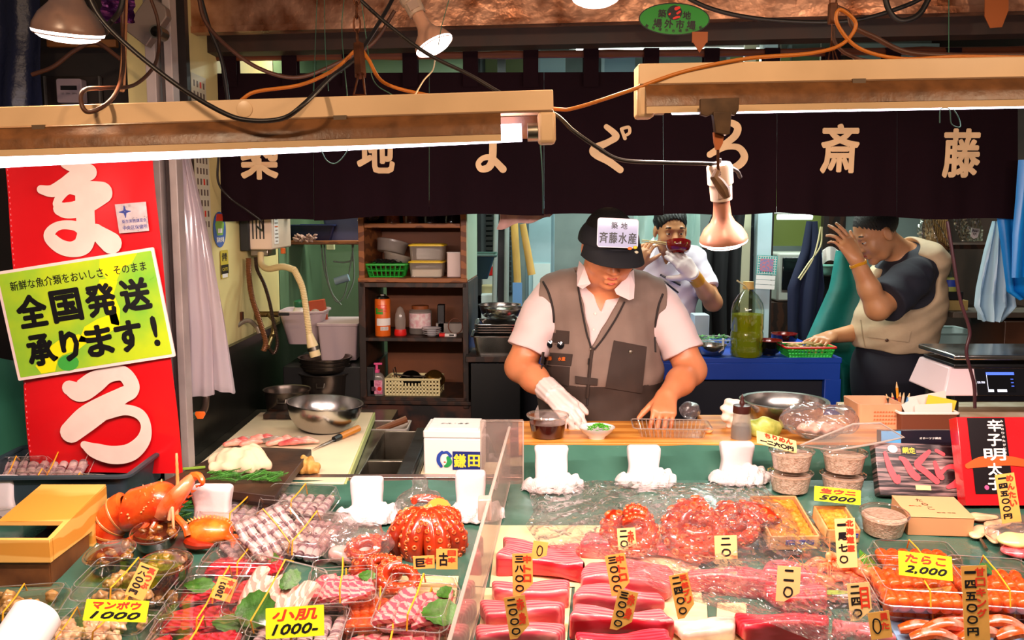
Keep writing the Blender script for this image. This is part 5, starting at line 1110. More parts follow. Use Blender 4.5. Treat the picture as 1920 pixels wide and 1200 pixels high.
b=MB();rings(b,[(rrect(.08,.24,.01),-.05),(rrect(.15,.3,.012),.06),(rrect(.14,.29,.012),.06),(rrect(.075,.235,.01),-.045)],mat('crate_green','#22443c',.5),close_bottom=True,close_top=True);o=b.build('body',t);o.location=(-.005,.15,.11);
b=MB();b.tube([(x-.005,y+.15,.17) for x,y in rrect(.158,.308,.012)],.007,mat('crate_green','#22443c'),6,closed=True);b.build('rim',t)
b=MB();b.grid(lambda u,v: tuple(PY(934+100*u+4*math.sin(v*4),392+(38-22*u+3*math.sin(u*12))*v,3.6+.01*math.sin(u*14))),20,8,mat('pink_cloth','#e0aea2',.8),thick=.002);tag(b.build('pink_cloth'),'pink cloth corner hanging below the dark shop curtain','cloth')
# curtain behind second man
b=MB();b.grid(lambda u,v: tuple(PY(1188+125*u,385+(110+70*math.sin(u*3))*v,5.2+.03*math.sin(u*22+v*3))),30,12,mat('pale_sheet','#a9c4bc',.5,bump=.3,bscale=20),thick=.002);tag(b.build('hanging_sheet'),'pale green plastic sheet hanging behind the man drinking soup','sheet')
def garment(name,label,cat,pts,Y,m,amp=.02,n=6,thick=.012):
    """pts: rows (xl, xr, y) top to bottom"""
    b=MB()
    def fn(u,v):
        i=min(int(v*(len(pts)-1)),len(pts)-2);f=v*(len(pts)-1)-i;l=pts[i][0]*(1-f)+pts[i+1][0]*f;r=pts[i][1]*(1-f)+pts[i+1][1]*f;y=pts[i][2]*(1-f)+pts[i+1][2]*f
        p=PY(l+(r-l)*u,y,Y);return (p.x,Y-amp*(math.sin(u*n*3.14+v)*(.4+v))-amp*math.sin(u*3.14),p.z)
    b.grid(fn,40,24,m,thick=thick);return tag(b.build(name,smooth=70),label,cat)
garment('black_jacket','black coat hanging behind the soup drinker beside the white column','coat',[(1345,1395,385),(1320,1388,450),(1316,1385,540),(1322,1386,640)],4.85,mat('black_fabric','#07070a',.85),.03,5)
garment('dark_curtain','patterned dark curtain strip left of the white column','curtain',[(1385,1412,380),(1385,1412,500),(1386,1410,620)],4.95,mat('black_speck','#0c0c10',.7,col2='#4a5054',nscale=30,ramp=(.6,.7)),.01,3)
garment('navy_apron','navy apron with white strings hanging behind the lacquer bowls','apron',[(1516,1530,415),(1505,1540,470),(1478,1545,540),(1478,1535,620),(1500,1515,700)],4.6,mat('navy_fabric','#0d1838',.8),.02,4)
b=MB()
for pp in ([(1539,425),(1532,460),(1522,490),(1500,525)],[(1541,425),(1538,462),(1515,495),(1497,522)]): b.tube(curve([PY(x,y,4.52) for x,y in pp]),.004,M_creamp,6)
tag(b.build('apron_string'),'pale strings of the navy apron','string')
garment('teal_apron','large teal rubber apron hanging behind the man in the beige vest','apron',[(1570,1608,470),(1556,1640,540),(1528,1640,600),(1500,1640,660),(1570,1640,690),(1578,1600,760)],4.35,mat('teal_rubber','#1c8c84',.45,var=.2,nscale=5,bump=.3,bscale=8,dist=.02),.02,3)
# monitor, calendar
t=thing('monitor','old grey crt monitor in front of the rear window','monitor',PY(1500,575,5.0));p=PY(1498,520,5.0)
b=MB();b.box((p.x,5.12,p.z),(.24,.24,.27),mat('monitor_grey','#a9aca2',.5));b.build('case',t,world=True,bevel=.012);b=MB();b.box((p.x,4.996,p.z+.02),(.19,.01,.18),M_glassd);b.build('screen',t,world=True,bevel=.004)
b=MB();b.box((p.x,5.12,(p.z-.14)/2),(.3,.26,p.z-.14),M_dwood);tag(b.build('monitor_stand'),'dark wooden stand under the crt monitor','stand')
t=thing('calendar','teal checked wall calendar hung on the white column','calendar',PY(1436,545,4.83));X_=PXM(1436,497,4.83,.005,R(-3));b=MB();b.prism([(-18,-18),(20,-18),(20,18),(-18,18)],1.2,mat('cal_teal','#3f9a94',.6),X_)
for i in range(8): b.box((-16+i*4.6,0,1.3),(1,34,.2),M_paper,X=X_);b.box((1,-16+i*4.6,1.3),(36,1,.2),M_paper,X=X_)
b.prism([(-12,-12),(13,-12),(13,12),(-12,12)],1.7,mat('cal_pic','#6a80b0',.6,col2='#d07070',nscale=90),X_);b.build('picture',t,world=True,smooth=0)
b=MB();
for i in range(3): b.prism([(-17,-27-i*9),(19,-27-i*9),(19,-19-i*9),(-17,-19-i*9)],.8+.3*i,M_paper,X_)
b.build('pages',t,world=True,smooth=0)
# right side: shelf, bottle, crates, hanging bags
p=PY(1850,590,3.9);b=MB();b.box((2.13,4.05,p.z),(.46,.34,.025),mat('grey_brown_wood','#5f564c',.5,var=.2,nscale=6));b.box((2.25,4.0,p.z/2-.01),(.28,.3,p.z-.03),mat('brown_cab','#4a2a16',.5,var=.3,nscale=5));tag(b.build('right_shelf',bevel=.003),'brown shelf cabinet at the right side of the stall','shelf')
zr=p.z+.0125
t=thing('drink_bottle','clear bottle with a yellow cap and blue label on the right shelf','bottle',(PY(1778,560,4.0).x,4.0,PY(1778,560,4.0).z));b=MB();r_=.032;b.lathe([(0,0),(r_,0),(r_,.11),(r_*.5,.15),(r_*.35,.16)],M_pet,seg=24);b.build('body',t,smooth=50);b=MB();b.lathe([(r_*.42,.158),(r_*.42,.185),(0,.185)],M_yelp,seg=16);b.build('cap',t);b=MB();b.lathe([(r_*1.01,.03),(r_*1.01,.095)],mat('label_yelgreen','#b9c060',.5),seg=24);b.lathe([(r_*1.02,.055),(r_*1.02,.085)],mat('label_blue','#2a4ab8',.5),seg=24);b.build('label',t)
for x,y0,y1,w__,c_,lb_ in ((1782,562,590,.14,'#b9a060','tan box under the clear drink bottle'),(1775,546,562,.13,'#14161a','flat black box directly under the drink bottle')):
    q0,q1=PY(x,y0,3.98),PY(x,y1,3.98);b=MB();b.box(((q0.x),4.03,(q0.z+q1.z)/2),(w__,.14,q0.z-q1.z-.002),mat('bx'+c_[1:],c_,.6));tag(b.build('small_box',bevel=.002),lb_,'box')
M_milk=clear('milky_crate','#dfe8e6',.08,.4,.2,milk=.7,mcol='#cdd8d6')
zc0=0
for k,(y0,y1) in enumerate(((626,672),(664,720),(712,745))):
    q0,q1=PY(1800,y0,4.25),PY(1800,y1,4.25);t=thing('storage_crate',['milky white storage crate, topmost of the stack behind the scale','milky white storage crate in the middle of the stack behind the scale','milky white storage crate at the bottom of the stack behind the scale'][k],'crate',(q1.x,4.42,q1.z));h__=q0.z-q1.z
    b=MB();rings(b,[(rrect(.21,.26,.015),.001),(rrect(.24,.29,.015),h__-.003)],M_milk,close_bottom=True);b.build('body',t,smooth=40);b=MB();b.tube([(x,y,h__-.005) for x,y in rrect(.245,.295,.016)],.005,M_milk,6,closed=True);b.build('rim',t)
q1=PY(1800,745,4.25);b=MB();b.box((q1.x,4.42,q1.z/2-.003),(.26,.3,q1.z-.008),M_black);tag(b.build('crate_stand'),'dark stand under the milky storage crates','stand')
garment('carrier_bags','hanging sheaf of pale translucent carrier bags right of the drink bottle','bag',[(1862,1872,415),(1845,1885,470),(1828,1895,540),(1822,1900,572),(1835,1868,600)],3.5,mat('pale_blue_poly','#a8c8d8',.35),.03,7,.004)
garment('carrier_bags','blue carrier bags hanging at the right edge of the stall','bag',[(1868,1960,398),(1875,1960,450),(1885,1960,545),(1905,1960,560)],3.3,mat('blue_poly','#0f7fd0',.35,var=.1,nscale=6),.02,5,.004)
garment('carrier_bags','front blue carrier bag overlapping the right end of the dark curtain','bag',[(1910,1965,300),(1904,1965,370),(1896,1965,440),(1892,1965,520)],3.12,mat('blue_poly','#0f7fd0'),.015,3,.004)
garment('chopstick_bag','clear bag of wooden skewers hanging above the beige vested man','bag',[(1728,1745,405),(1718,1765,430),(1722,1785,470),(1745,1782,482)],4.0,clear('bag_clear','#f0ece4',.15,.8,.1,bump=.6,bscale=60),.03,5,.002)
random.seed(2)
for i in range(14):
    x=1735+i*3.2;b=MB();b.tube([PY(x,412,4.0),PY(x+4,468,4.0)],.003,mat('skewer_wood','#c99a58',.6),5);tag(b.build('skewer'),'wooden skewer among those in the clear hanging bag','skewer','skewers in the hanging bag')
b=MB();s=SDF((-.07,-.05,-.05),(.07,.05,.05),.004);s.ell((0,0,0),(.055,.035,.035),.01).wrinkle(lambda X,Y,Z: .004*np.sin(X*160+Z*90)+.003*np.sin(Z*230-X*70));s.into(b,mat('dried_kelp','#6a4420',.6,var=.4,nscale=50),1);o=b.build('dried_food_bag',origin=(0,0,0),smooth=80);o.location=PY(1755,468,3.98);tag(o,'brown dried food in the bottom of the clear hanging bag','dried food',kind='stuff')
garment('poly_bags','bunch of clear bags with printed tags hanging right of the skewer bag','bag',[(1785,1835,400),(1790,1842,430),(1798,1838,452)],4.0,clear('bag_clear','#f0ece4'),.02,6,.002)
b=MB();X_=PXM(1828,436,3.94,0,R(-8));b.prism([(-7,-8),(0,-12),(7,-8),(8,8),(-8,8)],.5,M_paper,X_);b.text('INAH\nRPI',6,M_ink,X_ @ T((0,0,.7)),.02,fit=(11,11));tag(b.build('paper_tag',smooth=0),'white paper tag on the clear hanging bags','tag')
p=PY(1750,455,4.05);b=MB();b.box((2.05,4.3,PY(1800,462,4.2).z),(.9,.3,.02),M_dwood);tag(b.build('upper_shelf'),'dark upper shelf behind the hanging bags','shelf')
bowl('green_basin','pale green basin behind the navy apron',PY(1546,515,4.75),.06,.05,mat('basin_green','#7ab0a0',.4),flat=.8)
b=MB();b.grid(lambda u,v: tuple(PY(1542+30*u,470+26*v-8*math.sin(u*3.14),4.7+.02*math.sin(u*9))),10,8,M_paper,thick=.003);tag(b.build('white_cloth'),'white cloth scrap over the pale green basin','cloth')
b=MB();b.box((PY(1555,500,5.5).x+.02,5.5,1.4),(.12,.05,2.7),M_dwood);struct(b.build('trim_8',smooth=0))
b=MB();q=PY(1540,515,4.75);b.box((q.x,4.78,q.z/2-.004),(.12,.12,q.z-.01),M_black);tag(b.build('basin_stand'),'dark stand under the pale green basin','stand')
# ============================================================ PEOPLE
from mathutils.bvhtree import BVHTree
def _ell(s,c,r,k=.01,op='u',A=None,off=0):
    c=np.array(c,float);r=np.array(r,float)+off;mg=r.max()+k+3*s.vox
    sl,G=s.sub(c-mg,c+mg)
    if sl is None: return s
    X,Y,Z=G[0]-c[0],G[1]-c[1],G[2]-c[2]
    if A is not None: X,Y,Z=(A[0,i]*X+A[1,i]*Y+A[2,i]*Z for i in range(3))
    k0=np.sqrt((X/r[0])**2+(Y/r[1])**2+(Z/r[2])**2);k1=np.sqrt((X/r[0]**2)**2+(Y/r[1]**2)**2+(Z/r[2]**2)**2)+1e-9
    return s.put(sl,k0*(k0-1)/k1,k,op)
def ccyl(s,a,b,r1,r2,k=.01,op='u'):
    a=np.array(a,float);b=np.array(b,float);mg=max(r1,r2)+k+3*s.vox
    sl,G=s.sub(np.minimum(a,b)-mg,np.maximum(a,b)+mg)
    X,Y,Z=G;ba=b-a;L=np.linalg.norm(ba);t=((X-a[0])*ba[0]+(Y-a[1])*ba[1]+(Z-a[2])*ba[2])/L**2;tc=np.clip(t,0,1)
    d=np.sqrt((X-a[0]-t*ba[0])**2+(Y-a[1]-t*ba[1])**2+(Z-a[2]-t*ba[2])**2)-(r1+(r2-r1)*tc)
    return s.put(sl,np.maximum(d,np.maximum((t-1)*L,-t*L)),k,op)
def frame(f,up=(0,0,1)):
    f=np.array(f,float);f /= np.linalg.norm(f);u=np.array(up,float);r=np.cross(f,u);r /= np.linalg.norm(r);u=np.cross(r,f);return np.stack([r,f,u],1)
def head(s,C,A,k=1.0,off=0,ears=True,fat=1.0,mouth=True):
    P=lambda x,y,z: np.array(C)+A @ (np.array([x,y,z])*k)
    E=lambda c,r,kk=.012,op='u': _ell(s,P(*c),np.array(r)*k,kk,op,A,off)
    E((0,-.012,.035),(.077,.096,.085));E((0,.032,-.022),(.066*fat,.062,.086),.02);E((0,.012,-.06),(.060*fat,.06,.045),.02)
    s.cone(P(-.032,.03,-.085),P(.032,.03,-.085),.026*k*fat,.026*k*fat,.02);E((0,.066,-.102),(.026,.020,.018),.015)
    for sx in (-1,1): E((sx*.036,.060,-.034),(.028*fat,.022,.028),.015)
    s.cone(P(-.036,.078,.022),P(.036,.078,.022),.013*k,.013*k,.012)
    for sx in (-1,1): E((sx*.031,.099,.002),(.018,.013,.010),.010,'s')
    s.cone(P(0,.086,.008),P(0,.106,-.030),.008*k,.0125*k,.008)
    for sx in (-1,1): E((sx*.013,.096,-.034),(.0095,.010,.008),.005)
    if mouth:
        s.cone(P(-.019,.086,-.060),P(.019,.086,-.060),.007*k,.007*k,.006);s.cone(P(-.015,.086,-.073),P(.015,.086,-.073),.008*k,.008*k,.006)
        s.cone(P(-.02,.099,-.0665),P(.02,.099,-.0665),.0035*k,.0035*k,.003,'s')
    if ears:
        for sx in (-1,1): E((sx*.078,-.006,-.008),(.010,.020,.032),.006);E((sx*.090,.000,-.006),(.006,.010,.018),.004,'s')
    return P
def hand(s,W,d,n,side,curl=(.5,.5,.5,.5),spread=.12,k=1.0,off=0,thumb=(.7,.6,-.25),pl=.085):
    d=np.array(d,float);d /= np.linalg.norm(d);n=np.array(n,float);n -= d*(n @ d);n /= np.linalg.norm(n);l=np.cross(d,n)*side;W=np.array(W,float)
    tips=[]
    for i,(lat,fl,r) in enumerate(((.031,(.042,.025,.020),.0088),(.0105,(.046,.029,.021),.0092),(-.010,(.043,.027,.021),.0088),(-.029,(.034,.020,.018),.0078))):
        base=W+l*lat*.62*k+d*.008;K=W+d*(pl-.006*abs(i-1))*k+l*lat*k+n*.003
        s.cone(base,K,.0155*k+off,.0118*k+off,.014)
        dd=d+l*(lat*spread*30)*.25;dd /= np.linalg.norm(dd);a=curl[i]*.55;p=K
        for j,L in enumerate(fl):
            c_,s_=math.cos(a),math.sin(a);v=dd*c_-n*s_;q=p+v*L*k
            s.cone(p,q,(r-.0007*j)*k+off,(r-.0007*(j+1))*k+off,.003 if j == 0 else .002);p=q;a += curl[i]*(.8 if j == 0 else .55)
        tips.append(p)
    s.cone(W,W+d*pl*.75*k,.024*k+off,.018*k+off,.012)
    tv=d*thumb[0]+l*thumb[1]+n*thumb[2];tv /= np.linalg.norm(tv);p=W+d*.018*k+l*.018*k
    for j,(L,r0,r1) in enumerate(((.042,.0165,.0120),(.032,.0115,.0100),(.026,.0100,.0075))):
        q=p+tv*L*k;s.cone(p,q,r0*k+off,r1*k+off,.010 if j == 0 else .002);p=q;tv=tv+d*.18-n*.12;tv /= np.linalg.norm(tv)
    return tips,p
def V3(p): return np.array(p[:],float)
def pv(x,y,Y): return V3(PY(x,y,Y))
def sdfobj(s,name,parent,m,smooth=2,matfn=None,ang=75):
    b=MB();V,Fq=s.mesh()
    E_=np.vstack([Fq[:,[0,1]],Fq[:,[1,2]],Fq[:,[2,3]],Fq[:,[3,0]]])
    for _ in range(smooth):
        a=np.zeros_like(V);c=np.bincount(E_[:,0],minlength=len(V))+np.bincount(E_[:,1],minlength=len(V))
        for x in range(3): a[:,x]=np.bincount(E_[:,0],V[E_[:,1],x],len(V))+np.bincount(E_[:,1],V[E_[:,0],x],len(V))
        V=V*.5+.5*a/np.maximum(c,1)[:,None]
    b.raw(V,Fq.tolist(),m)
    if matfn:
        ms,idx=matfn(V[Fq].mean(1));b.mats=ms;b.m=idx.tolist()
    o=b.build(name,parent,smooth=ang,world=True);return o,BVHTree.FromPolygons(V.tolist(),Fq.tolist())
CAM=Vector((0,0,CZ))
def cast(bvh,x,y,off=.002,fallbackY=3.0):
    d=Vector(ray(x,y)).normalized();h=bvh.ray_cast(CAM,d)
    if h[0] is None: return PY(x,y,fallbackY)
    return h[0]-d*off
def drape(b,bvh,quad,m,off=.003,nu=10,nv=10,fb=3.0,thick=.0015):
    q=[Vector(p) for p in quad]
    def fn(u,v): p=q[0].lerp(q[1],u).lerp(q[3].lerp(q[2],u),v);return tuple(cast(bvh,p.x,p.y,off,fb))
    b.grid(fn,nu,nv,m,thick=-thick);return b
def drapeline(b,bvh,pts,r,m,off=.003,n=6,fb=3.0):
    C=curve([Vector((x,y,0)) for x,y in pts],n);b.tube([cast(bvh,c.x,c.y,off,fb) for c in C],r,m,6);return b
def drapetext(b,bvh,txt,c,fit,m,off=.004,bold=.02,fb=3.0,rot=0):
    t=MB();t.text(txt,fit[1],m,T((0,0,0),(0,0,rot)),bold,fit=fit)
    for k,V in enumerate(t.v): t.v[k]=np.array([cast(bvh,c[0]+p[0],c[1]-p[1],off+.0001*k,fb)[:] for p in V])
    for V in t.v: b.v.append(V)
    k0=b.mi(m);b.f.extend([tuple(i+b.n for i in f) for f in t.f]);b.m.extend([k0]*len(t.f));b.n += t.n;return b
def skin(name,c1,c2): return mat(name,c1,.42,col2=c2,nscale=14,bump=.12,bscale=160,dist=.001,sss=.08,ramp=(.3,.75))
M_skin=skin('skin_warm','#c97a50','#d78a60');M_skin2=skin('skin_tan','#b5794f','#c58a60');M_skin3=skin('skin_fair','#c08358','#cd9468')
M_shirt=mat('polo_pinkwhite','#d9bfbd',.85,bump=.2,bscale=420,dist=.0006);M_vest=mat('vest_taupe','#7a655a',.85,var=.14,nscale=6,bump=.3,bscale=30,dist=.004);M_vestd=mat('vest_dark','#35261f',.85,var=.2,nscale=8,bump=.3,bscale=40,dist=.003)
M_piping=mat('vest_piping','#231a18',.8);M_glove=mat('white_glove','#d8c4c0',.45,bump=.25,bscale=50,dist=.003);M_hair=mat('black_hair','#0c0908',.5,bump=.8,bscale=140,stretch=(1,1,.3),dist=.003)
M_lip=mat('lips','#b0463a',.35);M_eye=mat('eye_white','#d8cfc8',.2);M_iris=mat('eye_iris','#140c08',.1)

# ---------------- the cook in the black cap
c1=pv(1130,800,3.06)
p1=thing('person','man in a black cap, grey work vest and one white glove, leaning over the counter','person',(c1[0],3.08,0))
def torso1(s,off=0):
    _ell(s,pv(1128,600,3.08),(.185,.120,.16),.03,off=off);_ell(s,pv(1130,690,3.055),(.188,.150,.17),.05,off=off);_ell(s,pv(1132,785,3.07),(.232,.155,.14),.05,off=off)
    s.cone(pv(1042,560,3.08),pv(1226,570,3.08),.064,.064,.05,off=off);s.cone(pv(1135,528,3.06),pv(1045,556,3.08),.05,.055,.04,off=off);s.cone(pv(1135,528,3.06),pv(1222,566,3.08),.05,.055,.04,off=off)
    s.cone(pv(1132,800,3.08),pv(1132,960,3.10),.17,.17,.05,off=off)
LO,HI=(-.06,2.6,.68),(.72,3.32,1.58)
shL,elL,wrL=pv(1020,582,3.06),pv(975,688,3.02),pv(1036,738,2.86);shR,elR,wrR=pv(1246,588,3.06),pv(1296,694,3.00),pv(1250,742,2.86)
dL=pv(1086,792,2.755)-wrL;dR=pv(1242,790,2.77)-wrR
A1=frame((.13,-.86,-.50));C1=pv(1141,463,2.935)
s=SDF(LO,HI,.0034);torso1(s)
s.cone(pv(1136,545,3.04),pv(1141,500,2.965),.064,.060,.03)
H1=head(s,C1,A1,1.0,fat=1.20,mouth=False)
s.cone(H1(-.03,.0,-.10),H1(.03,.0,-.10),.04,.04,.03)
for a,e,w_ in ((shL,elL,wrL),(shR,elR,wrR)):
    s.cone(a,e,.060,.049,.03);s.cone(e,e+(w_-e)*.45,.049,.045,.02);s.cone(e+(w_-e)*.45,w_,.045,.031,.02)
hand(s,wrL,dL,(.1,-.45,.85),-1,(.55,.6,.65,.7),k=.98,off=-.0015)
tipsR,_=hand(s,wrR,dR,(.05,-.62,.75),1,(.95,1.0,1.0,1.0),k=1.0,spread=.16)
# mouth, slightly open
s.cone(H1(-.020,.088,-.060),H1(.020,.088,-.060),.007,.007,.006);s.cone(H1(-.016,.086,-.077),H1(.016,.086,-.077),.0085,.0085,.006);s.cone(H1(-.017,.100,-.068),H1(.017,.100,-.068),.0045,.0045,.003,'s')
s.plane((0,0,.80),(0,0,-1));body1,bv1=sdfobj(s,'body',p1,M_skin,4)
def lips(p,H,k=1.0,dz_=0,m=M_lip):
    b=MB();b.tube(curve([H(-.021*k,.086,-.0625),H(-.010*k,.0955,-.0595),H(0,.097,-.0612),H(.010*k,.0955,-.0595),H(.021*k,.086,-.0625)]),[.0012]+[.0026]*31+[.0012],m,8);b.tube(curve([H(-.018*k,.086,-.072+dz_),H(0,.0965,-.077+dz_),H(.018*k,.086,-.072+dz_)]),.0030,m,8);b.build('lips',p,world=True)
def eyes(p,H,look=(0,0),SK=None):
    SK=SK or M_skin
    for sx in (-1,1):
        b=MB();c=H(sx*.031,.0785,.002);b.ball(c,.0118,M_eye,16,10)
        d=H(sx*.031+look[0]*.01,.2,.002+look[1]*.1)-c;d /= np.linalg.norm(d);b.ball(c+d*.0078,.0058,M_iris,12,8);e=b.build('eye',p,world=True)
        b=MB();b.ball(c+np.array(H(0,-.0004,.0046)-H(0,0,0)),.0124,SK,16,10);b.ball(c+np.array(H(0,-.0010,-.0078)-H(0,0,0)),.0122,SK,16,10);b.build('eyelid',p,world=True)
        b=MB();b.tube(curve([H(sx*.018,.085,.030),H(sx*.032,.089,.034),H(sx*.048,.080,.029)]),[.003]*8+[.0026]*8+[.0014],M_hair,6);b.build('eyebrow',p,world=True)
lips(p1,H1,1.05,-.004);eyes(p1,H1,(0,-.5))
# glove
s=SDF(np.minimum(wrL,pv(1086,792,2.755))-.12,np.maximum(wrL,pv(1086,792,2.755))+.12,.0032)
tipsL,thL=hand(s,wrL,dL,(.1,-.45,.85),-1,(.55,.6,.65,.7),k=.98,off=.0036)
fd=(elL-wrL);fd /= np.linalg.norm(fd);ccyl(s,wrL+fd*.045,wrL-fd*.015,.0400,.0365,.008);s.wrinkle(lambda X,Y,Z: .0012*np.sin(X*240+Z*300))
sdfobj(s,'glove',p1,M_glove,1)
# polo shirt
s=SDF(LO,HI,.0036);torso1(s,.008)
for a,e in ((shL,elL),(shR,elR)):
    e2=a+(e-a)*.70;s.cone(a,a+(e-a)*.3,.070,.072,.03);ccyl(s,a,e2,.068,.072,.012)
def wedge(s,pa,pb,apex,Ymax):
    """cut a V: everything in front of Ymax between the lines pa-apex and pb-apex"""
    X,Y,Z=np.meshgrid(*s.ax,indexing='ij',sparse=True)
    def side(p,q,sg): d=np.array([q[0]-p[0],q[2]-p[2]]);d /= np.linalg.norm(d);n=np.array([-d[1],d[0]])*sg;return (X-p[0])*n[0]+(Z-p[2])*n[1]
    w_=np.maximum(np.maximum(side(pa,apex,1)*-1,side(pb,apex,1)),Y-Ymax);s.g=np.maximum(s.g,-w_.astype(np.float32));return s
def wedge2(s,xa,xb,ap,Ys_,Ymax):
    return wedge(s,pv(xa[0],xa[1],Ys_),pv(xb[0],xb[1],Ys_),pv(ap[0],ap[1],Ys_),Ymax)
wedge2(s,(1098,505),(1160,505),(1126,584),2.97,3.05);_ell(s,pv(1139,508,2.99),(.085,.10,.065),.01,'s')
s.plane((0,0,.82),(0,0,-1));s.wrinkle(lambda X,Y,Z: .0014*np.sin(X*60+Z*38)+.0010*np.sin(Z*95-X*40))
sh1,bs1=sdfobj(s,'polo_shirt',p1,M_shirt,2)
b=MB()
for quad in (((1090,488),(1084,494),(1082,535),(1096,543)),((1089,487),(1098,500),(1106,528),(1095,543))): pass
def flap(pts,name='collar'):
    b=MB();vs=[PY(x,y,Y) for x,y,Y in pts];n=len(vs);b.raw([tuple(v) for v in vs]+[tuple(v+Vector((0,.006,0))) for v in vs],[tuple(range(n)),tuple(range(n,2*n))[::-1]]+[(i,i+n,(i+1) % n+n,(i+1) % n) for i in range(n)],M_shirt);return b.build(name,sh1,world=True,smooth=0,bevel=.002)
flap([(1086,489,2.99),(1096,500,2.935),(1104,524,2.915),(1108,532,2.915),(1092,542,2.905),(1082,536,2.925),(1082,510,2.96)])
flap([(1189,505,2.99),(1190,535,2.94),(1189,560,2.915),(1180,563,2.905),(1156,552,2.905),(1152,543,2.91),(1166,528,2.92),(1182,510,2.95)])
for x,y in ((1116,588),(1113,618)):
    b=MB();q=cast(bs1,x,y,.002);b.lathe([(0,.002),(.0042,.002),(.0045,0)],mat('button','#e8d8d0',.3),q,(R(90),0,0),14);b.build('button',sh1,world=True)
# vest
s=SDF(LO,HI,.0036);torso1(s,.020)
wedge2(s,(1082,505),(1186,530),(1110,654),2.90,3.05);_ell(s,pv(1138,512,3.00),(.088,.12,.062),.008,'s')
a_,b_=pv(1012,560,3.0),pv(1250,570,3.0);s.plane(a_,(-1,0,.0));s.plane(b_,(1,0,.0))
for a,e,sg in ((shL,elL,-1),(shR,elR,1)):
    aa=a+np.array([sg*.012,0,.0]);ccyl(s,aa,aa+(e-a)*1.0,.078,.083,.01,'s')
s.plane((0,0,.74),(0,0,-1));s.wrinkle(lambda X,Y,Z: .0022*np.sin(X*44+Z*21)+.0016*np.sin(Z*70-X*33)+.0008*np.sin(X*130+Z*20))
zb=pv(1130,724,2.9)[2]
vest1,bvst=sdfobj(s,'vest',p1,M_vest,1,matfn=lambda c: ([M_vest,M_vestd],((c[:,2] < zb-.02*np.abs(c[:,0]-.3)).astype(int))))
def patch(name,quads,m,off=.004,par=vest1):
    b=MB()
    for q in quads: drape(b,bvst,q,m,off,8,8,2.92,.003)
    return b.build(name,par,world=True,smooth=60)
patch('pocket',[[(1028,617),(1067,621),(1066,645),(1026,641)]],M_vestd);patch('pocket_flap',[[(1018,660),(1073,664),(1070,686),(1014,682)]],M_vestd,.006);patch('pocket',[[(1016,684),(1068,688),(1066,724),(1016,716)]],M_vestd,.004)
pk=patch('pocket',[[(1151,638),(1213,650),(1204,738),(1135,727)]],M_vestd,.005)
patch('waist_strap',[[(1078,705),(1121,710),(1120,723),(1078,719)]],M_vestd,.007)
b=MB();drapetext(b,bvst,'斉藤',(1028,672),(13,8),mat('orange_thread','#d8681a',.7),.009,.03,2.9);drapetext(b,bvst,'水産',(1053,673),(14,8),mat('orange_thread','#d8681a'),.009,.03,2.9);b.build('embroidery',vest1,world=True,smooth=0)
b=MB();drapeline(b,bvst,[(1084,538),(1091,580),(1100,625),(1108,654),(1106,700),(1101,760)],.0032,M_piping);drapeline(b,bvst,[(1171,566),(1155,597),(1132,633),(1114,656)],.0032,M_piping)
b.build('zip_trim',vest1,world=True)
b=MB();drapeline(b,bvst,[(1111,652),(1108,672),(1105,700),(1101,745)],.0060,M_vestd,.002);b.build('zip_placket',vest1,world=True)
b=MB();q=cast(bvst,1104,672,.008);b.tube([q,q+Vector((-.002,0,-.02))],.004,M_black,6,flat=.5);q=cast(bvst,1108,655,.008);b.ball(q,.004,M_steel_d,8,6);b.build('zip_pull',vest1,world=True)
for pts in ([(1018,528),(1029,550),(1037,582),(1038,615),(1030,650)],[(1243,551),(1234,577),(1228,620),(1229,660)]):
    b=MB();drapeline(b,bvst,pts,.0036,M_piping,.003);b.build('armhole_binding',vest1,world=True)
b=MB();q=cast(bvst,1182,660,.006);b.lathe([(0,.004),(.006,.003),(.008,0)],M_steel_d,q,(R(90),0,0),12);b.build('pin_badge',vest1,world=True)
t=thing('sunglasses','dark round sunglasses lenses clipped to the cook\'s vest pocket','glasses',cast(bvst,1041,646,.012))
for x,y in ((1032,645),(1051,647)):
    b=MB();q=cast(bvst,x,y,.010);b.lathe([(0,-.003),(.011,-.002),(.0125,0),(.011,.002),(0,.003)],mat('lens_black','#08080c',.08,coat=.6),q,(R(80),0,0),20);b.build('lens',t,world=True)
b=MB();b.tube([cast(bvst,1038,644,.011),cast(bvst,1045,645,.012)],.0015,M_steel_d,6);b.build('bridge',t,world=True)
b=MB();ccyl;s=SDF(np.array(pv(1130,780,3.0))-np.array([.3,.3,.55]),np.array(pv(1130,780,3.0))+np.array([.3,.4,.05]),.008);s.cone(pv(1132,810,3.08),pv(1132,1000,3.10),.20,.18,.05);s.cone(pv(1085,900,3.1),(pv(1085,900,3.1)[0],3.12,.45),.11,.09,.04);s.cone(pv(1180,900,3.1),(pv(1180,900,3.1)[0],3.12,.45),.11,.09,.04)
sdfobj(s,'trousers',p1,mat('dark_trousers','#14110f',.85),1)
for x in (1085,1180):
    b=MB();q=pv(x,900,3.1);b.tube([(q[0],3.12,.48),(q[0],3.12,.10)],[.09,.07],mat('dark_trousers','#14110f'),14);b.build('trouser_leg',p1,world=True)
    b=MB();b.ball((q[0],3.06,.05),(.05,.13,.05),M_black,14,8);b.build('boot',p1,world=True)
# hair and cap
Ac=frame((.24,-.90,-.27));Cc=pv(1141,453,2.93)
def capP(x,y,z): return Cc+Ac @ np.array([x,y,z])
s=SDF(Cc-.16,Cc+.16,.004);_ell(s,H1(0,-.014,.03),(.084,.103,.092),.01,A=A1);s.plane(H1(0,.03,.02),A1 @ np.array([0,1,-.2]));s.plane(H1(0,0,-.055),A1 @ np.array([0,0,-1]));sdfobj(s,'hair',p1,M_hair,1)

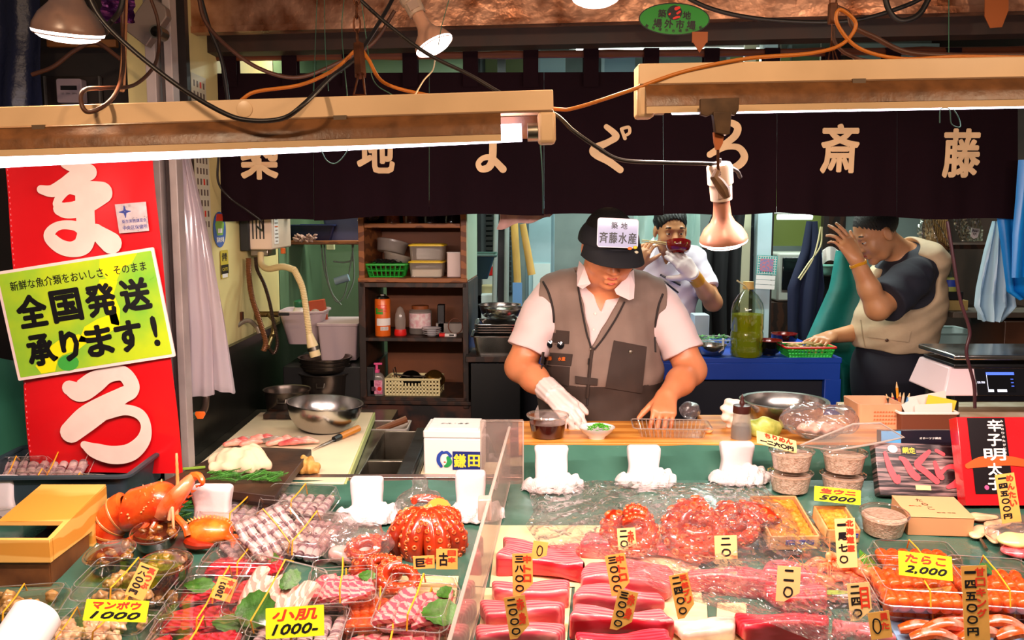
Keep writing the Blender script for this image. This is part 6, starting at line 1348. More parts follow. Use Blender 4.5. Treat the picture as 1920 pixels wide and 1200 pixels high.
M_cap=mat('cap_black','#0d0d14',.75,bump=.3,bscale=300,dist=.0006)
b=MB();n1,n2=40,14
def dome(u,v):
    a=u*2*math.pi;e=v*math.pi/2;r=math.cos(e);fx=1.0 if math.sin(a) > 0 else 1.0
    return tuple(capP(.098*r*math.cos(a),.112*r*math.sin(a),.080*math.sin(e)**.9))
b.grid(dome,n1,n2,M_cap);crown=b.build('cap',p1,world=True,smooth=50);WM[crown.name]=WM[p1.name]
b=MB()
def brim(u,v):
    a=R(18+144*u);x,y=math.cos(a),math.sin(a);w_=math.sin(math.pi*u)**.7
    px_,py_=.098*x*(1+.08*v),.112*y;return tuple(capP(px_,py_+(.070*w_)*v,.004-.020*v*w_-.028*(abs(x)**2)*v-.012*v))
b.grid(brim,30,8,M_cap,thick=.003);br=b.build('brim',crown,world=True,smooth=50)
dq=capP(0,.098,.045);Al=frame((.26,-.96,.06));Xl=Matrix(((-Al[0,0],Al[0,2],Al[0,1],0),(-Al[1,0],Al[1,2],Al[1,1],0),(-Al[2,0],Al[2,2],Al[2,1],0),(0,0,0,1)))
ql=PY(1158.5,437,2.79);kk=2.80/F;Xl=Matrix.Translation(ql) @ Xl @ T((0,0,0),(0,0,R(-2.5)),kk)
b=MB();b.prism(rrect(80,53,5),1.6,mat('cap_label','#9095b8',.35,coat=.3),Xl @ T((0,0,-1.6)));b.build('name_plate',crown,world=True,smooth=0)
b=MB();b.tube([Xl @ Vector((x,y,0)) for x,y in rrect(80,53,5)],.0016,mat('plate_rim','#d8d4e0',.3),6,closed=True);b.build('plate_rim',crown,world=True)
b=MB();X_=Xl
for ch,x in (('築',-9),('地',10)): b.text(ch,14,M_ink,X_ @ T((x+2,14,.4)),.02,fit=(13,13))
for k,ch in enumerate('斉藤水産'): b.text(ch,19,M_ink,X_ @ T((-28+19*k,-9,.4)),.025,fit=(17,21))
b.build('lettering',crown,world=True,smooth=0)
b=MB()
for x,y,c_ in ((1181,466,'cap_orange'),(1191,464,'cap_yellow'),(1193,473,'cap_cream')):
    hh={'cap_orange': '#d8641a','cap_yellow': '#c9b020','cap_cream': '#c9c0a0'}[c_];d=Vector(ray(x,y)).normalized()
    bb=BVHTree.FromPolygons([(Matrix.Translation(p1.location) @ v.co)[:] for v in br.data.vertices],[tuple(p.vertices) for p in br.data.polygons]);q=cast(bb,x,y,.003,2.75);b.ball(q,(.007,.004,.005),mat(c_,hh,.5),12,6)
b.build('fruit_emblem',br,world=True)

# ---------------- man drinking soup
p2=thing('person','younger man in a white polo shirt drinking from a red bowl with a gloved hand','person',(PY(1250,600,4.62).x,4.62,0))
def torso2(s,off=0):
    _ell(s,pv(1252,530,4.64),(.165,.105,.20),.03,off=off);_ell(s,pv(1248,620,4.64),(.150,.105,.22),.05,off=off);s.cone(pv(1205,483,4.64),pv(1303,486,4.64),.055,.055,.04,off=off)
    s.cone(pv(1252,466,4.62),pv(1210,482,4.64),.045,.05,.03,off=off);s.cone(pv(1252,466,4.62),pv(1298,484,4.64),.045,.05,.03,off=off)
    s.cone(pv(1248,640,4.64),pv(1248,740,4.66),.14,.15,.05,off=off)
A2=frame((.10,-.97,-.20));C2=pv(1257,432,4.57);sh2,el2,wr2=pv(1309,505,4.62),pv(1337,567,4.50),pv(1301,517,4.34)
s=SDF(C2-np.array([.26,.40,.95]),C2+np.array([.30,.24,.2]),.0045);torso2(s);s.cone(pv(1253,480,4.64),pv(1256,450,4.59),.050,.052,.02);H2=head(s,C2,A2,.98)
s.cone(sh2,el2,.052,.044,.02);s.cone(el2,el2+(wr2-el2)*.4,.044,.040,.02);s.cone(el2+(wr2-el2)*.4,wr2,.040,.027,.02)
sh2b,el2b,wr2b=pv(1200,505,4.64),pv(1178,560,4.56),pv(1196,500,4.38);s.cone(sh2b,el2b,.05,.042,.02);s.cone(el2b,wr2b,.042,.027,.02)
d2=pv(1268,478,4.34)-wr2;hand(s,wr2,d2,(.3,-.9,-.1),-1,(.5,.55,.6,.9),off=-.001,thumb=(.4,.8,-.3));hand(s,wr2b,pv(1212,458,4.36)-wr2b,(-.6,-.7,0),1,(.9,.9,1,1))
sdfobj(s,'body',p2,M_skin2,2);lips(p2,H2);eyes(p2,H2,(.1,-.1),M_skin2)
s=SDF(np.minimum(wr2,pv(1268,478,4.34))-.11,np.maximum(wr2,pv(1268,478,4.34))+.11,.0036);tg2,_=hand(s,wr2,d2,(.3,-.9,-.1),-1,(.5,.55,.6,.9),off=.004,thumb=(.4,.8,-.3));ccyl(s,wr2+(el2-wr2)*.02,wr2+(wr2-el2)*.1,.032,.030,.01);sdfobj(s,'glove',p2,M_glove,1)
b=MB();f2=(el2-wr2)/np.linalg.norm(el2-wr2);b.tube([wr2+f2*(-.012+.006*i) for i in range(12)],[.0335+.0015*(i % 2) for i in range(12)],mat('rubber_cuff','#c9841a',.5,bump=.3,bscale=90),20);tag(b.build('wrist_bands',p2,world=True),'bundle of ochre rubber bands',None)
s=SDF(C2-np.array([.26,.40,.95]),C2+np.array([.30,.24,.2]),.0048);torso2(s,.008);s.cone(sh2,sh2+(el2-sh2)*.3,.06,.062,.03);ccyl(s,sh2,sh2+(el2-sh2)*.62,.058,.064,.01);s.cone(sh2b,sh2b+(el2b-sh2b)*.3,.06,.06,.03);ccyl(s,sh2b,sh2b+(el2b-sh2b)*.65,.058,.063,.01)
wedge2(s,(1238,460),(1268,460),(1250,497),4.53,4.62);_ell(s,pv(1255,455,4.60),(.066,.08,.05),.01,'s');s.wrinkle(lambda X,Y,Z: .003*np.sin(X*30+Z*45)+.002*np.sin(Z*80-X*60))
sh_2,bs2=sdfobj(s,'polo_shirt',p2,mat('polo_lilac','#d6ccd8',.85,bump=.2,bscale=420,dist=.0006),2);M_shirt_old=M_shirt
def flap2(pts,par,m):
    b=MB();vs=[PY(x,y,Y) for x,y,Y in pts];n=len(vs);b.raw([tuple(v) for v in vs]+[tuple(v+Vector((0,.006,0))) for v in vs],[tuple(range(n)),tuple(range(n,2*n))[::-1]]+[(i,i+n,(i+1) % n+n,(i+1) % n) for i in range(n)],m);return b.build('collar',par,world=True,smooth=0,bevel=.002)
flap2([(1226,444,4.60),(1232,462,4.54),(1240,482,4.51),(1222,488,4.49),(1212,476,4.52),(1216,455,4.57)],sh_2,mat('polo_lilac','#d6ccd8'));flap2([(1274,455,4.58),(1284,476,4.52),(1268,484,4.49),(1250,497,4.49),(1260,480,4.51)],sh_2,mat('polo_lilac','#d6ccd8'))
for x0,y0,x1,y1,lb_ in ((1238,515,1276,535,'upper black pen clipped on the soup drinker\'s shirt'),(1236,521,1272,549,'lower black pen clipped on the soup drinker\'s shirt')):
    a,c=cast(bs2,x0,y0,.012,4.5),cast(bs2,x1,y1,.012,4.5);t=thing('pen',lb_,'pen',c);b=MB();b.tube([a,c],.0045,M_black,8);b.build('barrel',t,world=True);b=MB();b.tube([a.lerp(c,.05)+Vector((0,-.005,0)),a.lerp(c,.4)+Vector((0,-.005,0))],.0016,M_steel,6);b.build('clip',t,world=True)
s=SDF(C2-.16,C2+.17,.004);_ell(s,H2(0,-.018,.045),(.083,.100,.090),.01,A=A2)
s.plane(H2(0,.052,.03),A2 @ np.array([0,1,-.55]));s.plane(H2(0,0,-.03),A2 @ np.array([0,.25,-1]));s.wrinkle(lambda X,Y,Z: .0025*np.sin(X*400+Z*100)*np.sin(Z*90));sdfobj(s,'hair',p2,M_hair,0)
t=thing('soup_bowl','red lacquer soup bowl held to the younger man\'s mouth','bowl',PY(1272,476,4.36),(R(-20),R(3),0));r_=.060
b=MB();b.lathe([(r_*.45,0),(r_*.47,.008),(r_*.8,.014),(r_*.97,.035),(r_,.060),(r_*.97,.060),(r_*.9,.03),(0,.012)],mat('red_bowl','#7d0f10',.15,coat=.7),seg=36);b.build('body',t,smooth=50)
b=MB()
for a in (-120,-95,-60): b.lathe([(r_*.995,.036),(r_*1.005,.044)],mat('gold_leaf','#c9a860',.4,.6),a0=a,a1=a+6,seg=2)
b.build('gold_fleck',t)
for k in range(2):
    b=MB();b.tube([PY(1203,450+3*k,4.34),PY(1250,455+3.5*k,4.36)],.0024,mat('chopstick_wood','#d0b060',.5),6);tag(b.build('chopstick'),'pale chopstick pointing left from the red soup bowl','chopstick','chopsticks at the soup bowl')
for sx in (-.08,.08):
    b=MB();q=pv(1248,700,4.64);b.tube([(q[0]+sx,4.66,q[2]),(q[0]+sx,4.68,.08)],[.085,.07],mat('dark_trousers','#14110f'),14);b.build('trouser_leg',p2,world=True)

# ---------------- man in the beige vest
p3=thing('person','man in a beige vest and dark T-shirt raising one hand to his lowered face','person',(PY(1680,700,3.98).x,3.98,0))
def torso3(s,off=0):
    _ell(s,pv(1694,560,3.98),(.155,.185,.20),.03,off=off);_ell(s,pv(1676,625,3.98),(.158,.175,.16),.05,off=off);_ell(s,pv(1722,490,3.98),(.085,.18,.075),.04,off=off);s.cone(pv(1690,475,3.98),pv(1720,500,3.98),.05,.07,.04,off=off)
def legs3(s,off=0): _ell(s,pv(1674,700,3.98),(.168,.175,.20),.05,off=off);s.cone(pv(1678,740,3.98),(pv(1678,740,3.98)[0],4.0,.5),.16,.12,.05,off=off)
A3=frame((-.86,-.12,-.50));C3=pv(1643,437,3.93)
sh3,el3,wr3=pv(1712,520,3.80),pv(1646,578,3.68),pv(1605,486,3.67);sf3,ef3,wf3=pv(1690,530,4.12),pv(1615,622,4.05),pv(1556,632,3.93)
lo3,hi3=np.minimum(C3,wf3)-np.array([.20,.34,.62]),C3+np.array([.32,.38,.2])
s=SDF(lo3,hi3,.0046);torso3(s);s.cone(pv(1694,480,3.97),pv(1662,452,3.94),.058,.054,.03);H3=head(s,C3,A3,1.0)
s.cone(sh3,el3,.062,.050,.02);s.cone(el3,el3+(wr3-el3)*.4,.048,.043,.02);s.cone(el3+(wr3-el3)*.4,wr3,.043,.029,.02);s.cone(sf3,ef3,.058,.046,.02);s.cone(ef3,wf3,.044,.028,.02)
hand(s,wr3,pv(1582,452,3.68)-wr3,(.3,-.9,.3),1,(.25,.4,.7,.8),spread=.2,thumb=(.75,.55,-.1));hand(s,wf3,pv(1530,642,3.84)-wf3,(-.2,-.45,.85),1,(.6,.7,.7,.7),spread=.2)
sdfobj(s,'body',p3,M_skin3,2);lips(p3,H3);eyes(p3,H3,(0,-.3),M_skin3)
b=MB();f3=(el3-wr3)/np.linalg.norm(el3-wr3);c_=wr3+f3*.016;u_=np.cross(f3,(0,1,0));u_ /= np.linalg.norm(u_);v_=np.cross(f3,u_)
for k in range(3): b.tube([c_+f3*(.004*k+.003*math.sin(a*.6))+(u_*math.cos(a/24*6.283)+v_*math.sin(a/24*6.283))*.0325 for a in range(24)],.0026,mat('yellow_rubber','#d8981c',.45),6,closed=True)
tag(b.build('wrist_bands',p3,world=True),'yellow rubber bands around the raised wrist',None)
M_navy=mat('navy_tee','#22222e',.85,bump=.2,bscale=30,dist=.004)
s=SDF(lo3,hi3,.005);torso3(s,.008);e2=sh3+(el3-sh3)*.80;s.cone(sh3,sh3+(el3-sh3)*.35,.082,.085,.04);ccyl(s,sh3+(el3-sh3)*.1,e2,.083,.092,.012);ccyl(s,sf3,sf3+(ef3-sf3)*.85,.07,.075,.02)
_ell(s,pv(1682,455,3.96),(.075,.085,.05),.01,'s');s.plane(pv(1690,672,3.9),(0,0,-1));s.wrinkle(lambda X,Y,Z: .003*np.sin(X*40+Z*50));sdfobj(s,'t_shirt',p3,M_navy,2)
M_beige=mat('beige_vest','#c2a888',.85,var=.1,nscale=8,bump=.35,bscale=24,dist=.006)
s=SDF(lo3,hi3,.005);torso3(s,.022);_ell(s,pv(1672,470,3.96),(.115,.12,.085),.01,'s');aa=sh3+np.array([0,.02,-.02])
ccyl(s,aa+np.array([.0,.10,.01]),aa+np.array([-.01,-.2,-.02]),.108,.120,.02,'s');ccyl(s,sf3+np.array([0,-.1,0]),sf3+np.array([-.02,.2,0]),.1,.11,.02,'s')
s.plane(pv(1672,660,3.85),(-.04,0,-1));s.wrinkle(lambda X,Y,Z: .003*np.sin(X*35+Z*30)+.002*np.sin(Z*90-X*50));v3,bv3=sdfobj(s,'vest',p3,M_beige,1)
bvst_old=bvst;bvst=bv3
def patch3(name,q,m,off,fb=3.82): b=MB();drape(b,bv3,q,m,off,8,8,fb,.003);return b.build(name,v3,world=True,smooth=60)
patch3('pocket_flap',[(1628,612),(1708,622),(1704,642),(1626,632)],M_beige,.008);b=MB();b.ball(cast(bv3,1663,638,.010,3.82),.007,mat('snap_brown','#4a2c1c',.4),12,8);b.build('snap',v3,world=True)
b=MB();drapeline(b,bv3,[(1614,600),(1618,630),(1622,650)],.003,mat('beige_seam','#9a866a',.8),.001,fb=3.85);b.build('zip_trim',v3,world=True)
s=SDF(pv(1674,720,3.98)-np.array([.26,.26,.6]),pv(1674,720,3.98)+np.array([.26,.26,.25]),.007);legs3(s,.012);s.plane(pv(1674,650,3.9),(0,0,1));s.wrinkle(lambda X,Y,Z: .003*np.sin(X*40+Z*20));sdfobj(s,'apron_trousers',p3,mat('navy_trousers','#0f1020',.8,bump=.2,bscale=20),1)
for sx in (-.07,.07):
    b=MB();q=pv(1676,740,3.98);b.tube([(q[0],4.0+sx,.52),(q[0],4.0+sx,.06)],[.10,.075],mat('navy_trousers','#0f1020'),14);b.build('trouser_leg',p3,world=True)
s=SDF(C3-.17,C3+.18,.004);_ell(s,H3(0,-.018,.042),(.080,.098,.088),.01,A=A3);s.plane(H3(0,.055,.03),A3 @ np.array([0,1,-.5]));s.plane(H3(0,0,-.03),A3 @ np.array([0,.35,-1]));s.wrinkle(lambda X,Y,Z: .001*np.sin(X*500+Z*300));sdfobj(s,'hair',p3,mat('short_hair','#1c1510',.6,bump=.6,bscale=300),0)
# ============================================================ COUNTERS AND DISPLAY TABLE
M_gsheet=mat('green_vinyl','#3c6658',.25,coat=.4,var=.2,nscale=5,bump=.35,bscale=9,dist=.01)
M_counter=stripes('counter_wood','#c47a28','#e09a44',3,'Y',.45,4,.06,stretch=(.3,1.5,1),coat=.15)
t=thing('wooden_counter','long orange brown wooden counter the cook leans over','counter',(.80,2.8,0));ZK=.88
b=MB();b.box((.80,2.7475,ZK-.02),(1.56,.285,.04),M_counter);b.box((1.10,2.935,ZK-.02),(.96,.09,.04),M_counter);b.build('worktop',t,world=True,bevel=.004)
b=MB();b.box((.80,2.74,.42),(1.50,.20,.84),M_black);b.build('base',t,world=True)
t=thing('display_table','sloping fish display table covered with glossy green vinyl','display table',(0,1.9,0));XR=Matrix.Rotation(SLA,4,'X')
b=MB();b.grid(lambda u,v: ((-1.75+3.4*u),1.25+1.25*v,dz(1.25+1.25*v)+.0012*math.sin(u*60+v*13)+.0008*math.sin(u*131-v*31)-.002),90,40,M_gsheet,thick=.004);b.build('vinyl_cover',t,world=True)
b=MB();b.grid(lambda u,v: (.03+1.6*u,2.605-.10*v+.006*math.sin(u*30+v*3),ZK-.008-.082*v),60,8,M_gsheet,thick=.003);b.build('vinyl_riser',t,world=True)
b=MB()
for x in (-1.6,0,1.5): b.box((x,2.4,.38),(.05,.05,.76),M_steel_d);b.box((x,1.35,.33),(.05,.05,.66),M_steel_d)
b.build('leg_frame',t,world=True);b=MB();b.box((-.05,1.9,.60),(3.3,1.1,.02),M_black);b.build('under_shelf',t,world=True)
M_rail=mat('rail_steel','#c4aaa4',.25,.9)
t=thing('steel_ledge','double steel rail along the back of the fish display','rail',(-.3,2.53,.76));
b=MB();b.box((-.28,2.545,.788),(.96,.03,.022),M_rail);b.build('upper_rail',t,world=True,bevel=.002);b=MB();b.box((-.28,2.51,.772),(.96,.03,.018),M_rail);b.build('lower_rail',t,world=True,bevel=.002);b=MB();b.box((-.28,2.535,.765),(.96,.05,.04),M_steel_d);b.build('backing',t,world=True)
# acrylic divider
M_acr=clear('acrylic','#f6ece8',.10,.5,.03,milk=.16,mcol='#f0ddd6');M_acre=clear('acrylic_edge','#e8e4da',.25,.6,.05,milk=.55,mcol='#f0e4dc')
t=thing('acrylic_divider','clear acrylic divider standing between the two halves of the display','divider',(-.05,1.9,dz(1.9)))
xa,xb=-.105,-.008
def dv(y): return xa+(xb-xa)*(y-1.4)/1.05
h_d=.165;b=MB();pts=[(y,dz(y)+.001) for y in (1.35,2.46)]+[(y,dz(y)+h_d) for y in (2.46,1.35)]
b.raw([(dv(y)+s_,y,z) for s_ in (-.002,.002) for y,z in pts],[(0,1,2,3),(7,6,5,4),(0,4,5,1),(1,5,6,2),(2,6,7,3),(3,7,4,0)],M_acr);b.build('panel',t,world=True,smooth=0)
b=MB();b.tube([(dv(1.35),1.35,dz(1.35)+h_d),(dv(2.46),2.46,dz(2.46)+h_d)],.004,M_acre,6);b.build('top_edge',t,world=True);b=MB();b.tube([(dv(1.35),1.35,dz(1.35)+.006),(dv(2.46),2.46,dz(2.46)+.006)],.003,M_acre,6);b.build('bottom_edge',t,world=True)
b=MB();y=1.98;b.box((dv(y)-.01,y,dz(y)+h_d-.02),(.03,.035,.05),M_acre);b.build('clip',t,world=True,bevel=.003)
b=MB();q0,q1=PY(902,920,2.47),PY(981,790,2.47);b.box(((q0.x+q1.x)/2,2.475,(q0.z+q1.z)/2+.004),(q1.x-q0.x,.004,q1.z-q0.z),M_acr);b.build('back_panel',t,world=True)
b=MB();b.tube([(x,2.472,z) for x,z in ((q0.x,q0.z+.006),(q0.x,q1.z),(q1.x,q1.z),(q1.x,q0.z+.006))],.0022,M_acre,6);b.build('back_edge',t,world=True)
def slr(rz=0,tx=0,ty=0): return (Matrix.Rotation(SLA,3,'X') @ Euler((tx,ty,rz)).to_matrix()).to_euler()

# ============================================================ GENERIC FOOD PACKS
M_pk=clear('pack_clear','#fbf8f6',.035,.55,.04,bump=.05,bscale=40,dist=.002);M_pkrim=clear('pack_rim','#f4f2ee',.18,.8,.08,milk=.18,mcol='#ffffff');M_rub=mat('rubber_orange','#e59a1a',.5)
_P={}
def packproto(kind):
    if kind in _P: return _P[kind]
    w_,d_,h_={'std': (.150,.112,.042),'low': (.15,.105,.030),'sq': (.118,.112,.042)}[kind]
    t=thing('food_pack','x','food pack',(0,0,-5));n=5
    b=MB();rings(b,[(rrect(w_*.84,d_*.82,.014,n),.001),(rrect(w_*.86,d_*.84,.015,n),.003),(rrect(w_*.95,d_*.94,.016,n),h_*.42),(rrect(w_,d_,.018,n),h_*.44)],M_pk,close_bottom=True);b.build('tray',t,smooth=50)
    b=MB();rings(b,[(rrect(w_,d_,.018,n),h_*.45),(rrect(w_*.955,d_*.945,.016,n),h_*.47),(rrect(w_*.90,d_*.87,.014,n),h_*.93),(rrect(w_*.88,d_*.85,.013,n),h_),(rrect(w_*.80,d_*.75,.010,n),h_),(rrect(w_*.785,d_*.735,.009,n),h_*.95)],M_pk,close_top=True);b.build('lid',t,smooth=35)
    b=MB();b.tube([(x,y,h_*.45) for x,y in rrect(w_,d_,.018,n)],.0010,M_pkrim,5,closed=True)
    for sx in (-1,1):
        for sy in (-1,1): b.tube([(sx*w_*.465,sy*d_*.455,h_*.47),(sx*w_*.43,sy*d_*.41,h_)],+.0007,M_pkrim,5)
    b.tube([(x,y,h_) for x,y in rrect(w_*.88,d_*.85,.013,n)],.0007,M_pkrim,5,closed=True);b.build('rim',t)
    b=MB();b.tube([(.0,-d_*.5,h_*.45),(0,-d_*.43,h_+.002),(.002,0,h_+.0025),(0,d_*.43,h_+.002),(0,d_*.5,h_*.45)],.0014,M_rub,5);b.build('rubber_band',t)
    _P[kind]=(t,w_,d_,h_);return _P[kind]
_used=set()
def pack(kind,label,px_,py_,h0=0,rz=0,s=(1,1,1),tx=0,ty=0,group=None):
    t,w_,d_,h_=packproto(kind);loc=PD(px_,py_,h0);e=slr(rz,tx,ty)
    if isinstance(s,(int,float)): s=(s,s,s)
    s=tuple(v*(1.16 if i < 2 else 1.12) for i,v in enumerate(s));tx += R(4)
    if kind in _used: o=dup(t,loc,e,label,group,s)
    else:
        _used.add(kind);o=t;o.location=loc;o.rotation_euler=e;o.scale=s;o['label']=label
        if group: o['group']=group
    M=Matrix.LocRotScale(loc,Euler(e),Vector(s));WM[o.name]=M;o['kind']='thing'
    return o,M,w_,d_,h_
# food piece prototypes (meshes made once, every piece its own object)
_FP={}
def fmesh(key,make):
    if key not in _FP:
        b=MB();make(b);o=b.build(key,origin=(0,0,0),smooth=70);_FP[key]=[o,False]
    return _FP[key]
def piece(key,make,M,loc,rot,s,label,cat,group):
    r=fmesh(key,make)
    if r[1]: o=r[0].copy();COL.objects.link(o)
    else: o=r[0];r[1]=True
    X=M @ T(loc,rot,s);l,q,sc_=X.decompose();o.location=l;o.rotation_euler=q.to_euler();o.scale=sc_
    WM[o.name]=X;tag(o,label,cat,group);return o
def wetmat(name,a,c,ns=30,rough=.22,**k): return mat(name,a,rough,col2=c,nscale=ns,coat=.5,ramp=(.35,.65),**k)
M_tuna=stripes('tuna_slice','#a8101f','#d0344a',55,'DIAGONAL',.25,3,.1,coat=.5,ramp=(.25,.95));M_pinkf=stripes('pink_fish','#d4586c','#efa8a4',42,'DIAGONAL',.25,5,.1,coat=.5);M_whitef=stripes('white_fish','#e6a498','#f2d4c6',40,'DIAGONAL',.25,4,.1,coat=.5)
M_squid=mat('squid_white','#e6d3cf',.2,col2='#5a4048',nscale=24,coat=.6,ramp=(.42,.30));M_squid=M_squid
M_squidw=wetmat('squid_pale','#cdb8b6','#92747c',40);M_squidd=wetmat('squid_dark','#4a3038','#a88890',60);M_roe=wetmat('roe_orange','#cf3f10','#e06a28',90,bump=.3,bscale=300,dist=.001);M_snail=wetmat('snail_tan','#c9a068','#6a4a20',60,bump=.4,bscale=80,dist=.003);M_scal=wetmat('scallop','#eecfae','#e0b088',30)
M_shiso=mat('shiso','#34691a',.4,var=.3,nscale=60,bump=.4,bscale=120);M_dark=wetmat('shell_brown','#4a2a12','#a8702c',50)
def mk_slice(m):
    def f(b): b.grid(lambda u,v: ((u-.5)*.036*(1-.25*v),(v-.5)*.062,.004+.004*math.sin(v*3.1)+.0015*math.sin(u*5)),8,10,m,thick=.007)
    return f
def mk_squid(b):
    s=SDF((-.03,-.012,-.012),(.034,.012,.014),.0018);s.cone((-.022,0,0),(.010,0,.001),.0075,.0085,.004).ell((.020,0,.001),(.009,.008,.007),.003)
    for k in (-1,0,1): s.cone((.022,k*.003,0),(.031,k*.006,-.003),.0025,.0018,.002)
    V,Fq=s.mesh();c=V[Fq].mean(1);b.raw(V,Fq.tolist(),M_squidw);b.mi(M_squidd);d=(np.sin(c[:,0]*230+1) > .55) & (c[:,2] >-.004) | (c[:,0] > .027);b.m=[1 if x else 0 for x in d]
def mk_ball(m,r=(.012,.011,.010)):
    def f(b): s=SDF((-.018,)*3,(.018,)*3,.002);s.ell((0,0,0),r,0).wrinkle(lambda X,Y,Z: .001*np.sin(X*500)+.0008*np.sin(Z*600+Y*300));s.into(b,m,0)
    return f
def mk_roe(b): s=SDF((-.04,-.014,-.014),(.04,.014,.014),.0022);s.cone((-.022,0,0),(.024,.002,0),.0115,.009,.005).wrinkle(lambda X,Y,Z: .0008*np.sin(X*300));s.into(b,M_roe,1)
def mk_leaf(b):
    n=24;pts=[]
    for i in range(n):
        a=2*math.pi*i/n;r=.024*(1+.12*(i % 2))*(1+.25*math.cos(a));pts.append((r*math.cos(a),r*.8*math.sin(a),.002+.004*math.sin(a*2)))
    b.raw([(0,0,.003)]+pts,[(0,i+1,(i+1) % n+1) for i in range(n)],M_shiso);b.raw([(0,0,.002)]+[(x,y,z-.001) for x,y,z in pts],[(0,(i+1) % n+1,i+1) for i in range(n)],M_shiso)
KIND={'tuna': ('tuna_slice',mk_slice(M_tuna),'red slice','fish slice'),'pink': ('sashimi_slice',mk_slice(M_pinkf),'pink slice','fish slice'),'white': ('sashimi_slice_pale',mk_slice(M_whitef),'pale slice','fish slice'),
        'squid': ('firefly_squid',mk_squid,'small squid','squid'),'roe': ('cod_roe',mk_roe,'roe lobe','roe'),'snail': ('whelk',mk_ball(M_snail),'tan whelk','shellfish'),'scallop': ('scallop_piece',mk_ball(M_scal,(.016,.012,.008)),'cream piece','shellfish')}
def fill(pk,kind,where,seed=0,n=None,dens=1.0):
    o,M,w_,d_,h_=pk;nm,mk,what,cat=KIND[kind];random.seed(seed);lab=what+' '+where
    if len(lab.split()) > 16: print('LONG',len(lab.split()),lab)
    g=what+'s '+where
    if kind in ('tuna','pink','white'):
        k=n or 7
        for i in range(k):
            x=-w_*.33+w_*.66*i/(k-1);piece(nm,mk,M,(x,random.uniform(-.008,.008),.008+.0006*i),(random.uniform(-.15,.15),-.38,random.uniform(-.3,.3)),(1,1.15,1.2),lab,cat,g)
    elif kind == 'squid':
        c,r=6,3
        for j in range(r):
            for i in range(c): piece(nm,mk,M,(-w_*.34+w_*.68*i/(c-1),-d_*.26+d_*.27*j,.012),(random.uniform(-.2,.2),random.uniform(-.15,.15),R(90)+random.uniform(-.2,.2)),(.9,1.15,1.1),lab,cat,g)
    elif kind == 'roe':
        for j in range(2):
            for i in range(6): piece(nm,mk,M,(-w_*.34+w_*.68*i/5,-d_*.18+d_*.38*j,.0125+.002*j),(0,0,R(84)+random.uniform(-.15,.15)),(.86,1.1,1.15),lab,cat,g)
    else:
        for i in range(n or 14): piece(nm,mk,M,(random.uniform(-.36,.36)*w_,random.uniform(-.33,.33)*d_,random.uniform(.011,.019)),(random.uniform(0,3),random.uniform(0,3),random.uniform(0,3)),random.uniform(.8,1.15),lab,cat,g)
def leaf(pk,x,y,where,rz=0,s=1.0,z=None):
    o,M,w_,d_,h_=pk;piece('shiso_leaf',mk_leaf,M,(x*w_,y*d_,h_*.62 if z is None else z),(.2,.1,rz),s,'green shiso leaf '+where,'leaf',None)
# ---- left half
def P_(lab,kind,fillk,px_,py_,**k):
    n=k.pop('n',None);pk=pack(kind,'clear lidded pack of '+lab,px_,py_,**k);fill(pk,fillk,'in pack of '+lab,hash_(px_+py_),n);return pk
def hash_(x): return int(x*7) % 1000
P_('small squid, half hidden behind the white ice block','std','squid',455,985,rz=-.15,s=(1.15,1.1,1.25));P_('small squid right of the hidden one, near the steel rail','std','squid',562,962,rz=-.12,s=(1.1,.95,1.2),h0=.01)
P_('small squid with a shiny tilted lid beside the crab','std','squid',505,1010,rz=.95,s=(1.0,.95,1),tx=R(34),h0=.045);P_('small squid in tight rows above the red tuna packs','sq','squid',577,1022,rz=-.25,s=(1.05,1.15,1.1),h0=.012,tx=R(8))
P_('small squid lying lowest beside the crab','low','squid',478,1040,rz=.6,s=.9)
k=P_('red tuna at the back of the red packs','std','tuna',462,1072,rz=-.05,s=(1.12,.9,1));leaf(k,.2,.1,'in the rearmost red tuna pack',0,.8)
k=P_('red tuna carrying the wooden price card','std','tuna',418,1122,rz=-.04,s=(1.1,.9,1));leaf(k,-.3,.0,'in the pack under the wooden card',0,1)
k=P_('red tuna left of the small skin fish tag','std','tuna',388,1175,rz=.02,s=(1.1,.95,1));leaf(k,.25,-.3,'at the corner of a red tuna pack',0,1)
P_('red tuna cut by the bottom edge','std','tuna',370,1225,rz=.02,s=(1.1,.9,1))
k=P_('pale fish slices with a green leaf and glaring lid','std','white',522,1128,rz=-.42,s=(1.08,1.22,1),tx=R(34),h0=.05);leaf(k,-.15,-.25,'under the glaring lid',.3,1.25);leaf(k,.1,.2,'on the pale slices under the glaring lid',1.3,.7)
P_('silver small skin fish under the yellow tag','std','squid',562,1205,rz=-.02,s=(1.2,1.0,1))
P_('pale pink fish at the stack bottom beside the octopus','sq','white',648,1130,rz=.12,s=(1.02,1,1));k=P_('pale pink fish on top of the stack beside the octopus','sq','pink',642,1112,rz=.12,s=(1.02,1,1),h0=.044,tx=R(5));leaf(k,.33,.1,'on the upper stacked pale pink pack',0,.6)
k=P_('orange shellfish left of the pink pack','sq','roe',712,1165,rz=.1,s=(1.05,1,.9));P_('orange slices under the pink pack','sq','pink',800,1168,rz=-.1,s=(1.1,1.05,.95))
k=P_('bright pink fish with green shiso before the octopus','sq','pink',782,1152,rz=-.14,s=(1.12,1.2,1),h0=.04,tx=R(6));leaf(k,.3,-.2,'low on the bright pink pack',.4,1.1);leaf(k,.32,.2,'high on the bright pink pack',1,.6)
P_('pink fish cut by the bottom edge left of the divider','std','pink',735,1225,rz=.05,s=(1.2,.9,1))
P_('tan whelks underneath the whelk pack with the card','std','snail',262,1135,rz=-.1,s=(1.12,1,.9),n=16);P_('tan whelks carrying the wooden card','std','snail',240,1112,rz=-.1,s=(1.12,1.02,1),h0=.035,tx=R(4),n=22)
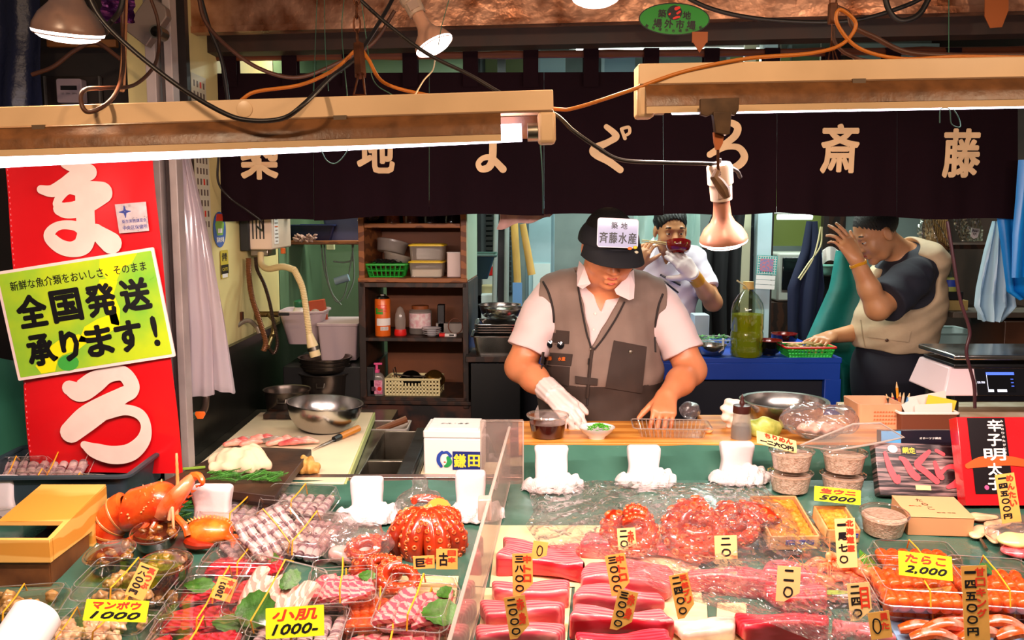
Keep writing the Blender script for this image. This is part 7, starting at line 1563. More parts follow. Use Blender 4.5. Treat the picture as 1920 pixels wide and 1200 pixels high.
P_('cream sunfish under the yellow tag','std','scallop',212,1195,rz=-.12,s=(1.15,1.1,1),h0=.0,n=24);P_('cream shellfish beside the white roll','std','scallop',130,1205,rz=.1,s=(.8,1,.9),n=16)
P_('brown shellfish at the left edge behind the white roll','low','snail',30,1150,rz=.15,s=(1.1,1.1,1),n=16)
# ---- right half roe packs
k=P_('orange cod roe, lower left stack','std','roe',1722,1138,rz=-.12,s=(1.12,1.32,1.05));k=P_('orange cod roe with the yellow price tag','std','roe',1716,1118,rz=-.10,s=(1.08,1.32,1.1),h0=.042);P_('orange cod roe at the back of the roe packs','std','roe',1715,1062,rz=-.05,s=(1.1,.8,.9))
P_('orange king roe, lower right stack','std','roe',1872,1138,rz=-.16,s=(1.0,1.3,1.05));k=P_('orange king roe under the tall wooden card','std','roe',1862,1118,rz=-.14,s=(1.0,1.3,1.1),h0=.042);leaf(k,.0,.28,'on the king roe pack',.5,.7)
# ============================================================ TUNA BLOCKS
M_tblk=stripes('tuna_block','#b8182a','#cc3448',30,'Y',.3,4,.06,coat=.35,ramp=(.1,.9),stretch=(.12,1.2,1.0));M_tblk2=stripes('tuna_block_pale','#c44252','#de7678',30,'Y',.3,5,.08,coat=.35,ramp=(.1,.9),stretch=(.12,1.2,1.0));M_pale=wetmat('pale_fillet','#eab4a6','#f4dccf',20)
def block(label,x0,x1,y0,y1,h=.045,rz=0,m=M_tblk,mt=None,cat='fish block',h0=0,name='tuna_block',seed=0):
    a,c=PD(x0,y1,h0),PD(x1,y1,h0);L_=(c-a).length;bk=PD((x0+x1)/2,y0+h/(a.y/F),h0);dep=max(.045,min(.12,(bk.y-a.y)))
    s=SDF((-L_/2-.01,-dep/2-.01,-.004),(L_/2+.01,dep/2+.01,h+.01),.0042)
    X,Y,Z=np.meshgrid(*s.ax,indexing='ij',sparse=True);r=.009
    qx=np.abs(X+.12*Y*math.sin(seed))-L_/2+r+.010*np.sin(Y*45+seed);qy=np.abs(Y)-dep/2+r+.006*np.sin(X*26+seed*2);qz=np.abs(Z-h/2)-h/2+r+.006*np.sin(X*24+seed)+.002*np.sin(X*60+seed)*np.sin(Y*50)
    s.g=(np.sqrt(np.maximum(qx,0)**2+np.maximum(qy,0)**2+np.maximum(qz,0)**2)+np.minimum(np.maximum(qx,np.maximum(qy,qz)),0)-r).astype(np.float32)
    b=MB();V,Fq=s.into(b,m,2)
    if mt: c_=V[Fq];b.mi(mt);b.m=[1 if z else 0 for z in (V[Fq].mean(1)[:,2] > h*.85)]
    o=b.build(name,origin=(0,0,0),smooth=80);o.location=(a+c)/2+Vector((0,dep/2,SL*dep/2+.001));o.rotation_euler=slr(rz);return tag(o,label,cat)
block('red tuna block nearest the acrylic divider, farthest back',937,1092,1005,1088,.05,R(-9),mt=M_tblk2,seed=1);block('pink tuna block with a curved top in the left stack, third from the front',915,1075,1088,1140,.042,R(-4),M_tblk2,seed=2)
block('pink tuna block under the two thousand yen card',902,1058,1122,1188,.05,R(-5),M_tblk2,seed=3);block('red tuna block cut by the bottom edge beside the divider',898,1050,1172,1230,.045,R(-3),M_tblk2,seed=4)
block('wide pink tuna block at the back of the middle stack',1100,1262,1045,1128,.05,R(-6),M_tblk2,seed=5);block('pink tuna block in the middle of the middle stack',1082,1243,1100,1158,.045,R(-2),M_tblk2,seed=6)
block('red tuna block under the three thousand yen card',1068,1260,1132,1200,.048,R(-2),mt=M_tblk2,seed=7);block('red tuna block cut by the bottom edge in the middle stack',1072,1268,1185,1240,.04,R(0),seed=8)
block('pale pink fillet with skin right of the middle stack',1264,1388,1158,1210,.035,R(3),M_pale,name='fish_fillet',cat='fish fillet',seed=9);block('deep red tuna block under the plastic sheet near the bottom edge',1392,1550,1140,1215,.05,R(-6),seed=10)
block('pink tuna block under the plastic sheet behind the pale fillet',1300,1460,1060,1120,.045,R(-6),M_tblk2,seed=11);block('pink tuna block under the plastic sheet beside the shrimp plate',1440,1545,1050,1110,.045,R(-4),M_tblk2,seed=12);block('pink tuna block under the plastic sheet at its far left',1090,1290,1000,1050,.04,R(-4),M_tblk2,seed=13)
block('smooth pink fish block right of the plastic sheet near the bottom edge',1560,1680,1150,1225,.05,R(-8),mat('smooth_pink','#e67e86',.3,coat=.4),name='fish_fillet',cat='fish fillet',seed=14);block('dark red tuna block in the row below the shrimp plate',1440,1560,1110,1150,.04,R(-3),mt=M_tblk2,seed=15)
M_pap=mat('cream_paper','#dcc79a',.7,var=.05,nscale=30)
for i,(q,lb_) in enumerate(((((932,985),(1100,985),(1098,1100),(918,1100)),'cream paper sheet under the rear tuna block by the divider'),(((1085,985),(1300,985),(1320,1150),(1075,1150)),'cream paper sheet under the middle tuna stack'),(((910,1102),(1072,1102),(1060,1230),(890,1230)),'cream paper sheet under the front left tuna blocks'),(((1225,1130),(1325,1130),(1330,1230),(1240,1230)),'cream paper sheet right of the middle tuna stack'),(((1345,1130),(1400,1130),(1395,1230),(1340,1230)),'cream paper sheet under the pale fillet'),(((700,1080),(860,1080),(840,1230),(660,1230)),'cream paper under the pink packs'))):
    b=MB();P4=[PD(x,y,.0015+.0004*i) for x,y in q];b.grid(lambda u,v: tuple(P4[0].lerp(P4[1],u).lerp(P4[3].lerp(P4[2],u),v)),4,4,M_pap,thick=-.001);tag(b.build('paper_sheet',smooth=0),lb_,'paper')
# ============================================================ PRICE CARDS
M_card=mat('price_card','#e3a44e',.65,var=.06,nscale=30);M_yel2=mat('yellow_card','#ecea1e',.5);M_bink=mat('brush_ink','#100c12',.45);M_rink=mat('brush_red','#df3a1e',.5);M_cards=mat('price_card_pale','#eac784',.65)
def card(label,cx,cy,w_,h_,rot,black,red=None,h0=.06,m=M_card,lean=-.15,cut=True,yb=None,red_left=False,thick=None,baseh=0.058,bs=1.0,ysh=0):
    """upright card, cx,cy its centre in the photo; its foot stands on the display"""
    Y=PD(cx,cy+h_/2,baseh).y-.006 if yb is None else yb
    X_=PXM(cx,cy,Y,0,R(rot)) @ Matrix.Rotation(lean,4,'X');hw,hh=w_/2,h_/2
    t=thing('price_card',label,'price card',X_ @ Vector((0,-hh,0)))
    pl=[(-hw,hh),(hw,hh),(hw,-hh*.45),(-hw*.3,-hh),(-hw,-hh)] if cut else [(-hw,hh),(hw,hh),(hw,-hh),(-hw,-hh)]
    b=MB();b.prism(pl[::-1],.9,m,X_);b.build('paper',t,world=True,smooth=0)
    if black:
        b=MB();n=len(black);c_=hh*1.86/n;xx=(-hw*.32 if not red_left else hw*.32) if red else 0
        for k,ch in enumerate(black):
            f=(w_*.46*bs,c_*.72)
            if ch == '〇': b.stroke([(xx+f[0]*.40*math.cos(a),hh-c_*(k+.55)+f[1]*.42*math.sin(a),w_*.035) for a in (2.2,3.4,4.6,5.8,7.0,8.2,8.9)],M_bink,X_,1.2,4)
            else: b.text(ch,10,M_bink,X_ @ T((xx,hh-c_*(k+.55),1.2)),.09,fit=(f[0],f[1]*(.35 if ch in '一、' else 1)))
        b.build('black_lettering',t,world=True,smooth=0)
    if red:
        b=MB();n=len(red);c_=hh*1.35/n;xx=hw*.45 if not red_left else -hw*.45
        for k,ch in enumerate(red): b.text(ch,10,M_rink,X_ @ T((xx,hh-c_*(k+.6),1.3)),.09,fit=(w_*.40,c_*.85))
        b.build('red_lettering',t,world=True,smooth=0)
    return t
card('wooden coloured card reading three thousand eight hundred on the rear tuna block',980,1077,38,78,1,'三八〇〇','中トロ');card('small card half hidden behind the card of three thousand eight hundred',1012,1032,28,34,-8,'〇',h0=.0)
card('card reading three thousand in front of the rear middle tuna block',1159,1077,38,76,10,'三〇〇〇','中トロ');card('card leaning over the red block of the middle stack',1170,1145,38,76,-13,'三〇〇〇','赤身');card('card on the pink block beside the divider',970,1157,40,78,9,'二〇〇〇','赤身')
card('card with red letters left of the plastic sheet',1280,1117,36,82,12,'二四〇〇','天然ブリ');card('pale card under the plastic sheet below the octopus',1361,1026,42,44,2,'二〇',None,m=M_cards,cut=False);card('pale card under the plastic sheet beside the octopus pieces',1175,1010,34,40,4,'二〇','赤',m=M_cards)
card('tall pale card standing behind the shrimp plate',1586,1018,38,92,3,'一尾七〇','北海道産',m=M_cards,cut=False);card('pale card under the plastic sheet left of the shrimp plate',1478,1095,44,66,-4,'二〇',None,m=M_cards);card('pale card under the plastic sheet in front of the shrimp plate',1612,1128,42,70,5,'二四〇','目',m=M_cards);card('card with large red letters on the smooth pink block',1650,1172,40,50,8,'〇','貝た',cut=False)
card('tallest card standing before the king roe packs',1829,1132,48,142,2,'一四五〇〇円','甘口キング',cut=False);card('card standing before the red spicy roe box',1890,934,36,92,8,'一四五〇〇円','めんたい',cut=False,yb=2.12)
card('card lying on the whelk pack',266,1090,36,62,-22,'一八〇〇円','真つぶ',cut=False,lean=-.5,baseh=.07);card('card lying on the red tuna packs',421,1104,36,42,-16,'一六〇〇円','本鮪',cut=False,lean=-.5,baseh=.05,bs=.8);card('card reading giant before the boiled octopus',795,1054,40,24,3,'巨','右',cut=False,baseh=.05);card('card reading japan before the boiled octopus',838,1048,40,38,0,'古','日本',cut=False,baseh=.05)
card('card lying on the stacked cups of tiny fish',1455,828,76,26,-14,'','ちりめん',m=M_cards,cut=False,yb=2.40,lean=-.9) if False else None
def ycard(label,cx,cy,w_,h_,rot,top,bottom,Y,lean=-.5,top2=None):
    X_=PXM(cx,cy,Y,0,R(rot)) @ Matrix.Rotation(lean,4,'X');t=thing('price_tag',label,'price tag',X_ @ Vector((0,-h_/2,0)));k=1/math.cos(lean);h_ *= k
    b=MB();b.prism(rrect(w_,h_,1.5),.8,M_yel2,X_);b.build('paper',t,world=True,smooth=0)
    b=MB();b.text(top,10,M_rink,X_ @ T((0,h_*.24,1.1)),.10,fit=(w_*.78,h_*.38),shear=.15);b.build('red_lettering',t,world=True,smooth=0)
    b=MB();b.text(bottom,10,M_bink,X_ @ T((0,-h_*.22,1.1)),.09,fit=(w_*.80,h_*.36),shear=.3);b.build('black_lettering',t,world=True,smooth=0)
ycard('yellow tag reading sunfish one thousand on a cream pack',218,1145,118,34,-2,'マンボウ','1000',PD(218,1175,.06).y);ycard('yellow tag reading small skin fish one thousand near the bottom edge',553,1166,110,52,4,'小肌','1000-',PD(553,1190,.05).y,-.35);ycard('yellow tag reading raw sea urchin five thousand beside the urchin boxes',1570,929,88,26,-6,'生ウニ','5000',PD(1570,945,.085).y,-.3);ycard('yellow tag reading cod roe two thousand on the orange roe pack',1735,1061,102,40,-7,'たらこ','2,000',PD(1735,1095,.085).y,-.45)
X_=PXM(1456,829,2.42,0,R(-15)) @ Matrix.Rotation(-.9,4,'X');t=thing('price_card','card lying on the stacked cups of tiny white fish','price card',X_ @ Vector((0,0,0)));b=MB();b.prism(rrect(78,30,1),.8,M_cards,X_);b.build('paper',t,world=True,smooth=0);b=MB();b.text('ちりめん',10,M_rink,X_ @ T((4,8,1.2)),.1,fit=(56,13));b.build('red_lettering',t,world=True,smooth=0);b=MB();b.text('一二六〇円',10,M_bink,X_ @ T((0,-7,1.2)),.1,fit=(66,12));b.build('black_lettering',t,world=True,smooth=0)
# ============================================================ SEAFOOD AND GOODS ON THE DISPLAY
M_octo=mat('octopus_red','#6a0e06',.22,col2='#c03a14',nscale=9,coat=.5,ramp=(.25,.75),bump=.1,bscale=60);M_suck=mat('sucker_orange','#c04c1c',.25,col2='#d06a34',nscale=40,coat=.5)
def spiral(c,r0,r1,turns,z0,z1,a0=0,tilt=(0,0,0),n=60,yk=.8):
    M=T(c,tilt);return [M @ Vector(((r0+(r1-r0)*i/n)*math.cos(a0+turns*6.283*i/n),yk*(r0+(r1-r0)*i/n)*math.sin(a0+turns*6.283*i/n),z0+(z1-z0)*i/n)) for i in range(n+1)]
def tentacle(b,P,r0,r1,side=1,suck=True,up=Vector((0,0,1)),out=None,every=2,rk=.34):
    n=len(P);rs=[r0+(r1-r0)*(i/(n-1))**.8 for i in range(n)];b.tube(P,rs,M_octo,14)
    if not suck: return
    acc=0;last=None
    for i in range(1,n-1):
        acc += (P[i]-P[i-1]).length
        if last is not None and acc-last < rs[i]*.62: continue
        last=acc;t_=(P[i+1]-P[i-1]).normalized();o_=(out(P[i]) if out else up);o_=(o_-t_*o_.dot(t_))
        if o_.length < 1e-5: continue
        o_.normalize();l_=t_.cross(o_)
        for sg in (-1,1):
            d=(o_*.86+l_*sg*.50).normalized();q=P[i]+d*rs[i]*.97+t_*rs[i]*.15*sg;k=rs[i]*rk
            e=d.to_track_quat('Z','Y').to_euler();b.lathe([(k*.30,.0),(k*.36,k*.12),(k*.62,k*.42),(k*.92,k*.30),(k,-k*.2)],M_suck,q,e,12)
def octopus(label,fn,c):
    b=MB();fn(b);b.build;o=b.build('octopus',origin=c,smooth=70);return tag(o,label,'octopus')
c0=PD(795,1040,0)
def oct_main(b):
    top=c0+Vector((.005,.035,.082))
    s=SDF(np.array(c0)+(-.09,-.05,-.0),np.array(c0)+(.11,.12,.14),.004);s.ell(np.array(c0)+(.005,.035,.05),(.058,.050,.046),.02);s.into(b,M_octo,1)
    for k,a in enumerate((-178,-153,-129,-105,-82,-58,-34,-10,16)):
        d=Vector((math.cos(R(a)),math.sin(R(a))*.8,0));rr=(1,1.06,.96,1.05,.98,1.06,.95,1.03,.9)[k];sw=Vector((-d.y,d.x,0))*(.004,-.004,.005,-.003,.004,-.004,.003,-.004,.002)[k];P=curve([top+Vector((0,0,-.010)),top+d*.030+Vector((0,0,.002)),top+d*.060*rr+sw+Vector((0,0,-.022)),top+d*.076*rr+sw*2+Vector((0,0,-.052)),top+d*.066*rr+sw*3.2+Vector((0,0,-.080))],9)
        tentacle(b,P,.020+.003*(k % 2),.022,out=lambda p,top=top: (p-(top+Vector((0,0,-.06)))).normalized(),rk=.29)
octopus('boiled red octopus with a domed body left of the divider',oct_main,c0)
for lb_,cx,cy,args,tl in (('curled octopus leg left of the domed octopus',715,1075,(.052,.016,1.3,0,.03,2.5),(R(25),0,0)),('curled octopus leg in front of the domed octopus',752,1092,(.050,.014,1.2,0,.03,1.8),(R(30),R(10),0)),('octopus leg coiled on top behind the domed octopus',800,968,(.060,.030,1.0,.0,.045,3.4),(R(10),0,0)),('octopus leg at the right behind the acrylic divider',842,1000,(.045,.014,1.4,.01,.07,1.0),(R(20),R(-10),0)),('octopus leg lying behind the stacked fish packs',690,1040,(.045,.016,1.1,0,.03,.8),(R(25),0,0))):
    c=PD(cx,cy,.022);r0,r1,tu,z0,z1,a0=args
    def f(b): tentacle(b,spiral(c,r0,r1,tu,z0,z1,a0,tl),.023,.008,out=lambda p,c=c: ((p-c).normalized()+Vector((0,-.5,.9))).normalized(),rk=.32)
    octopus(lb_,f,c)
# right octopus pieces under film
for lb_,cx,cy,sc_,a0,tl in (('left reddish octopus piece under the clear sheet',1190,1000,1.05,2.2,(R(35),0,0)),('large octopus piece in the middle under the clear sheet',1315,1005,1.35,1.4,(R(40),0,0)),('octopus piece with big suckers right of the middle one',1392,995,1.15,.5,(R(40),0,R(-30)))):
    c=PD(cx,cy,.05)
    def f(b):
        tentacle(b,spiral(c,.055*sc_,.018*sc_,1.15,-.01,.03,a0,tl,yk=.9),.030*sc_,.012,out=lambda p,c=c: ((p-c).normalized()*.8+Vector((0,-.9,.7))).normalized(),rk=.30)
        tentacle(b,spiral(c+Vector((0,.03,.02)),.035*sc_,.01,.9,-.01,.03,a0+2,tl,yk=.9),.026*sc_,.012,out=lambda p,c=c: ((p-c).normalized()+Vector((0,-.9,.7))).normalized(),rk=.30)
    octopus(lb_,f,c)
# ---- lobster
M_lob=mat('lobster_red','#c42c0a',.28,col2='#ea6a22',nscale=16,coat=.5,bump=.3,bscale=70,dist=.003);M_lob2=mat('lobster_pale','#e88a3c',.3,col2='#f2b088',nscale=18,coat=.4);M_lobs=mat('lobster_spine','#e8905a',.4)
c=PD(262,1010,0);t=thing('spiny_lobster','large red orange spiny lobster lying behind the round cups','lobster',c);YLo=c.y
def lp(x,y,dy=0): return PY(x,y,YLo+dy)
b=MB();s=SDF(np.array(lp(275,945))-(.10,.09,.09),np.array(lp(275,945))+(.12,.09,.09),.0035);s.cone(lp(240,958),lp(300,940),.050,.048,.01).ell(lp(305,945),(.04,.045,.04),.02).cone(lp(300,935),lp(312,922),.02,.004,.02);s.plane(lp(238,955),(-1,0,.1));s.into(b,M_lob,1)
random.seed(8)
for i in range(26):
    a,u=random.uniform(-.2,2.6),random.random();p=lp(240,958).lerp(lp(305,940),u);d=Vector((0,-math.cos(a),math.sin(a)));b.lathe([(.0032,0),(0,.008)],M_lobs,p+d*.048,d.to_track_quat('Z','Y').to_euler(),6)
b.build('carapace',t,world=True,smooth=70)
pts=[lp(240,955),lp(222,965),lp(208,982),lp(203,1003),lp(208,1020)]
for k in range(5):
    b=MB();p=pts[k];q=pts[min(k+1,4)] if k < 4 else p+(p-pts[3]);r_=.047-.005*k;d=(q-p);e=d.to_track_quat('Z','Y').to_euler();L=d.length
    b.lathe([(r_*.75,-.004),(r_,0),(r_*1.02,L*.5),(r_*.96,L*1.15),(r_*.80,L*1.2)],(M_lob),p,e,26,sc=(.8,1,1));b.lathe([(r_*.97,L*.95),(r_*1.0,L*1.0),(r_*.95,L*1.18)],M_lob2,p,e,26,sc=(.8,1,1));b.build('tail_segment',t,world=True)
b=MB();p=pts[4]
for a in (-30,0,30): b.prism([(-.012,0),(.012,0),(.018,-.05),(0,-.058),(-.018,-.05)],.004,M_lob,T(p+Vector((0,-.03,0)),(R(70),R(a),0)))
b.build('tail_fan',t,world=True)
M_claw=mat('claw_orange','#d8521c',.3,col2='#f09a70',nscale=12,coat=.4,bump=.2,bscale=50)
b=MB();cl=[lp(306,962,-.02),lp(325,938,-.03),lp(345,915,-.02),lp(362,892,0)];b.tube(curve(cl,6),[.030,.031,.032,.032,.031,.030,.029,.028,.028,.027,.026,.025,.024,.023,.022,.020,.018,.015,.010][:19],M_claw,12,flat=.75)
for i in range(7): u=i/7;q=cl[0].lerp(cl[3],u);b.lathe([(.004,0),(0,.014)],M_lob,q+Vector((.028,0,.0)),(0,R(70),0),6)
b.build('claw',t,world=True,smooth=70)
b=MB();b.tube(curve([lp(360,895),lp(372,892,-.01),lp(380,905,-.02),lp(374,912,-.02)],5),[.012,.012,.011,.010,.010,.009,.009,.008,.008,.007,.006,.005,.004,.003,.002,.002][:16],M_lob,8);b.build('claw_tip',t,world=True)
for pp in ([lp(330,965,-.03),lp(333,915,-.03),lp(331,850,-.03)],[lp(318,975,-.05),lp(322,950,-.05),lp(326,995,-.06)]):
    b=MB();C=curve(pp,10);b.tube(C,[.0055-.003*i/len(C)+.0006*(i % 2) for i in range(len(C))],M_lob2,7);b.build('antenna',t,world=True)
for x0,y0,x1,y1,x2,y2 in ((300,965,280,1000,262,1012),(285,970,262,1000,240,1015),(320,960,345,985,352,1005)):
    b=MB();b.tube(curve([lp(x0,y0,-.02),lp(x1,y1,-.05),lp(x2,y2,-.06)],5),.008,M_lob,8);b.build('leg',t,world=True)
# ---- crab
c=PD(385,1028,0);t=thing('crab','boiled orange crab in front of the white ice block','crab',c)
b=MB();s=SDF(np.array(c)+(-.075,-.03,-.005),np.array(c)+(.075,.09,.075),.0028);s.ell(np.array(c)+(0,.03,.032),(.060,.045,.034),.01,rot=(R(15),R(-4),0));s.wrinkle(lambda X,Y,Z: .0008*np.sin(X*110+1)*np.sin(Z*120));s.into(b,mat('crab_orange','#d94e0c',.28,col2='#f28a2a',nscale=22,coat=.5,bump=.2,bscale=160,dist=.002),1)
for i in range(22):
    a=math.pi*i/21;p=c+Vector((.061*math.cos(a),.03+.0*math.sin(a),.034+.031*math.sin(a)));d=Vector((math.cos(a),-.1,math.sin(a)));b.lathe([(.0035,0),(0,.009)],M_lob2,p,d.to_track_quat('Z','Y').to_euler(),6)
b.build('shell',t,world=True,smooth=70)
for k,(dx,a) in enumerate(((.048,-.6),(.055,-.2),(.058,.2),(.052,.5))):
    b=MB();b.tube(curve([c+Vector((dx*.8,.02,.02)),c+Vector((dx+.022,.0+a*.02,.022)),c+Vector((dx+.03,-.02+a*.03,.004))],5),[.009,.009,.009,.008,.008,.007,.007,.006,.005,.004,.003],M_lob,8);b.build('leg',t,world=True)
b=MB();b.tube(curve([c+Vector((-.04,-.01,.02)),c+Vector((-.01,-.028,.018)),c+Vector((.03,-.024,.016))],6),[.010,.012,.014,.014,.013,.012,.012,.011,.010,.009,.008,.006,.004],mat('crab_dark','#9a2408',.3,coat=.4),9);b.build('claw',t,world=True)
# ---- ice blocks on salt heaps
M_ice=mat('ice_pack','#d8ccd0',.45,var=.02,nscale=20,bump=.12,bscale=60,sss=.1);M_salt=mat('salt','#dcd2d4',.75,bump=.8,bscale=260,dist=.004)
def ice(label,cx,yb,w_,h_,top=.8,heap=True,Y=None,hl=None,lean=0):
    q=PD(cx,yb,.0) if Y is None else Vector(PY(cx,yb,Y));k=q.y/F;W_=w_*k;H_=h_*k;zo=0
    s=SDF((-W_*.6,-.035,-.01),(W_*.6,.035,H_+.02),.003);X,Y_,Z=np.meshgrid(*s.ax,indexing='ij',sparse=True);r=.010;u=np.clip(Z/H_,0,1)
    hw=W_/2*(1-(1-top)*.0-.10*np.sin(np.pi*np.clip(u*1.05,0,1))+.03*np.sin(u*9+cx));qx=np.abs(X)-hw+r;qy=np.abs(Y_+lean*Z)-.020+r;qz=np.abs(Z-H_/2)-H_/2+r
    s.g=(np.sqrt(np.maximum(qx,0)**2+np.maximum(qy,0)**2+np.maximum(qz,0)**2)+np.minimum(np.maximum(qx,np.maximum(qy,qz)),0)-r).astype(np.float32)
    b=MB();s.into(b,M_ice,2);o=b.build('ice_block',origin=(0,0,0),smooth=80);o.location=q+Vector((0,.02,.003));tag(o,label,'ice block')
    if heap:
        s=SDF((-.12,-.06,-.01),(.12,.05,.06),.0035);s.ell((0,0,0),(.085,.045,.038),.01).ell((.03,.01,.01),(.05,.03,.035),.02);X,Y_,Z=np.meshgrid(*s.ax,indexing='ij',sparse=True)
        s.wrinkle(lambda X,Y,Z: .004*np.sin(X*130+Y*90)+.003*np.sin(X*240-Z*160)+.002*np.sin(Y*400+X*330));s.plane((0,0,0),(0,0,-1));b=MB();s.into(b,M_salt,1);o=b.build('salt_heap',origin=(0,0,0),smooth=0);o.location=q+Vector((.0,-.012,.0));tag(o,'heap of coarse white salt under '+label,'salt',kind='stuff')
ice('the rounded white ice block behind the orange crab',396,1002,78,92,heap=False);ice('the white ice block left of the bagged scallops',687,972,66,76,heap=True);ice('the white ice block touching the acrylic divider',882,968,62,84)
ice('the tallest white ice block right of the divider',1034,915,68,78);ice('the white ice block in front of the clear tray',1208,905,66,68);ice('the white ice block left of the stacked cups',1383,900,66,70);ice('the white ice block at the left edge beside the crate',0,985,60,92,heap=False,Y=2.2)
# ---- bagged scallops and clear bags left
M_bagc=clear('crinkle_bag','#fdf4f4',.10,.8,.12,bump=.9,bscale=38,milk=.09,mcol='#f6e6e6',dist=.012)
def crumple(label,c,r,seed,m=None,name='plastic_bag',cat='plastic bag',stz=None):
    s=SDF(np.array([-r[0]*1.4,-r[1]*1.4,-.01]),np.array([r[0]*1.4,r[1]*1.4,r[2]*2.6]),.004);s.ell((0,0,r[2]*.9),r,.01)
    if stz: s.cone((0,0,r[2]*1.6),(stz[0],stz[1],r[2]*2.2),.014,.020,.02)
    f=1/max(r);s.wrinkle(lambda X,Y,Z: .05/f*np.sin(X*f*5+seed+3*np.sin(Z*f*3))+.035/f*np.abs(np.sin(X*f*9-Z*f*7+seed*2))+.03/f*np.abs(np.sin(Y*f*8+Z*f*9+seed))-.05/f);s.plane((0,0,0),(0,0,-1))
    b=MB();s.into(b,m or M_bagc,1);o=b.build(name,origin=(0,0,0),smooth=50);o.location=c;return tag(o,label,cat)
crumple('crinkled clear bag knotted around orange scallops between two ice blocks',PD(788,972,.002),(.060,.04,.042),1,stz=(0,0))
c=PD(785,965,.045);random.seed(21);M_orng=wetmat('scallop_orange','#e0701a','#f4c890',40)
for i in range(9):
    s=None;piece('scallop_meat',mk_ball(M_orng,(.017,.013,.010)),Matrix.Translation(c+Vector((random.uniform(-.035,.035),random.uniform(-.012,.016),random.uniform(-.022,.016)))),(0,0,0),(random.uniform(0,3),random.uniform(0,3),0),1.0,'orange scallop meat inside the knotted clear bag','scallop','scallops in the knotted bag')
b=MB();b.lathe([(.016,-.005),(.032,-.006),(.034,0),(.032,.006),(.016,.005),(.014,0),(.016,-.005)],mat('orange_ring','#e89a3c',.4),PD(822,960,.05),(R(70),R(20),0),30);tag(b.build('squid_ring'),'pale orange ring leaning at the right of the bagged scallops','ring')
crumple('large crinkled clear bag over pink squid beside the ice block',PD(668,1055,.002),(.085,.05,.050),2);crumple('small crinkled clear bag right of the squid packs',PD(632,1010,.002),(.05,.035,.035),3)
s=SDF((-.08,-.05,-.01),(.08,.05,.05),.0035);s.cone((-.045,0,.016),(.04,.01,.018),.020,.016,.02).ell((.01,-.02,.012),(.04,.02,.014),.02);b=MB();s.into(b,wetmat('squid_pink','#e8a8a4','#f4d4cc',24),1);o=b.build('whole_squid',origin=(0,0,0),smooth=80);o.location=PD(668,1052,.003);tag(o,'whole pink squid inside the large crinkled bag','squid')
# ---- crate with squid packs on the left
q=PD(120,985,.0);YC=q.y;t=thing('mesh_crate','dark blue grey mesh crate full of squid packs at the left edge','crate',q+Vector((0,.0,.02)),(0,0,R(2)));M_crate=mat('crate_slate','#29363f',.45)
w_=.40;d_=.30;h_=.085;b=MB()
rings(b,[(rrect(w_*.93,d_*.92,.015),0),(rrect(w_,d_,.018),h_)],M_crate,close_bottom=True)
o=b.build('shell',t,smooth=40);o.location=(-.04,.15,.02);b=MB();b.tube([(x,y,h_) for x,y in rrect(w_+.008,d_+.008,.02)],.009,M_crate,6,closed=True,flat=.7);o=b.build('rim',t);o.location=(-.04,.15,.02)
b=MB()
for j in range(5):
    for i in range(16): b.box((-.07+i*.0155,.2925,.075-j*.013),(.006,.003,.005),mat('mesh_hole','#a8332c',.6) if (i+j) % 4 else mat('mesh_hole2','#dfd0c8',.6))
o=b.build('mesh_pattern',t,smooth=0);o.location=(0,-.0,.028)
for lb_,cx,cy,dy,rz_ in (('purple squid, rear left of the crate',25,905,.16,.1),('purple squid, rear middle of the crate',105,893,.19,.05),('purple squid, middle of the crate',70,930,.09,-.05),('purple squid, nearest the crate front',140,938,.06,-.12),('purple squid, front left of the crate',-10,945,.05,.1)):
    c=PY(cx,cy-14,YC+dy);pk=packproto('std');e=slr(rz_,R(24));o=dup(pk[0],c-Vector((0,0,.02)),e,'clear lidded pack of '+lb_,None,(1.25,1.15,1.0));M=Matrix.LocRotScale(c-Vector((0,0,.02)),e,Vector((1.25,1.15,1.0)));fill((o,M)+pk[1:],'squid','in pack of '+lb_,cx+50)
# ---- green garnish
M_fern=mat('fern_green','#3a7a22',.5,var=.4,nscale=40)
def fern(label,x0,x1,y0,y1,n,h=.01,seed=1,z=None):
    random.seed(seed);b=MB()
    for i in range(n):
        x,y=random.uniform(x0,x1),random.uniform(y0,y1);c=PD(x,y,random.uniform(.002,h)) if z is None else PZ(x,y,z+random.uniform(0,h));a=random.uniform(-.6,.9);L_=random.uniform(.02,.045);d=Vector((math.cos(a),math.sin(a)*.5,random.uniform(-.1,.35)));b.tube([c,c+d*L_*.5+Vector((0,0,.003)),c+d*L_],[.0012,.001,.0004],M_fern,4)
        for k in range(7):
            p=c+d*L_*(.2+.11*k)
            for sg in (-1,1): e=(d*.5+Vector((-d.y,d.x,.2))*sg).normalized();b.tube([p,p+e*.010],[.0009,.0003],M_fern,3)
    return tag(b.build('fern_garnish'),label,'garnish',kind='stuff')
fern('feathery green garnish in front of the dark board',385,520,886,902,70,.018,3,z=.845);fern('feathery dark green garnish behind the lobster',215,350,905,975,120,.05,4)
b=MB();b.tube([PZ(335,880,.85),PZ(385,876,.85)],.004,mat('stem_green','#7a9a34',.5),6);tag(b.build('green_stalk'),'thin green stalk left of the dark board','stalk')
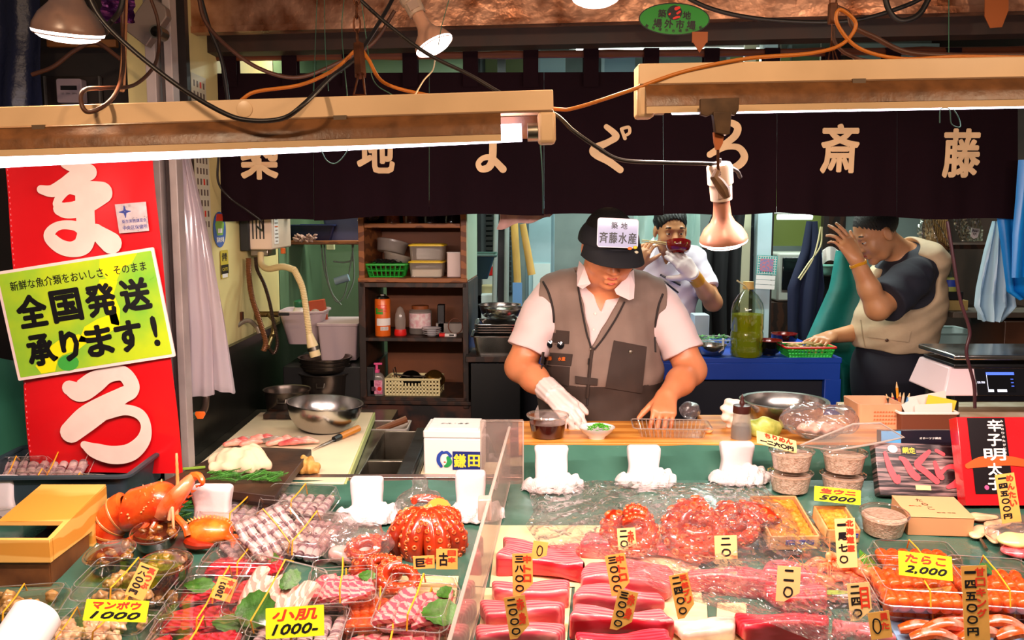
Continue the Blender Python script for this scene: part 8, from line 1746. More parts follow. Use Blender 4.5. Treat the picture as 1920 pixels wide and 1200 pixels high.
# ---- wooden box at left
q0=PD(96,1160,0);t=thing('coin_box','wooden box with an open front lid and dark stained lower half','box',q0);M_plank=stripes('box_pine','#cd8c34','#e2ab58',4,'Z',.5,3,.05,stretch=(.3,1,1.6));M_stain=mat('box_stain','#4a2410',.5,col2='#7a4a24',nscale=10,bump=.2,bscale=30)
A0,A1_,A2_=PD(-70,1130,0),PD(105,1135,0),PD(140,1010,0)
f0=PY(100,1130,1.90);xr_=f0.x;zb_=dz(1.9);hb_=PY(100,1012,1.90).z;xl_=PY(-45,1012,1.9).x;yb_=2.16;hr_=PY(178,925,2.12).z
b=MB()
zs=zb_+(hb_-zb_)*.52
def quadbox(x0,x1,y0,y1,z0,z1,m): b.box(((x0+x1)/2,(y0+y1)/2,(z0+z1)/2),(x1-x0,y1-y0,z1-z0),m)
b.box(((xl_+xr_)/2,1.906,(zs+hb_)/2),(xr_-xl_,.012,hb_-zs),M_plank);b.build('upper_rim',t,world=True,bevel=.001)
b=MB();b.box(((xl_+xr_)/2-.004,1.912,(zb_+zs)/2),(xr_-xl_-.008,.012,zs-zb_),M_stain);b.box((xr_-.012,2.00,(zb_+zs)/2+.004),(.012,.18,zs-zb_),M_stain);b.build('stained_base',t,world=True)
b=MB();sb=[(1.913,zs+.002),(1.913,hb_-.001),(1.985,hb_+.012),(2.18,hr_),(2.18,dz(2.18)),(2.095,dz(2.09)),(2.095,zs+.002)];b.raw([(xr_+.001,y,z) for y,z in sb]+[(xr_-.011,y,z) for y,z in sb],[tuple(range(7)),tuple(range(7,14))[::-1]]+[(i,i+7,(i+1) % 7+7,(i+1) % 7) for i in range(7)],M_plank)
b.build('side_board',t,world=True);b=MB();pa,pb_=(1.985,hb_+.012),(2.18,hr_+.004)
b.raw([(xl_,pa[0],pa[1]),(xr_,pa[0],pa[1]),(xr_,pb_[0],pb_[1]),(xl_,pb_[0],pb_[1]),(xl_,pa[0],pa[1]-.01),(xr_,pa[0],pa[1]-.01),(xr_,pb_[0],pb_[1]-.01),(xl_,pb_[0],pb_[1]-.01)],[(0,1,2,3),(7,6,5,4),(0,4,5,1),(1,5,6,2),(2,6,7,3),(3,7,4,0)],M_plank);b.build('sloping_lid',t,world=True)
b=MB();b.box(((xl_+xr_)/2,2.04,zb_+.03),(xr_-xl_-.03,.24,.02),M_black);b.box(((xl_+xr_)/2,2.17,(zb_+hr_)/2),(xr_-xl_-.03,.012,hr_-zb_-.03),M_stain);b.build('inner_floor',t,world=True)
# ---- white roll
p0,p1_=PY(72,1150,1.66),PY(-20,1290,1.52);b=MB();d=(p1_-p0);e=d.to_track_quat('Z','Y').to_euler();r_=.047;b.lathe([(0,0),(.012,0),(r_-.006,0),(r_,.006),(r_,d.length),(0,d.length)],mat('roll_white','#f0e6e8',.5),p0,e,40);tag(b.build('paper_roll'),'thick white paper roll standing at the lower left corner','roll')
# ---- round cups with shellfish in sauce
M_sauce=mat('soy_sauce','#2e0f06',.08,coat=.7,spec=.6);M_lidc=clear('cup_lid','#faf6f2',.06,.75,.04)
def cup(label,c,r,h,rot,filling,m_in=None,level=.8,lid=True,bits=0,seed=0,group=None,name='round_cup',taper=.82):
    t=thing(name,label,'food cup',c,rot,group);b=MB();b.lathe([(0,.001),(r*taper,.001),(r*(taper+.01),.004),(r*.98,h),(r*1.05,h+.001),(r*1.05,h-.003)],M_pk,seg=40);b.build('cup_body',t,smooth=40)
    if lid:
        b=MB();b.lathe([(r*1.06,h-.003),(r*1.06,h+.003),(r*.98,h+.004),(r*.96,h+.007),(r*.90,h+.008),(r*.88,h+.0055),(0,h+.005)],M_lidc,seg=40);b.lathe([(r*1.05,h),(r*1.07,h+.0015),(r*1.05,h+.003)],M_pkrim,seg=40);b.build('lid',t,smooth=40)
    if m_in:
        f=MB();f.lathe([(0,.003),(r*taper*.98,.003),(r*(taper+(.98-taper)*level)*.985,h*level),(0,h*level+(.002 if bits == 0 else 0))],m_in,seg=36);o=f.build(filling[0],origin=(0,0,0),smooth=40);o.location=c;o.rotation_euler=rot;tag(o,filling[1],filling[2],kind='stuff')
    random.seed(seed);M=Matrix.LocRotScale(Vector(c),Euler(rot),Vector((1,1,1)))
    for i in range(bits):
        a,q=random.uniform(0,6.28),random.uniform(0,.7)**.5*r;kk=('mussel_bit',mk_ball(M_dark,(.013,.010,.007))) if i % 2 else ('clam_bit',mk_ball(wetmat('clam_tan','#a87834','#5a3414',60),(.012,.009,.007)))
        piece(kk[0],kk[1],M,(q*math.cos(a),q*math.sin(a),h*level+.001),(random.uniform(0,3),random.uniform(0,3),0),random.uniform(.8,1.2),'shellfish piece in '+label,'shellfish','shellfish in '+label)
cup('the rear round cup of shellfish in soy under the lobster',PD(294,1020,.018),.053,.035,slr(0,R(6)),('soy_sauce','dark soy sauce in the rear round cup','sauce'),M_sauce,bits=9,seed=1)
cup('the left round cup of shellfish in soy beside the wooden box',PD(212,1062,.016),.054,.035,slr(0,R(3),R(-6)),('soy_sauce','dark soy sauce in the left round cup','sauce'),M_sauce,bits=9,seed=2)
cup('the lower round cup of shellfish in soy of the right pair',PD(312,1085,0),.054,.036,slr(),('soy_sauce','dark soy sauce in the lower right round cup','sauce'),M_sauce,bits=9,seed=3);cup('the upper round cup of shellfish in soy with bubbles',PD(312,1084,.042),.054,.036,slr(),('soy_sauce','dark soy sauce in the upper right round cup','sauce'),M_sauce,bits=10,seed=4)
# ---- cups of tiny white fish
M_shira=mat('whitebait','#e3c6b4',.6,col2='#b8927c',nscale=120,bump=.9,bscale=200,dist=.004,ramp=(.35,.7))
zf=dz(2.40)+.004
def shira(label,px_,pyb,Y,k=1.0,lid=True): c=PY(px_,pyb,Y);return c
for cx,sfx in ((1481,'left'),(1579,'right')):
    b0=PD(cx,920 if cx < 1500 else 924,0);cup('the lower cup of tiny white fish in the %s stack' % sfx,b0,.058,.052,(0,0,0),('whitebait','tiny white fish filling the lower cup of the %s stack' % sfx,'fish'),M_shira,level=.86);cup('the upper cup of tiny white fish in the %s stack' % sfx,b0+Vector((.001,0,.061)),.058,.052,(0,0,0),('whitebait','tiny white fish filling the upper cup of the %s stack' % sfx,'fish'),M_shira,level=.86)
cup('the single cup of tiny white fish beside the beige carton',PD(1655,998,0),.056,.050,slr(),('whitebait','tiny white fish filling the single cup beside the beige carton','fish'),M_shira,level=.86)
# ---- sea urchin boxes
M_kiri=stripes('urchin_box_wood','#e0a868','#ecc088',6,'X',.5,3,.03,stretch=(.3,2,2));M_uni=mat('sea_urchin','#e08a14',.4,col2='#f4b040',nscale=60,bump=.9,bscale=130,dist=.008,coat=.3)
def uni(label,px_,pyb,w_,d_,h_,h0=0,rz=0,top=True):
    c=PD(px_,pyb,h0);c=c+Vector((0,d_/2,SL*d_/2));t=thing('urchin_box',label,'wooden box',c,slr(rz,R(8) if top else 0));b=MB();th=.004
    for sx in (-1,1): b.box((sx*(w_/2-th/2),0,h_/2),(th,d_,h_),M_kiri)
    for sy in (-1,1): b.box((0,sy*(d_/2-th/2),h_/2),(w_,th,h_),M_kiri)
    b.box((0,0,.004),(w_-.002,d_-.002,.006),M_kiri);b.build('box_body',t,bevel=.0008)
    b=MB();b.box((.012,-d_/2-.0006,h_*.55),(w_*.58,.0012,h_*.32),mat('urchin_label','#1f2fa0',.4));b.text('うに',.01,M_paper,Matrix(((1,0,0,.022),(0,0,-1,-d_/2-.0016),(0,1,0,h_*.55),(0,0,0,1))),.02,fit=(w_*.3,h_*.18));b.build('blue_label',t,smooth=0)
    if top:
        b=MB();b.box((0,0,h_+.0012),(w_,d_,.0016),M_pk);b.build('clear_lid',t)
        s=SDF((-w_/2,-d_/2,0),(w_/2,d_/2,h_+.01),.0028);X,Y,Z=np.meshgrid(*s.ax,indexing='ij',sparse=True);s.g=np.maximum(np.maximum(np.abs(X)-w_/2+.008,np.abs(Y)-d_/2+.008),Z-h_*.72-.004*np.abs(np.sin(X*190+2*np.sin(Y*90)))-.004*np.abs(np.sin(Y*150+X*70))).astype(np.float32);s.plane((0,0,.007),(0,0,-1));b=MB();s.into(b,M_uni,1);o=b.build('sea_urchin',origin=(0,0,0),smooth=70);o.location=c;o.rotation_euler=slr(rz,R(8));tag(o,'orange sea urchin roe filling '+label,'sea urchin',kind='stuff')
uni('the lower wooden urchin box of the large pair',1492,1028,.112,.17,.036,0,.03,False);uni('the large open wooden urchin box',1487,1022,.114,.175,.036,.040,.03);uni('the lower small wooden urchin box under the tall card',1582,1018,.075,.10,.034,0,0,False);uni('the small wooden urchin box with a yellow tag',1580,1012,.078,.105,.034,.036,0)
# ---- cartons and boxes right
c=PD(1762,1005,0);t=thing('roe_carton','beige cardboard carton with brown brush writing','carton',c,slr(R(-4)));w_,d_,h_=.155,.125,.048
b=MB();b.box((0,d_/2,h_/2),(w_,d_,h_),mat('beige_carton','#cf9466',.6));b.build('carton_body',t,bevel=.001);b=MB();b.box((0,d_/2,h_+.001),(w_+.002,d_+.002,.0025),mat('beige_lid','#d2a070',.6));b.build('lid',t,bevel=.001)
b=MB();M_bru=mat('brown_print','#5a2a1a',.6);
for k,ch in enumerate('たらこ'): b.text(ch,.02,M_bru,T((-.02+.006*k,.098-.024*k,h_+.0026)),.03,fit=(.016,.017))
b.text('昆布じめ',.01,M_rink,T((-.042,.062,h_+.0026)),.02,fit=(.03,.007));b.text('製造 海産',.01,M_bru,T((.02,.025,h_+.0026)),.02,fit=(.045,.005));b.build('lettering',t,smooth=0)
# salmon roe box leaning back
def slab(name,label,cat,pl,pr,ptl,Yb,lean,th,mside):
    """front lower-left, lower-right, upper-left pixels; slab leaning back from foot depth Yb"""
    a,c=PY(*pl,Yb),PY(*pr,Yb);ww=(c-a).length;ang=-math.atan2((c-a).z,(c-a).x)
    mid=(a+c)/2;hh=abs(PY(ptl[0],ptl[1],Yb+.06).z-a.z)/math.cos(lean)
    M=T(mid,(0,ang,0)) @ Matrix.Rotation(-lean,4,'X');t=thing(name,label,cat,mid,M.to_euler());WM[t.name]=M
    b=MB();b.box((0,th/2,hh/2),(ww,th,hh),mside);b.build('box_body',t,bevel=.0015);Xf=Matrix(((1,0,0,0),(0,0,-1,-.0012),(0,1,0,hh/2),(0,0,0,1)));return t,ww,hh,Xf
M_ikb=mat('weathered_wood_print','#1c0c10',.3,col2='#b08a88',nscale=5,coat=.4,ramp=(.47,.66),stretch=(1.2,1,22));
t,ww,hh,Xf=slab('salmon_roe_box','dark wood patterned gift box with large red brush letters','gift box',(1650,928),(1812,934),(1632,830),2.36,R(28),.035,M_ikb)
Xf=Xf @ T((0,0,.0006));b=MB();S_=ww/170;M_coral=mat('coral_letter','#e0424c',.4)
def cs(st): return [((x)*S_*1.06,(y)*S_*1.1,r*S_*1.25) for x,y,r in st]
for st in ([(-62,28,3),(-56,0,5),(-46,-22,5),(-42,-14,3)],[(-34,20,3),(-26,14,5),(-16,-6,6),(-8,-14,6)],[(22,34,3),(4,18,5),(-4,8,5),(10,-4,5),(28,-20,5)],[(36,36,3),(48,30,3)],[(30,14,3),(34,-6,5),(38,-12,5)],[(36,-8,3),(52,6,3),(68,6,5),(74,-8,6),(66,-22,6),(48,-30,3)]): b.stroke(cs(st),M_coral,Xf)
b.build('red_lettering',t,smooth=0);b=MB();b.box((-18*S_,38*S_,.0002),(30*S_,17*S_,.0006),M_black,X=Xf);b.text('網走',.01,M_yelp,Xf @ T((-18*S_,38*S_,.0010)),.04,fit=(26*S_,13*S_));b.prism([(x*S_*10-50*S_,y*S_*8+40*S_) for x,y in [(math.cos(a*.4),math.sin(a*.4)) for a in range(16)]],.0006,M_paper,Xf);b.box((2*S_,-36*S_,.0002),(30*S_,9*S_,.0006),mat('label_gold','#e8d88a',.5),X=Xf);b.build('crest_labels',t,smooth=0)
t,ww,hh,Xf=slab('blue_black_box','blue and black printed box standing behind the salmon roe box','gift box',(1652,880),(1788,880),(1632,800),2.52,R(8),.03,mat('navy_box','#1c1a26',.3,coat=.3))
b=MB();b.box((-ww*.36,0,0),(ww*.27,hh*.96,.001),mat('sky_label','#5aa8e0',.4),X=Xf);b.text('オホーツク網走',.01,M_paper,Xf @ T((ww*.18,hh*.30,.001)),.02,fit=(ww*.3,hh*.06));b.build('print',t,smooth=0)
M_redbox=mat('red_lacquer_box','#d2141c',.28,coat=.4,var=.06,nscale=8)
t,ww,hh,Xf=slab('spicy_roe_box','tall glossy red box with a black panel and white brush letters','gift box',(1812,948),(1950,948),(1790,785),2.30,R(20),.045,M_redbox)
Xf=Xf @ T((0,0,.0006));b=MB();b.box((-ww*.10,hh*.06,0),(ww*.52,hh*.86,.0008),mat('box_black','#140c10',.3,coat=.4),X=Xf);b.build('black_panel',t,smooth=0)
b=MB();S_=ww/140;b.stroke([(-60*S_,-10*S_,5*S_),(-30*S_,-2*S_,10*S_),(20*S_,0,9*S_),(66*S_,-8*S_,6*S_)],mat('brush_orange','#e0521c',.4),Xf,.001);b.build('orange_stroke',t,smooth=0)
b=MB()
for k,ch in enumerate('辛子明太子'): b.text(ch,.02,M_paper,Xf @ T((-.004*k,hh*(.40-.165*k),.0022)),.05,fit=(ww*(.20 if k != 2 else .30),hh*.14))
for k,ch in enumerate('みちのりのたびにさそう'): b.text(ch,.01,M_paper,Xf @ T((ww*.11,hh*(.45-.045*k),.0012)),.02,fit=(ww*.04,hh*.028))
b.build('lettering',t,smooth=0);b=MB();b.prism([(math.cos(a*.4)*.006-ww*.2,math.sin(a*.4)*.006-hh*.3) for a in range(16)],.001,M_pinkp,Xf);b.build('seal',t,smooth=0)
# ---- shrimp plate
c=PD(1580,1105,0);t=thing('white_plate','white plate under the pile of orange shrimp','plate',c,slr());b=MB();b.lathe([(0,.002),(.05,.002),(.085,.016),(.098,.020),(.098,.022),(.083,.019),(.048,.006),(0,.006)],M_dish,sc=(1.1,.8,1),seg=48);b.build('plate_body',t,smooth=50)
M_shr=wetmat('shrimp_orange','#e0541a','#f6a878',50);random.seed(31)
def mk_shrimp(b):
    P=[Vector((.026*math.cos(a),.026*math.sin(a),.002*math.sin(a*3))) for a in [k*3.6/14 for k in range(15)]];b.tube(P,[.003,.006,.0085,.0095,.0098,.0096,.0093,.009,.0085,.008,.0072,.0062,.005,.0055,.002],M_shr,9)
    for k in range(5): b.tube([P[1],P[0]+Vector((.014+.005*k,-.010-.006*k,.012+.003*k)),P[0]+Vector((.02+.010*k,-.022,.026-.003*k))],[.0008,.0007,.0003],M_shr,3)
for i in range(16):
    a,r_=random.uniform(0,6.28),random.uniform(0,.055);piece('shrimp',mk_shrimp,Matrix.Translation(c+Vector((.005,.01,0))),(r_*math.cos(a)*1.2,r_*math.sin(a)*.7,.024+.028*(1-r_/.06)),(random.uniform(-.6,.6),random.uniform(-.5,.5),random.uniform(0,6)),random.uniform(.9,1.2),'orange shrimp in the pile on the white plate','shrimp','shrimp on the white plate')
M_bleaf=stripes('bamboo_leaf','#2a5a18','#4a8a2a',60,'Y',.35,0,.1,coat=.3,detail=0)
b=MB();q0,q1=PD(1612,1035,.035),PD(1662,1105,.02);
def lf(u,v): p=q0.lerp(q1,u);n_=Vector((.5,.5,.1)).normalized();return tuple(p+n_*(v-.5)*.048*math.sin(math.pi*min(1,u*.96+.04))**.7+Vector((0,0,.006*math.cos((v-.5)*3))))
b.grid(lf,16,8,M_bleaf,thick=.001);tag(b.build('bamboo_leaf'),'broad green leaf at the right rim of the shrimp plate','leaf')
b=MB();q0,q1=PD(1515,1112,.03),PD(1600,1112,.03);b.grid(lambda u,v: tuple(q0.lerp(q1,u)+Vector((0,(v-.5)*.022*math.sin(math.pi*(u*.9+.05)),.002))),12,4,mat('leaf_light','#8ab04a',.4),thick=.001);tag(b.build('bamboo_leaf'),'narrow pale green leaf at the front of the shrimp plate','leaf')
# ---- lower right crab legs / fish, and steaks at the right edge
random.seed(41);M_cl=mat('cutlet_orange','#c8480e',.28,col2='#e0a090',nscale=22,coat=.5,ramp=(.45,.62))
for i in range(9):
    p=PD(1730+22*i,1185+14*math.sin(i*1.7),.02+.012*(i % 3));a=random.uniform(-.7,.6);d=Vector((math.cos(a),math.sin(a)*.6,random.uniform(-.1,.1)))*.045;b=MB();b.tube(curve([p-d,p+Vector((0,0,.012)),p+d],5),[.010,.013,.015,.016,.016,.015,.016,.015,.013,.011,.007],M_cl,10,flat=.8);tag(b.build('fish_cutlet'),'glossy orange and pale fish cutlet in the heap at the lower right corner','fish','fish cutlets in the lower right corner')
b=MB();q=PD(1800,1200,0);b.box(q+Vector((.03,.02,.004)),(.30,.16,.006),mat('blue_tray','#8fb4e0',.4),rot=(SLA,0,R(-6)));tag(b.build('blue_tray',bevel=.002),'pale blue tray edge under the fish cutlets','tray')
for lb_,x,y,m in (('pale yellow whale bacon slice on the red steak at the right edge',1905,1020,mat('steak_cream','#ecd48a',.4,coat=.3)),('marbled red steak at the right edge',1912,1040,wetmat('steak_red','#d01828','#f08a90',40))):
    b=MB();p=PD(x,y,.02 if 'whale' in lb_ else .0);s=SDF((-.055,-.04,-.002),(.055,.04,.03),.003);s.ell((0,0,.010),(.045,.032,.014),.01).wrinkle(lambda X,Y,Z: .001*np.sin(X*150));s.plane((0,0,.0),(0,0,-1));s.into(b,m,1);o=b.build('steak',origin=(0,0,0),smooth=70);o.location=p;o.rotation_euler=slr();tag(o,lb_.replace('whale bacon','fat'),'steak')
for i,(x,y) in enumerate(((1842,972),(1870,985),(1835,1000),(1862,1008))):
    s=SDF((-.05,-.03,-.002),(.05,.03,.02),.003);s.ell((0,0,.004),(.04,.02,.007),.01).wrinkle(lambda X,Y,Z: .002*np.sin(X*90+i));b=MB();s.into(b,wetmat('cream_fillet','#ecd0a0','#f0b890',24),1);o=b.build('fish_fillet',origin=(0,0,0),smooth=70);o.location=PD(x,y,.006);o.rotation_euler=slr(.4*i);tag(o,'cream coloured fillet slice right of the beige carton','fish fillet','cream fillets right of the beige carton')
b=MB();b.tube([PD(1822,985,.006),PD(1850,1030,.006)],.004,M_steel_d,6);tag(b.build('steel_tongs'),'dark metal edge lying right of the beige carton','tongs')
crumple('crinkled clear bag at the right edge above the steaks',PD(1895,1012,.012),(.06,.03,.022),7)
# ---- the big clear sheet over the tuna
M_sheet=clear('food_film','#fff8f8',.06,.9,.09,bump=1.0,bscale=18,milk=.05,mcol='#fbeef0',dist=.02)
t=thing('plastic_sheet','large crumpled clear plastic sheet over the octopus and tuna','plastic sheet',PD(1270,1100,0))
OUT=[[(990,915),(1120,900),(1250,905),(1380,905),(1435,910),(1440,925)],[(1000,960),(1120,940),(1260,930),(1380,935),(1450,950),(1520,960)],[(985,985),(1100,985),(1240,985),(1370,990),(1470,1000),(1560,1010)],[(1010,1020),(1110,1025),(1230,1035),(1370,1045),(1500,1050),(1600,1065)],[(1130,1050),(1200,1065),(1290,1080),(1400,1095),(1530,1110),(1640,1110)],[(1240,1110),(1300,1118),(1370,1130),(1450,1150),(1560,1160),(1660,1165)],[(1380,1150),(1420,1160),(1470,1180),(1520,1200),(1580,1215),(1640,1220)]]
HH=[[.01,.05,.08,.09,.07,.02],[.02,.07,.12,.13,.10,.03],[.02,.07,.09,.11,.08,.03],[.04,.075,.07,.07,.07,.03],[.06,.065,.07,.07,.075,.07],[.06,.06,.065,.065,.07,.07],[.055,.055,.06,.06,.06,.03]]
def bil(Gr,u,v):
    a=u*(len(Gr)-1);c_=v*(len(Gr[0])-1);i=min(int(a),len(Gr)-2);j=min(int(c_),len(Gr[0])-2);fu,fv=a-i,c_-j;fu=fu*fu*(3-2*fu);fv=fv*fv*(3-2*fv);g=lambda p: np.array(p,float)
    return (g(Gr[i][j])*(1-fu)+g(Gr[i+1][j])*fu)*(1-fv)+(g(Gr[i][j+1])*(1-fu)+g(Gr[i+1][j+1])*fu)*fv
def film(u,v):
    x,y=bil(OUT,u,v);h=float(bil(HH,u,v))*.92;c=Vector((x,y,0))*.02
    n_=noise.noise(c*1.3)*.012+abs(noise.noise(c*2.2+Vector((3,1,0))))*.022+abs(noise.noise(Vector((c.x*3+c.y*3,c.y*5-c.x*4,1))))*.012;return tuple(PD(x,y,max(.004,h+n_)))
b=MB();b.grid(film,110,110,M_sheet);b.build('film',t,world=True,smooth=25)
# ============================================================ THINGS ON THE WOODEN COUNTER
def onk(x,y,dz_=0): return PZ(x,y,ZK+dz_)
c=onk(1030,838);t=thing('sauce_cup','clear lidded cup of dark sauce on the counter beside the divider','cup',c);r_=.060;h_=.062
c=Vector((c.x,2.68,ZK));t.location=c;WM[t.name]=T(c)
b=MB();b.lathe([(0,.001),(r_*.8,.001),(r_*.97,h_),(r_*1.06,h_+.001),(r_*1.06,h_+.007),(r_*.98,h_+.008),(r_*.95,h_+.004),(0,h_+.004)],M_pk,seg=40);b.build('cup_body',t,smooth=40);b=MB();b.lathe([(r_*1.05,h_+.001),(r_*1.08,h_+.004),(r_*1.05,h_+.008)],M_pkrim,seg=40);b.build('rim',t)
b=MB();b.lathe([(0,.003),(r_*.78,.003),(r_*.92,h_*.70),(0,h_*.70)],mat('dark_sauce','#3a0f0a',.1,coat=.5),seg=36);o=b.build('dark_sauce',origin=(0,0,0),smooth=40);o.location=c;tag(o,'dark red brown sauce inside the lidded cup on the counter','sauce',kind='stuff')
c=onk(1125,838,0);c=Vector((c.x,2.665,ZK));t=thing('small_bowl','small white ribbed bowl of green seaweed under the gloved hand','bowl',c)
b=MB();r_=.055;b.lathe([(0,0),(r_*.45,0),(r_*.48,.005),(r_*.85,.022),(r_,.034),(r_*.97,.034),(r_*.8,.022),(r_*.4,.008),(0,.008)],M_dish,seg=48);b.build('bowl_body',t,smooth=50)
random.seed(17);b=MB()
for i in range(90):
    a,q=random.uniform(0,6.28),random.uniform(0,.036);p=Vector((q*math.cos(a)+.006,q*math.sin(a),.026+.014*(1-q/.036)+random.uniform(0,.005)));d=Vector((random.uniform(-1,1),random.uniform(-1,1),random.uniform(-.3,.4)))*.008;b.tube([p-d,p+Vector((0,0,.002)),p+d],.0014,mat('seaweed_green','#46a01c',.35,var=.3,nscale=90),4)
o=b.build('green_seaweed',origin=(0,0,0));o.location=c;tag(o,'bright green shredded seaweed in the small white bowl','seaweed',kind='stuff')
c=Vector((onk(1262,820).x,2.71,ZK));t=thing('plastic_tray','empty clear ribbed plastic tray on the counter before the bare hand','tray',c,(0,0,R(-4)));b=MB();rings(b,[(rrect(.19,.095,.012),.001),(rrect(.215,.115,.014),.030),(rrect(.235,.130,.016),.031),(rrect(.235,.130,.016),.028)],M_pk,close_bottom=True);b.build('tray_body',t)
b=MB();b.tube([(x,y,.031) for x,y in rrect(.235,.13,.016)],.0022,M_pkrim,6,closed=True)
for i in range(16):
    x=-.09+i*.012
    for sy in (-1,1): b.tube([(x,sy*.048,.002),(x*1.08,sy*.057,.030)],.0014,M_pkrim,4)
b.build('ribs',t)
b=MB();s=SDF((-.022,-.016,-.002),(.022,.016,.022),.002);s.ell((0,0,.008),(.014,.010,.009),.01).ell((.006,0,.012),(.008,.008,.006),.005);s.into(b,M_orng,1);o=b.build('orange_morsel',origin=(0,0,0));o.location=onk(1328,812);tag(o,'small orange morsel lying on the counter right of the clear tray','food')
# crumpled towel, bottle, bowl
s=SDF((-.05,-.04,-.005),(.05,.04,.10),.003);s.ell((0,0,.045),(.034,.026,.046),.01).ell((.006,-.005,.075),(.026,.02,.018),.01);s.wrinkle(lambda X,Y,Z: .003*np.sin(Z*210+X*60)+.0025*np.sin(X*170-Z*130));s.plane((0,0,0),(0,0,-1));b=MB();s.into(b,mat('white_towel','#efe0d4',.85,bump=.3,bscale=300,dist=.001),1);o=b.build('wrung_towel',origin=(0,0,0),smooth=80);o.location=Vector((onk(1370,800).x,2.80,ZK));tag(o,'twisted white towel standing beside the squeeze bottle','towel')
c=Vector((onk(1402,834).x,2.66,ZK));t=thing('squeeze_bottle','clear squeeze bottle of dark soy sauce with a brown nozzle','bottle',c);r_=.026;zt_=PY(1402,760,2.66).z-ZK;M_soyc=mat('soy_dark','#1c0c10',.1,coat=.5)
b=MB();b.lathe([(0,0),(r_*1.15,0),(r_*1.15,.03),(r_,zt_*.55),(r_*.92,zt_*.80)],M_clearm,seg=32);b.build('bottle_body',t,smooth=50);b=MB();b.lathe([(0,.002),(r_*1.12,.002),(r_*1.12,.03),(r_*.99,zt_*.42),(0,zt_*.42)],M_soyc,seg=28);b.build('soy_level',t,smooth=50)
b=MB();b.lathe([(r_*1.0,zt_*.78),(r_*1.02,zt_*.79),(r_*.98,zt_*1.0),(r_*.3,zt_*1.04),(r_*.3,zt_*1.10),(r_*.18,zt_*1.16),(r_*.22,zt_*1.22),(0,zt_*1.36)],mat('brown_cap','#3a1410',.35),seg=28);b.build('nozzle_cap',t,smooth=45)
t=None;bowl('mixing_bowl','steel mixing bowl with a wide rim on the right of the counter',Vector((PY(1465,745,2.88).x,2.85,ZK+.002)),.128,.075,M_steel,lip=.012,flat=.5)
c=Vector((onk(1445,830).x,2.68,ZK));t=thing('herb_bag','clear pouch of pale green pickles beside the squeeze bottle','pouch',c);s=SDF((-.07,-.03,-.003),(.07,.03,.075),.003);s.ell((0,0,.026),(.058,.02,.034),.01).wrinkle(lambda X,Y,Z: .003*np.sin(X*120+Z*80));s.plane((0,0,0),(0,0,-1));b=MB();s.into(b,mat('pickle_green','#c9cc6a',.4,col2='#8a9a3a',nscale=30),1);b.build('pickles',t,smooth=60)
crumple('crinkled clear bag of pink noodles resting on the stacked cups',Vector((PY(1535,800,2.58).x,2.58,.905)),(.115,.06,.052),5)
c=Vector((PY(1535,820,2.6).x,2.585,.912));s=SDF((-.08,-.04,-.002),(.08,.04,.05),.003);s.ell((0,0,.018),(.07,.03,.018),.01).wrinkle(lambda X,Y,Z: .003*np.sin(X*200)*np.sin(Z*150+Y*100));b=MB();s.into(b,wetmat('pink_noodles','#d8a088','#ecc4ae',60),1);o=b.build('noodle_mass',origin=(0,0,0));o.location=c;tag(o,'pinkish food mass inside the crinkled bag on the cups','food',kind='stuff')
b=MB();z_=.905;lid=[PY(1500,835,2.45),PY(1600,795,2.45),PY(1650,793,2.44),PY(1695,820,2.43),PY(1640,832,2.40),PY(1560,845,2.40)];b.raw([tuple(p) for p in lid],[tuple(range(6))],M_acr);b.tube([p for p in lid],.003,M_acre,6,closed=True);tag(b.build('clear_lid'),'loose clear tray lid lying right of the crinkled bag','lid')
# box of bits, pen stand, papers
M_opaq=mat('orange_translucent','#d9a07a',.4,var=.08,nscale=9)
q0,q1=PY(1612,800,2.78),PY(1685,800,2.78);t=thing('perforated_bin','cloudy orange beige perforated plastic bin behind the crinkled bag','bin',((q0.x+q1.x)/2,2.84,ZK));w_=q1.x-q0.x+.02;hh=PY(1650,757,2.78).z-ZK
b=MB();rings(b,[(rrect(w_*.92,.13,.01),0),(rrect(w_,.14,.012),hh),(rrect(w_-.008,.132,.01),hh),(rrect(w_*.9,.122,.01),.004)],M_opaq,close_bottom=True,close_top=True);b.build('bin_body',t)
b=MB()
for j in range(4):
    for i in range(8): b.lathe([(0,0),(.0028,0)],mat('hole_orange','#c06a3a',.6),(-.01+i*.009-.01,-.0705-.0005*j,hh*.25+j*.012),(R(90),0,0),8)
b.build('hole_pattern',t,smooth=0)
t=thing('pen_cup','dark cup holding pens and pencils behind the papers','cup',(PY(1690,775,2.86).x,2.88,ZK));b=MB();b.lathe([(0,0),(.028,0),(.030,.06),(.028,.06),(.026,.004),(0,.004)],mat('cup_brown','#5a3a2a',.5),seg=24);b.build('cup_body',t)
for i,(dx,a,c_,lb_) in enumerate(((-.025,-.35,'#1c1c20','black pen leaning left in the pen cup'),(-.014,-.2,'#b02838','red pen in the pen cup'),(-.004,-.05,'#7a2a3a','maroon pen in the pen cup'),(.006,-.12,'#d88a1c','tall orange pencil in the pen cup'),(.010,.1,'#c9b8a0','pale pencil in the pen cup'),(.020,.25,'#5a8ab8','light blue marker in the pen cup'),(.0,.02,'#b0582a','rust coloured marker in the pen cup'))):
    L_=.125 if 'tall' in lb_ else .09;t2=thing('pen',lb_,'pen',(PY(1690,775,2.86).x+dx*.5,2.88,ZK+.006));b=MB();d=Vector((math.sin(a),0,math.cos(a)));b.tube([(0,0,0),d*L_*.85],.0042,mat('pen'+c_[1:],c_,.35),8);b.build('barrel',t2);b=MB();b.tube([d*L_*.85,d*L_],[.0042,.001],mat('pen_tip','#caa878',.5),8);b.build('tip',t2)
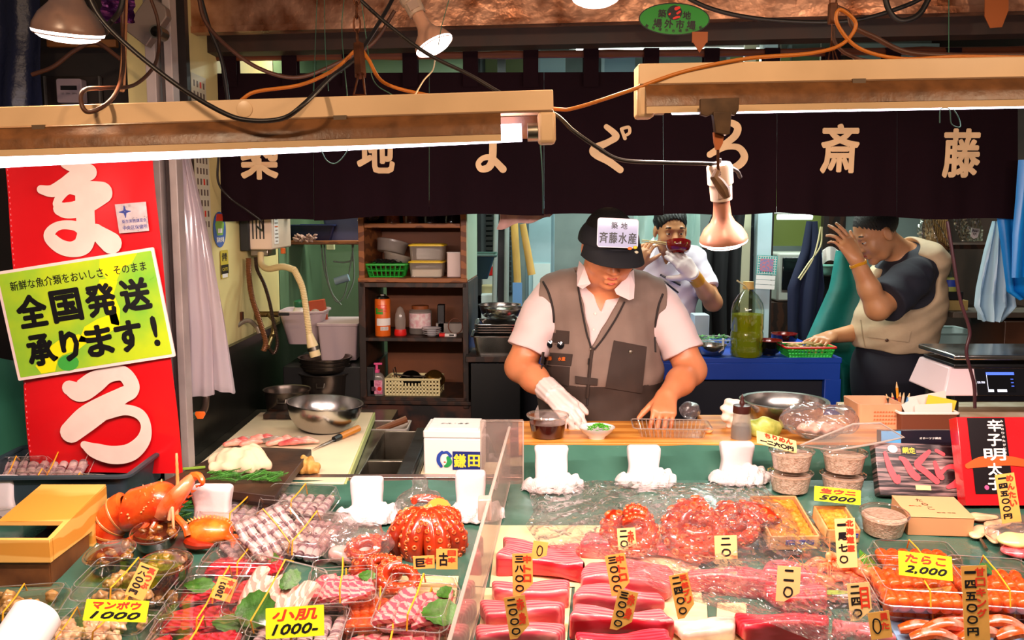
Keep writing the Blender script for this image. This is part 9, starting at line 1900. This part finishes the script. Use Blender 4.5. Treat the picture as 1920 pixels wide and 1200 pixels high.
q0,q1=PY(1688,800,2.74),PY(1795,800,2.74);t=thing('paper_box','brown box with a white rim stuffed with loose papers','box',((q0.x+q1.x)/2,2.80,ZK));w_=q1.x-q0.x;hh=PY(1740,775,2.74).z-ZK
b=MB();rings(b,[(rrect(w_*.95,.11,.006),0),(rrect(w_,.12,.008),hh),(rrect(w_-.008,.112,.006),hh),(rrect(w_*.94,.102,.006),.004)],mat('brown_plastic','#6a3a2a',.45),close_bottom=True,close_top=True);b.build('box_body',t);b=MB();b.tube([(x,y,hh) for x,y in rrect(w_+.004,.124,.008)],.0045,M_white,6,closed=True);b.build('rim',t)
for i,(x0,y0,x1,y1,c_,r_,lb_) in enumerate(((1705,738,1775,780,'#e8d4cc',10,'pinkish sheet of paper standing in the brown box'),(1735,745,1790,780,'#e6c83a',-12,'yellow sheet of paper in the brown box'),(1715,757,1785,785,'#ecdcd4',3,'white folded paper at the front of the brown box'),(1695,750,1725,782,'#e4d8d0',28,'small tilted paper at the left of the brown box'))):
    b=MB();X_=PXM((x0+x1)/2,(y0+y1)/2,2.77+.015*(i == 0)-.012*(i == 2),0,R(r_));b.prism(rrect(x1-x0,y1-y0,1),.6,mat('sheet'+c_[1:],c_,.7),X_);tag(b.build('loose_paper',smooth=0),lb_,'paper')
# board and scale
b=MB();q0,q1=PY(1640,790,2.9),PY(1960,780,2.9);M_marb=mat('worn_marble','#cdb896',.45,col2='#e8dcc4',nscale=10)
pts=[PZ(1800,792,ZK+.012),PZ(1990,790,ZK+.012),PZ(1990,755,ZK+.012),PZ(1770,758,ZK+.012)];b.prism([(p.x,p.y) for p in pts],.012,M_marb,T((0,0,ZK+.0005)));tag(b.build('stone_slab'),'worn pale slab on the counter under the weighing scale','slab')
b=MB();b.box((1.50,3.05,ZK-.01),(.70,.22,.03),M_marb);b.box((1.50,3.05,.43),(.66,.18,.86),M_black);tag(b.build('side_cabinet'),'pale topped cabinet behind the right end of the counter','cabinet')
YSc=2.86;zb_=PY(1860,768,YSc).z;p0=PY(1768,730,YSc);t=thing('weighing_scale','white and black electronic weighing scale with a steel pan at the right edge','scale',(PY(1880,760,YSc).x+.03,YSc+.12,ZK+.0125));x0=PY(1768,740,YSc).x-WM[t.name].translation.x;x1=.30;zz=ZK+.0125;za=PY(1860,740,YSc).z-zz;zt2=PY(1860,692,YSc).z-zz;zp=PY(1860,668,YSc).z-zz
M_scp=mat('scale_pinkwhite','#e2c8cc',.35)
b=MB();b.raw([(x0,-.12,za-.005),(x1,-.12,za-.005),(x1,.14,za-.005),(x0,.14,za-.005),(x0+.035,-.085,zt2),(x1,-.085,zt2),(x1,.14,zt2),(x0+.035,.14,zt2)],[(3,2,1,0),(4,5,6,7),(0,1,5,4),(1,2,6,5),(2,3,7,6),(3,0,4,7)],M_scp);b.build('housing',t,bevel=.006)
b=MB();b.box(((x0+x1)/2+.015,.01,zt2+.006),(x1-x0-.05,.22,.012),M_black);b.build('pan_support',t,bevel=.003);b=MB();b.box(((x0+x1)/2+.01,.0,zp-.003),(x1-x0-.03,.26,.016),M_steel);b.build('pan',t,bevel=.004)
b=MB();lean_=math.atan2(.035,zt2-za+.005);hp=(zt2-za)*1.05;b.box((x0+.16+.08,-.1045,(za+zt2)/2-.004),(.26,.006,hp),mat('scale_black','#0c0c12',.2,coat=.5),rot=(-lean_,0,0));b.box(((x0+x1)/2+.02,-.105,za-.012),(x1-x0-.04,.02,.022),mat('scale_black','#0c0c12'));b.build('front_panel',t,bevel=.001)
b=MB();Xd=T((x0+.16,-.1085,(za+zt2)/2-.004),(R(90)-lean_,0,0));M_lcd=mat('lcd_blue','#3a5ae0',emis=1.2,ecol='#4a6af0');M_lcdw=mat('lcd_white','#dfe6ff',emis=1.0,ecol='#dfe6ff')
b.box((.03,.0,0),(.09,hp*.75,.001),mat('scale_glass','#05060c',.1,coat=.6),X=Xd);b.box((.03,hp*.33,.001),(.09,hp*.10,.001),M_lcd,X=Xd)
for k in range(3): b.box((.066,hp*(.12-.13*k),.001),(.008,hp*.03,.001),M_lcd,X=Xd)
b.box((-.005,-hp*.31,.001),(.016,hp*.09,.001),M_lcdw,X=Xd);b.box((.03,-hp*.31,.001),(.030,hp*.09,.001),M_lcdw,X=Xd);b.box((-.014,.0,.001),(.001,hp*.7,.001),M_lcdw,X=Xd);b.build('display',t,smooth=0)
b=MB();b.text('DS-700',.01,M_lcdw,Xd @ T((-.034,0,.001)),.02,fit=(.024,.007));b.build('lettering',t,smooth=0)
for sx,sy in ((x0+.06,-.08),(x1-.03,-.08),(x0+.06,.11),(x1-.03,.11)): b=MB();b.lathe([(0,0),(.016,0),(.016,.01),(.011,.012),(.011,za),(0,za)],M_black,(sx,sy,0),seg=16);b.build('foot',t)
b=MB();crum=None
s=SDF((-.05,-.04,-.004),(.05,.04,.06),.004)
crumple('crumpled clear bag beside the cook\'s right arm on the table edge',PY(1290,765,2.95)+Vector((.01,.02,-.04)),(.035,.03,.03),9)
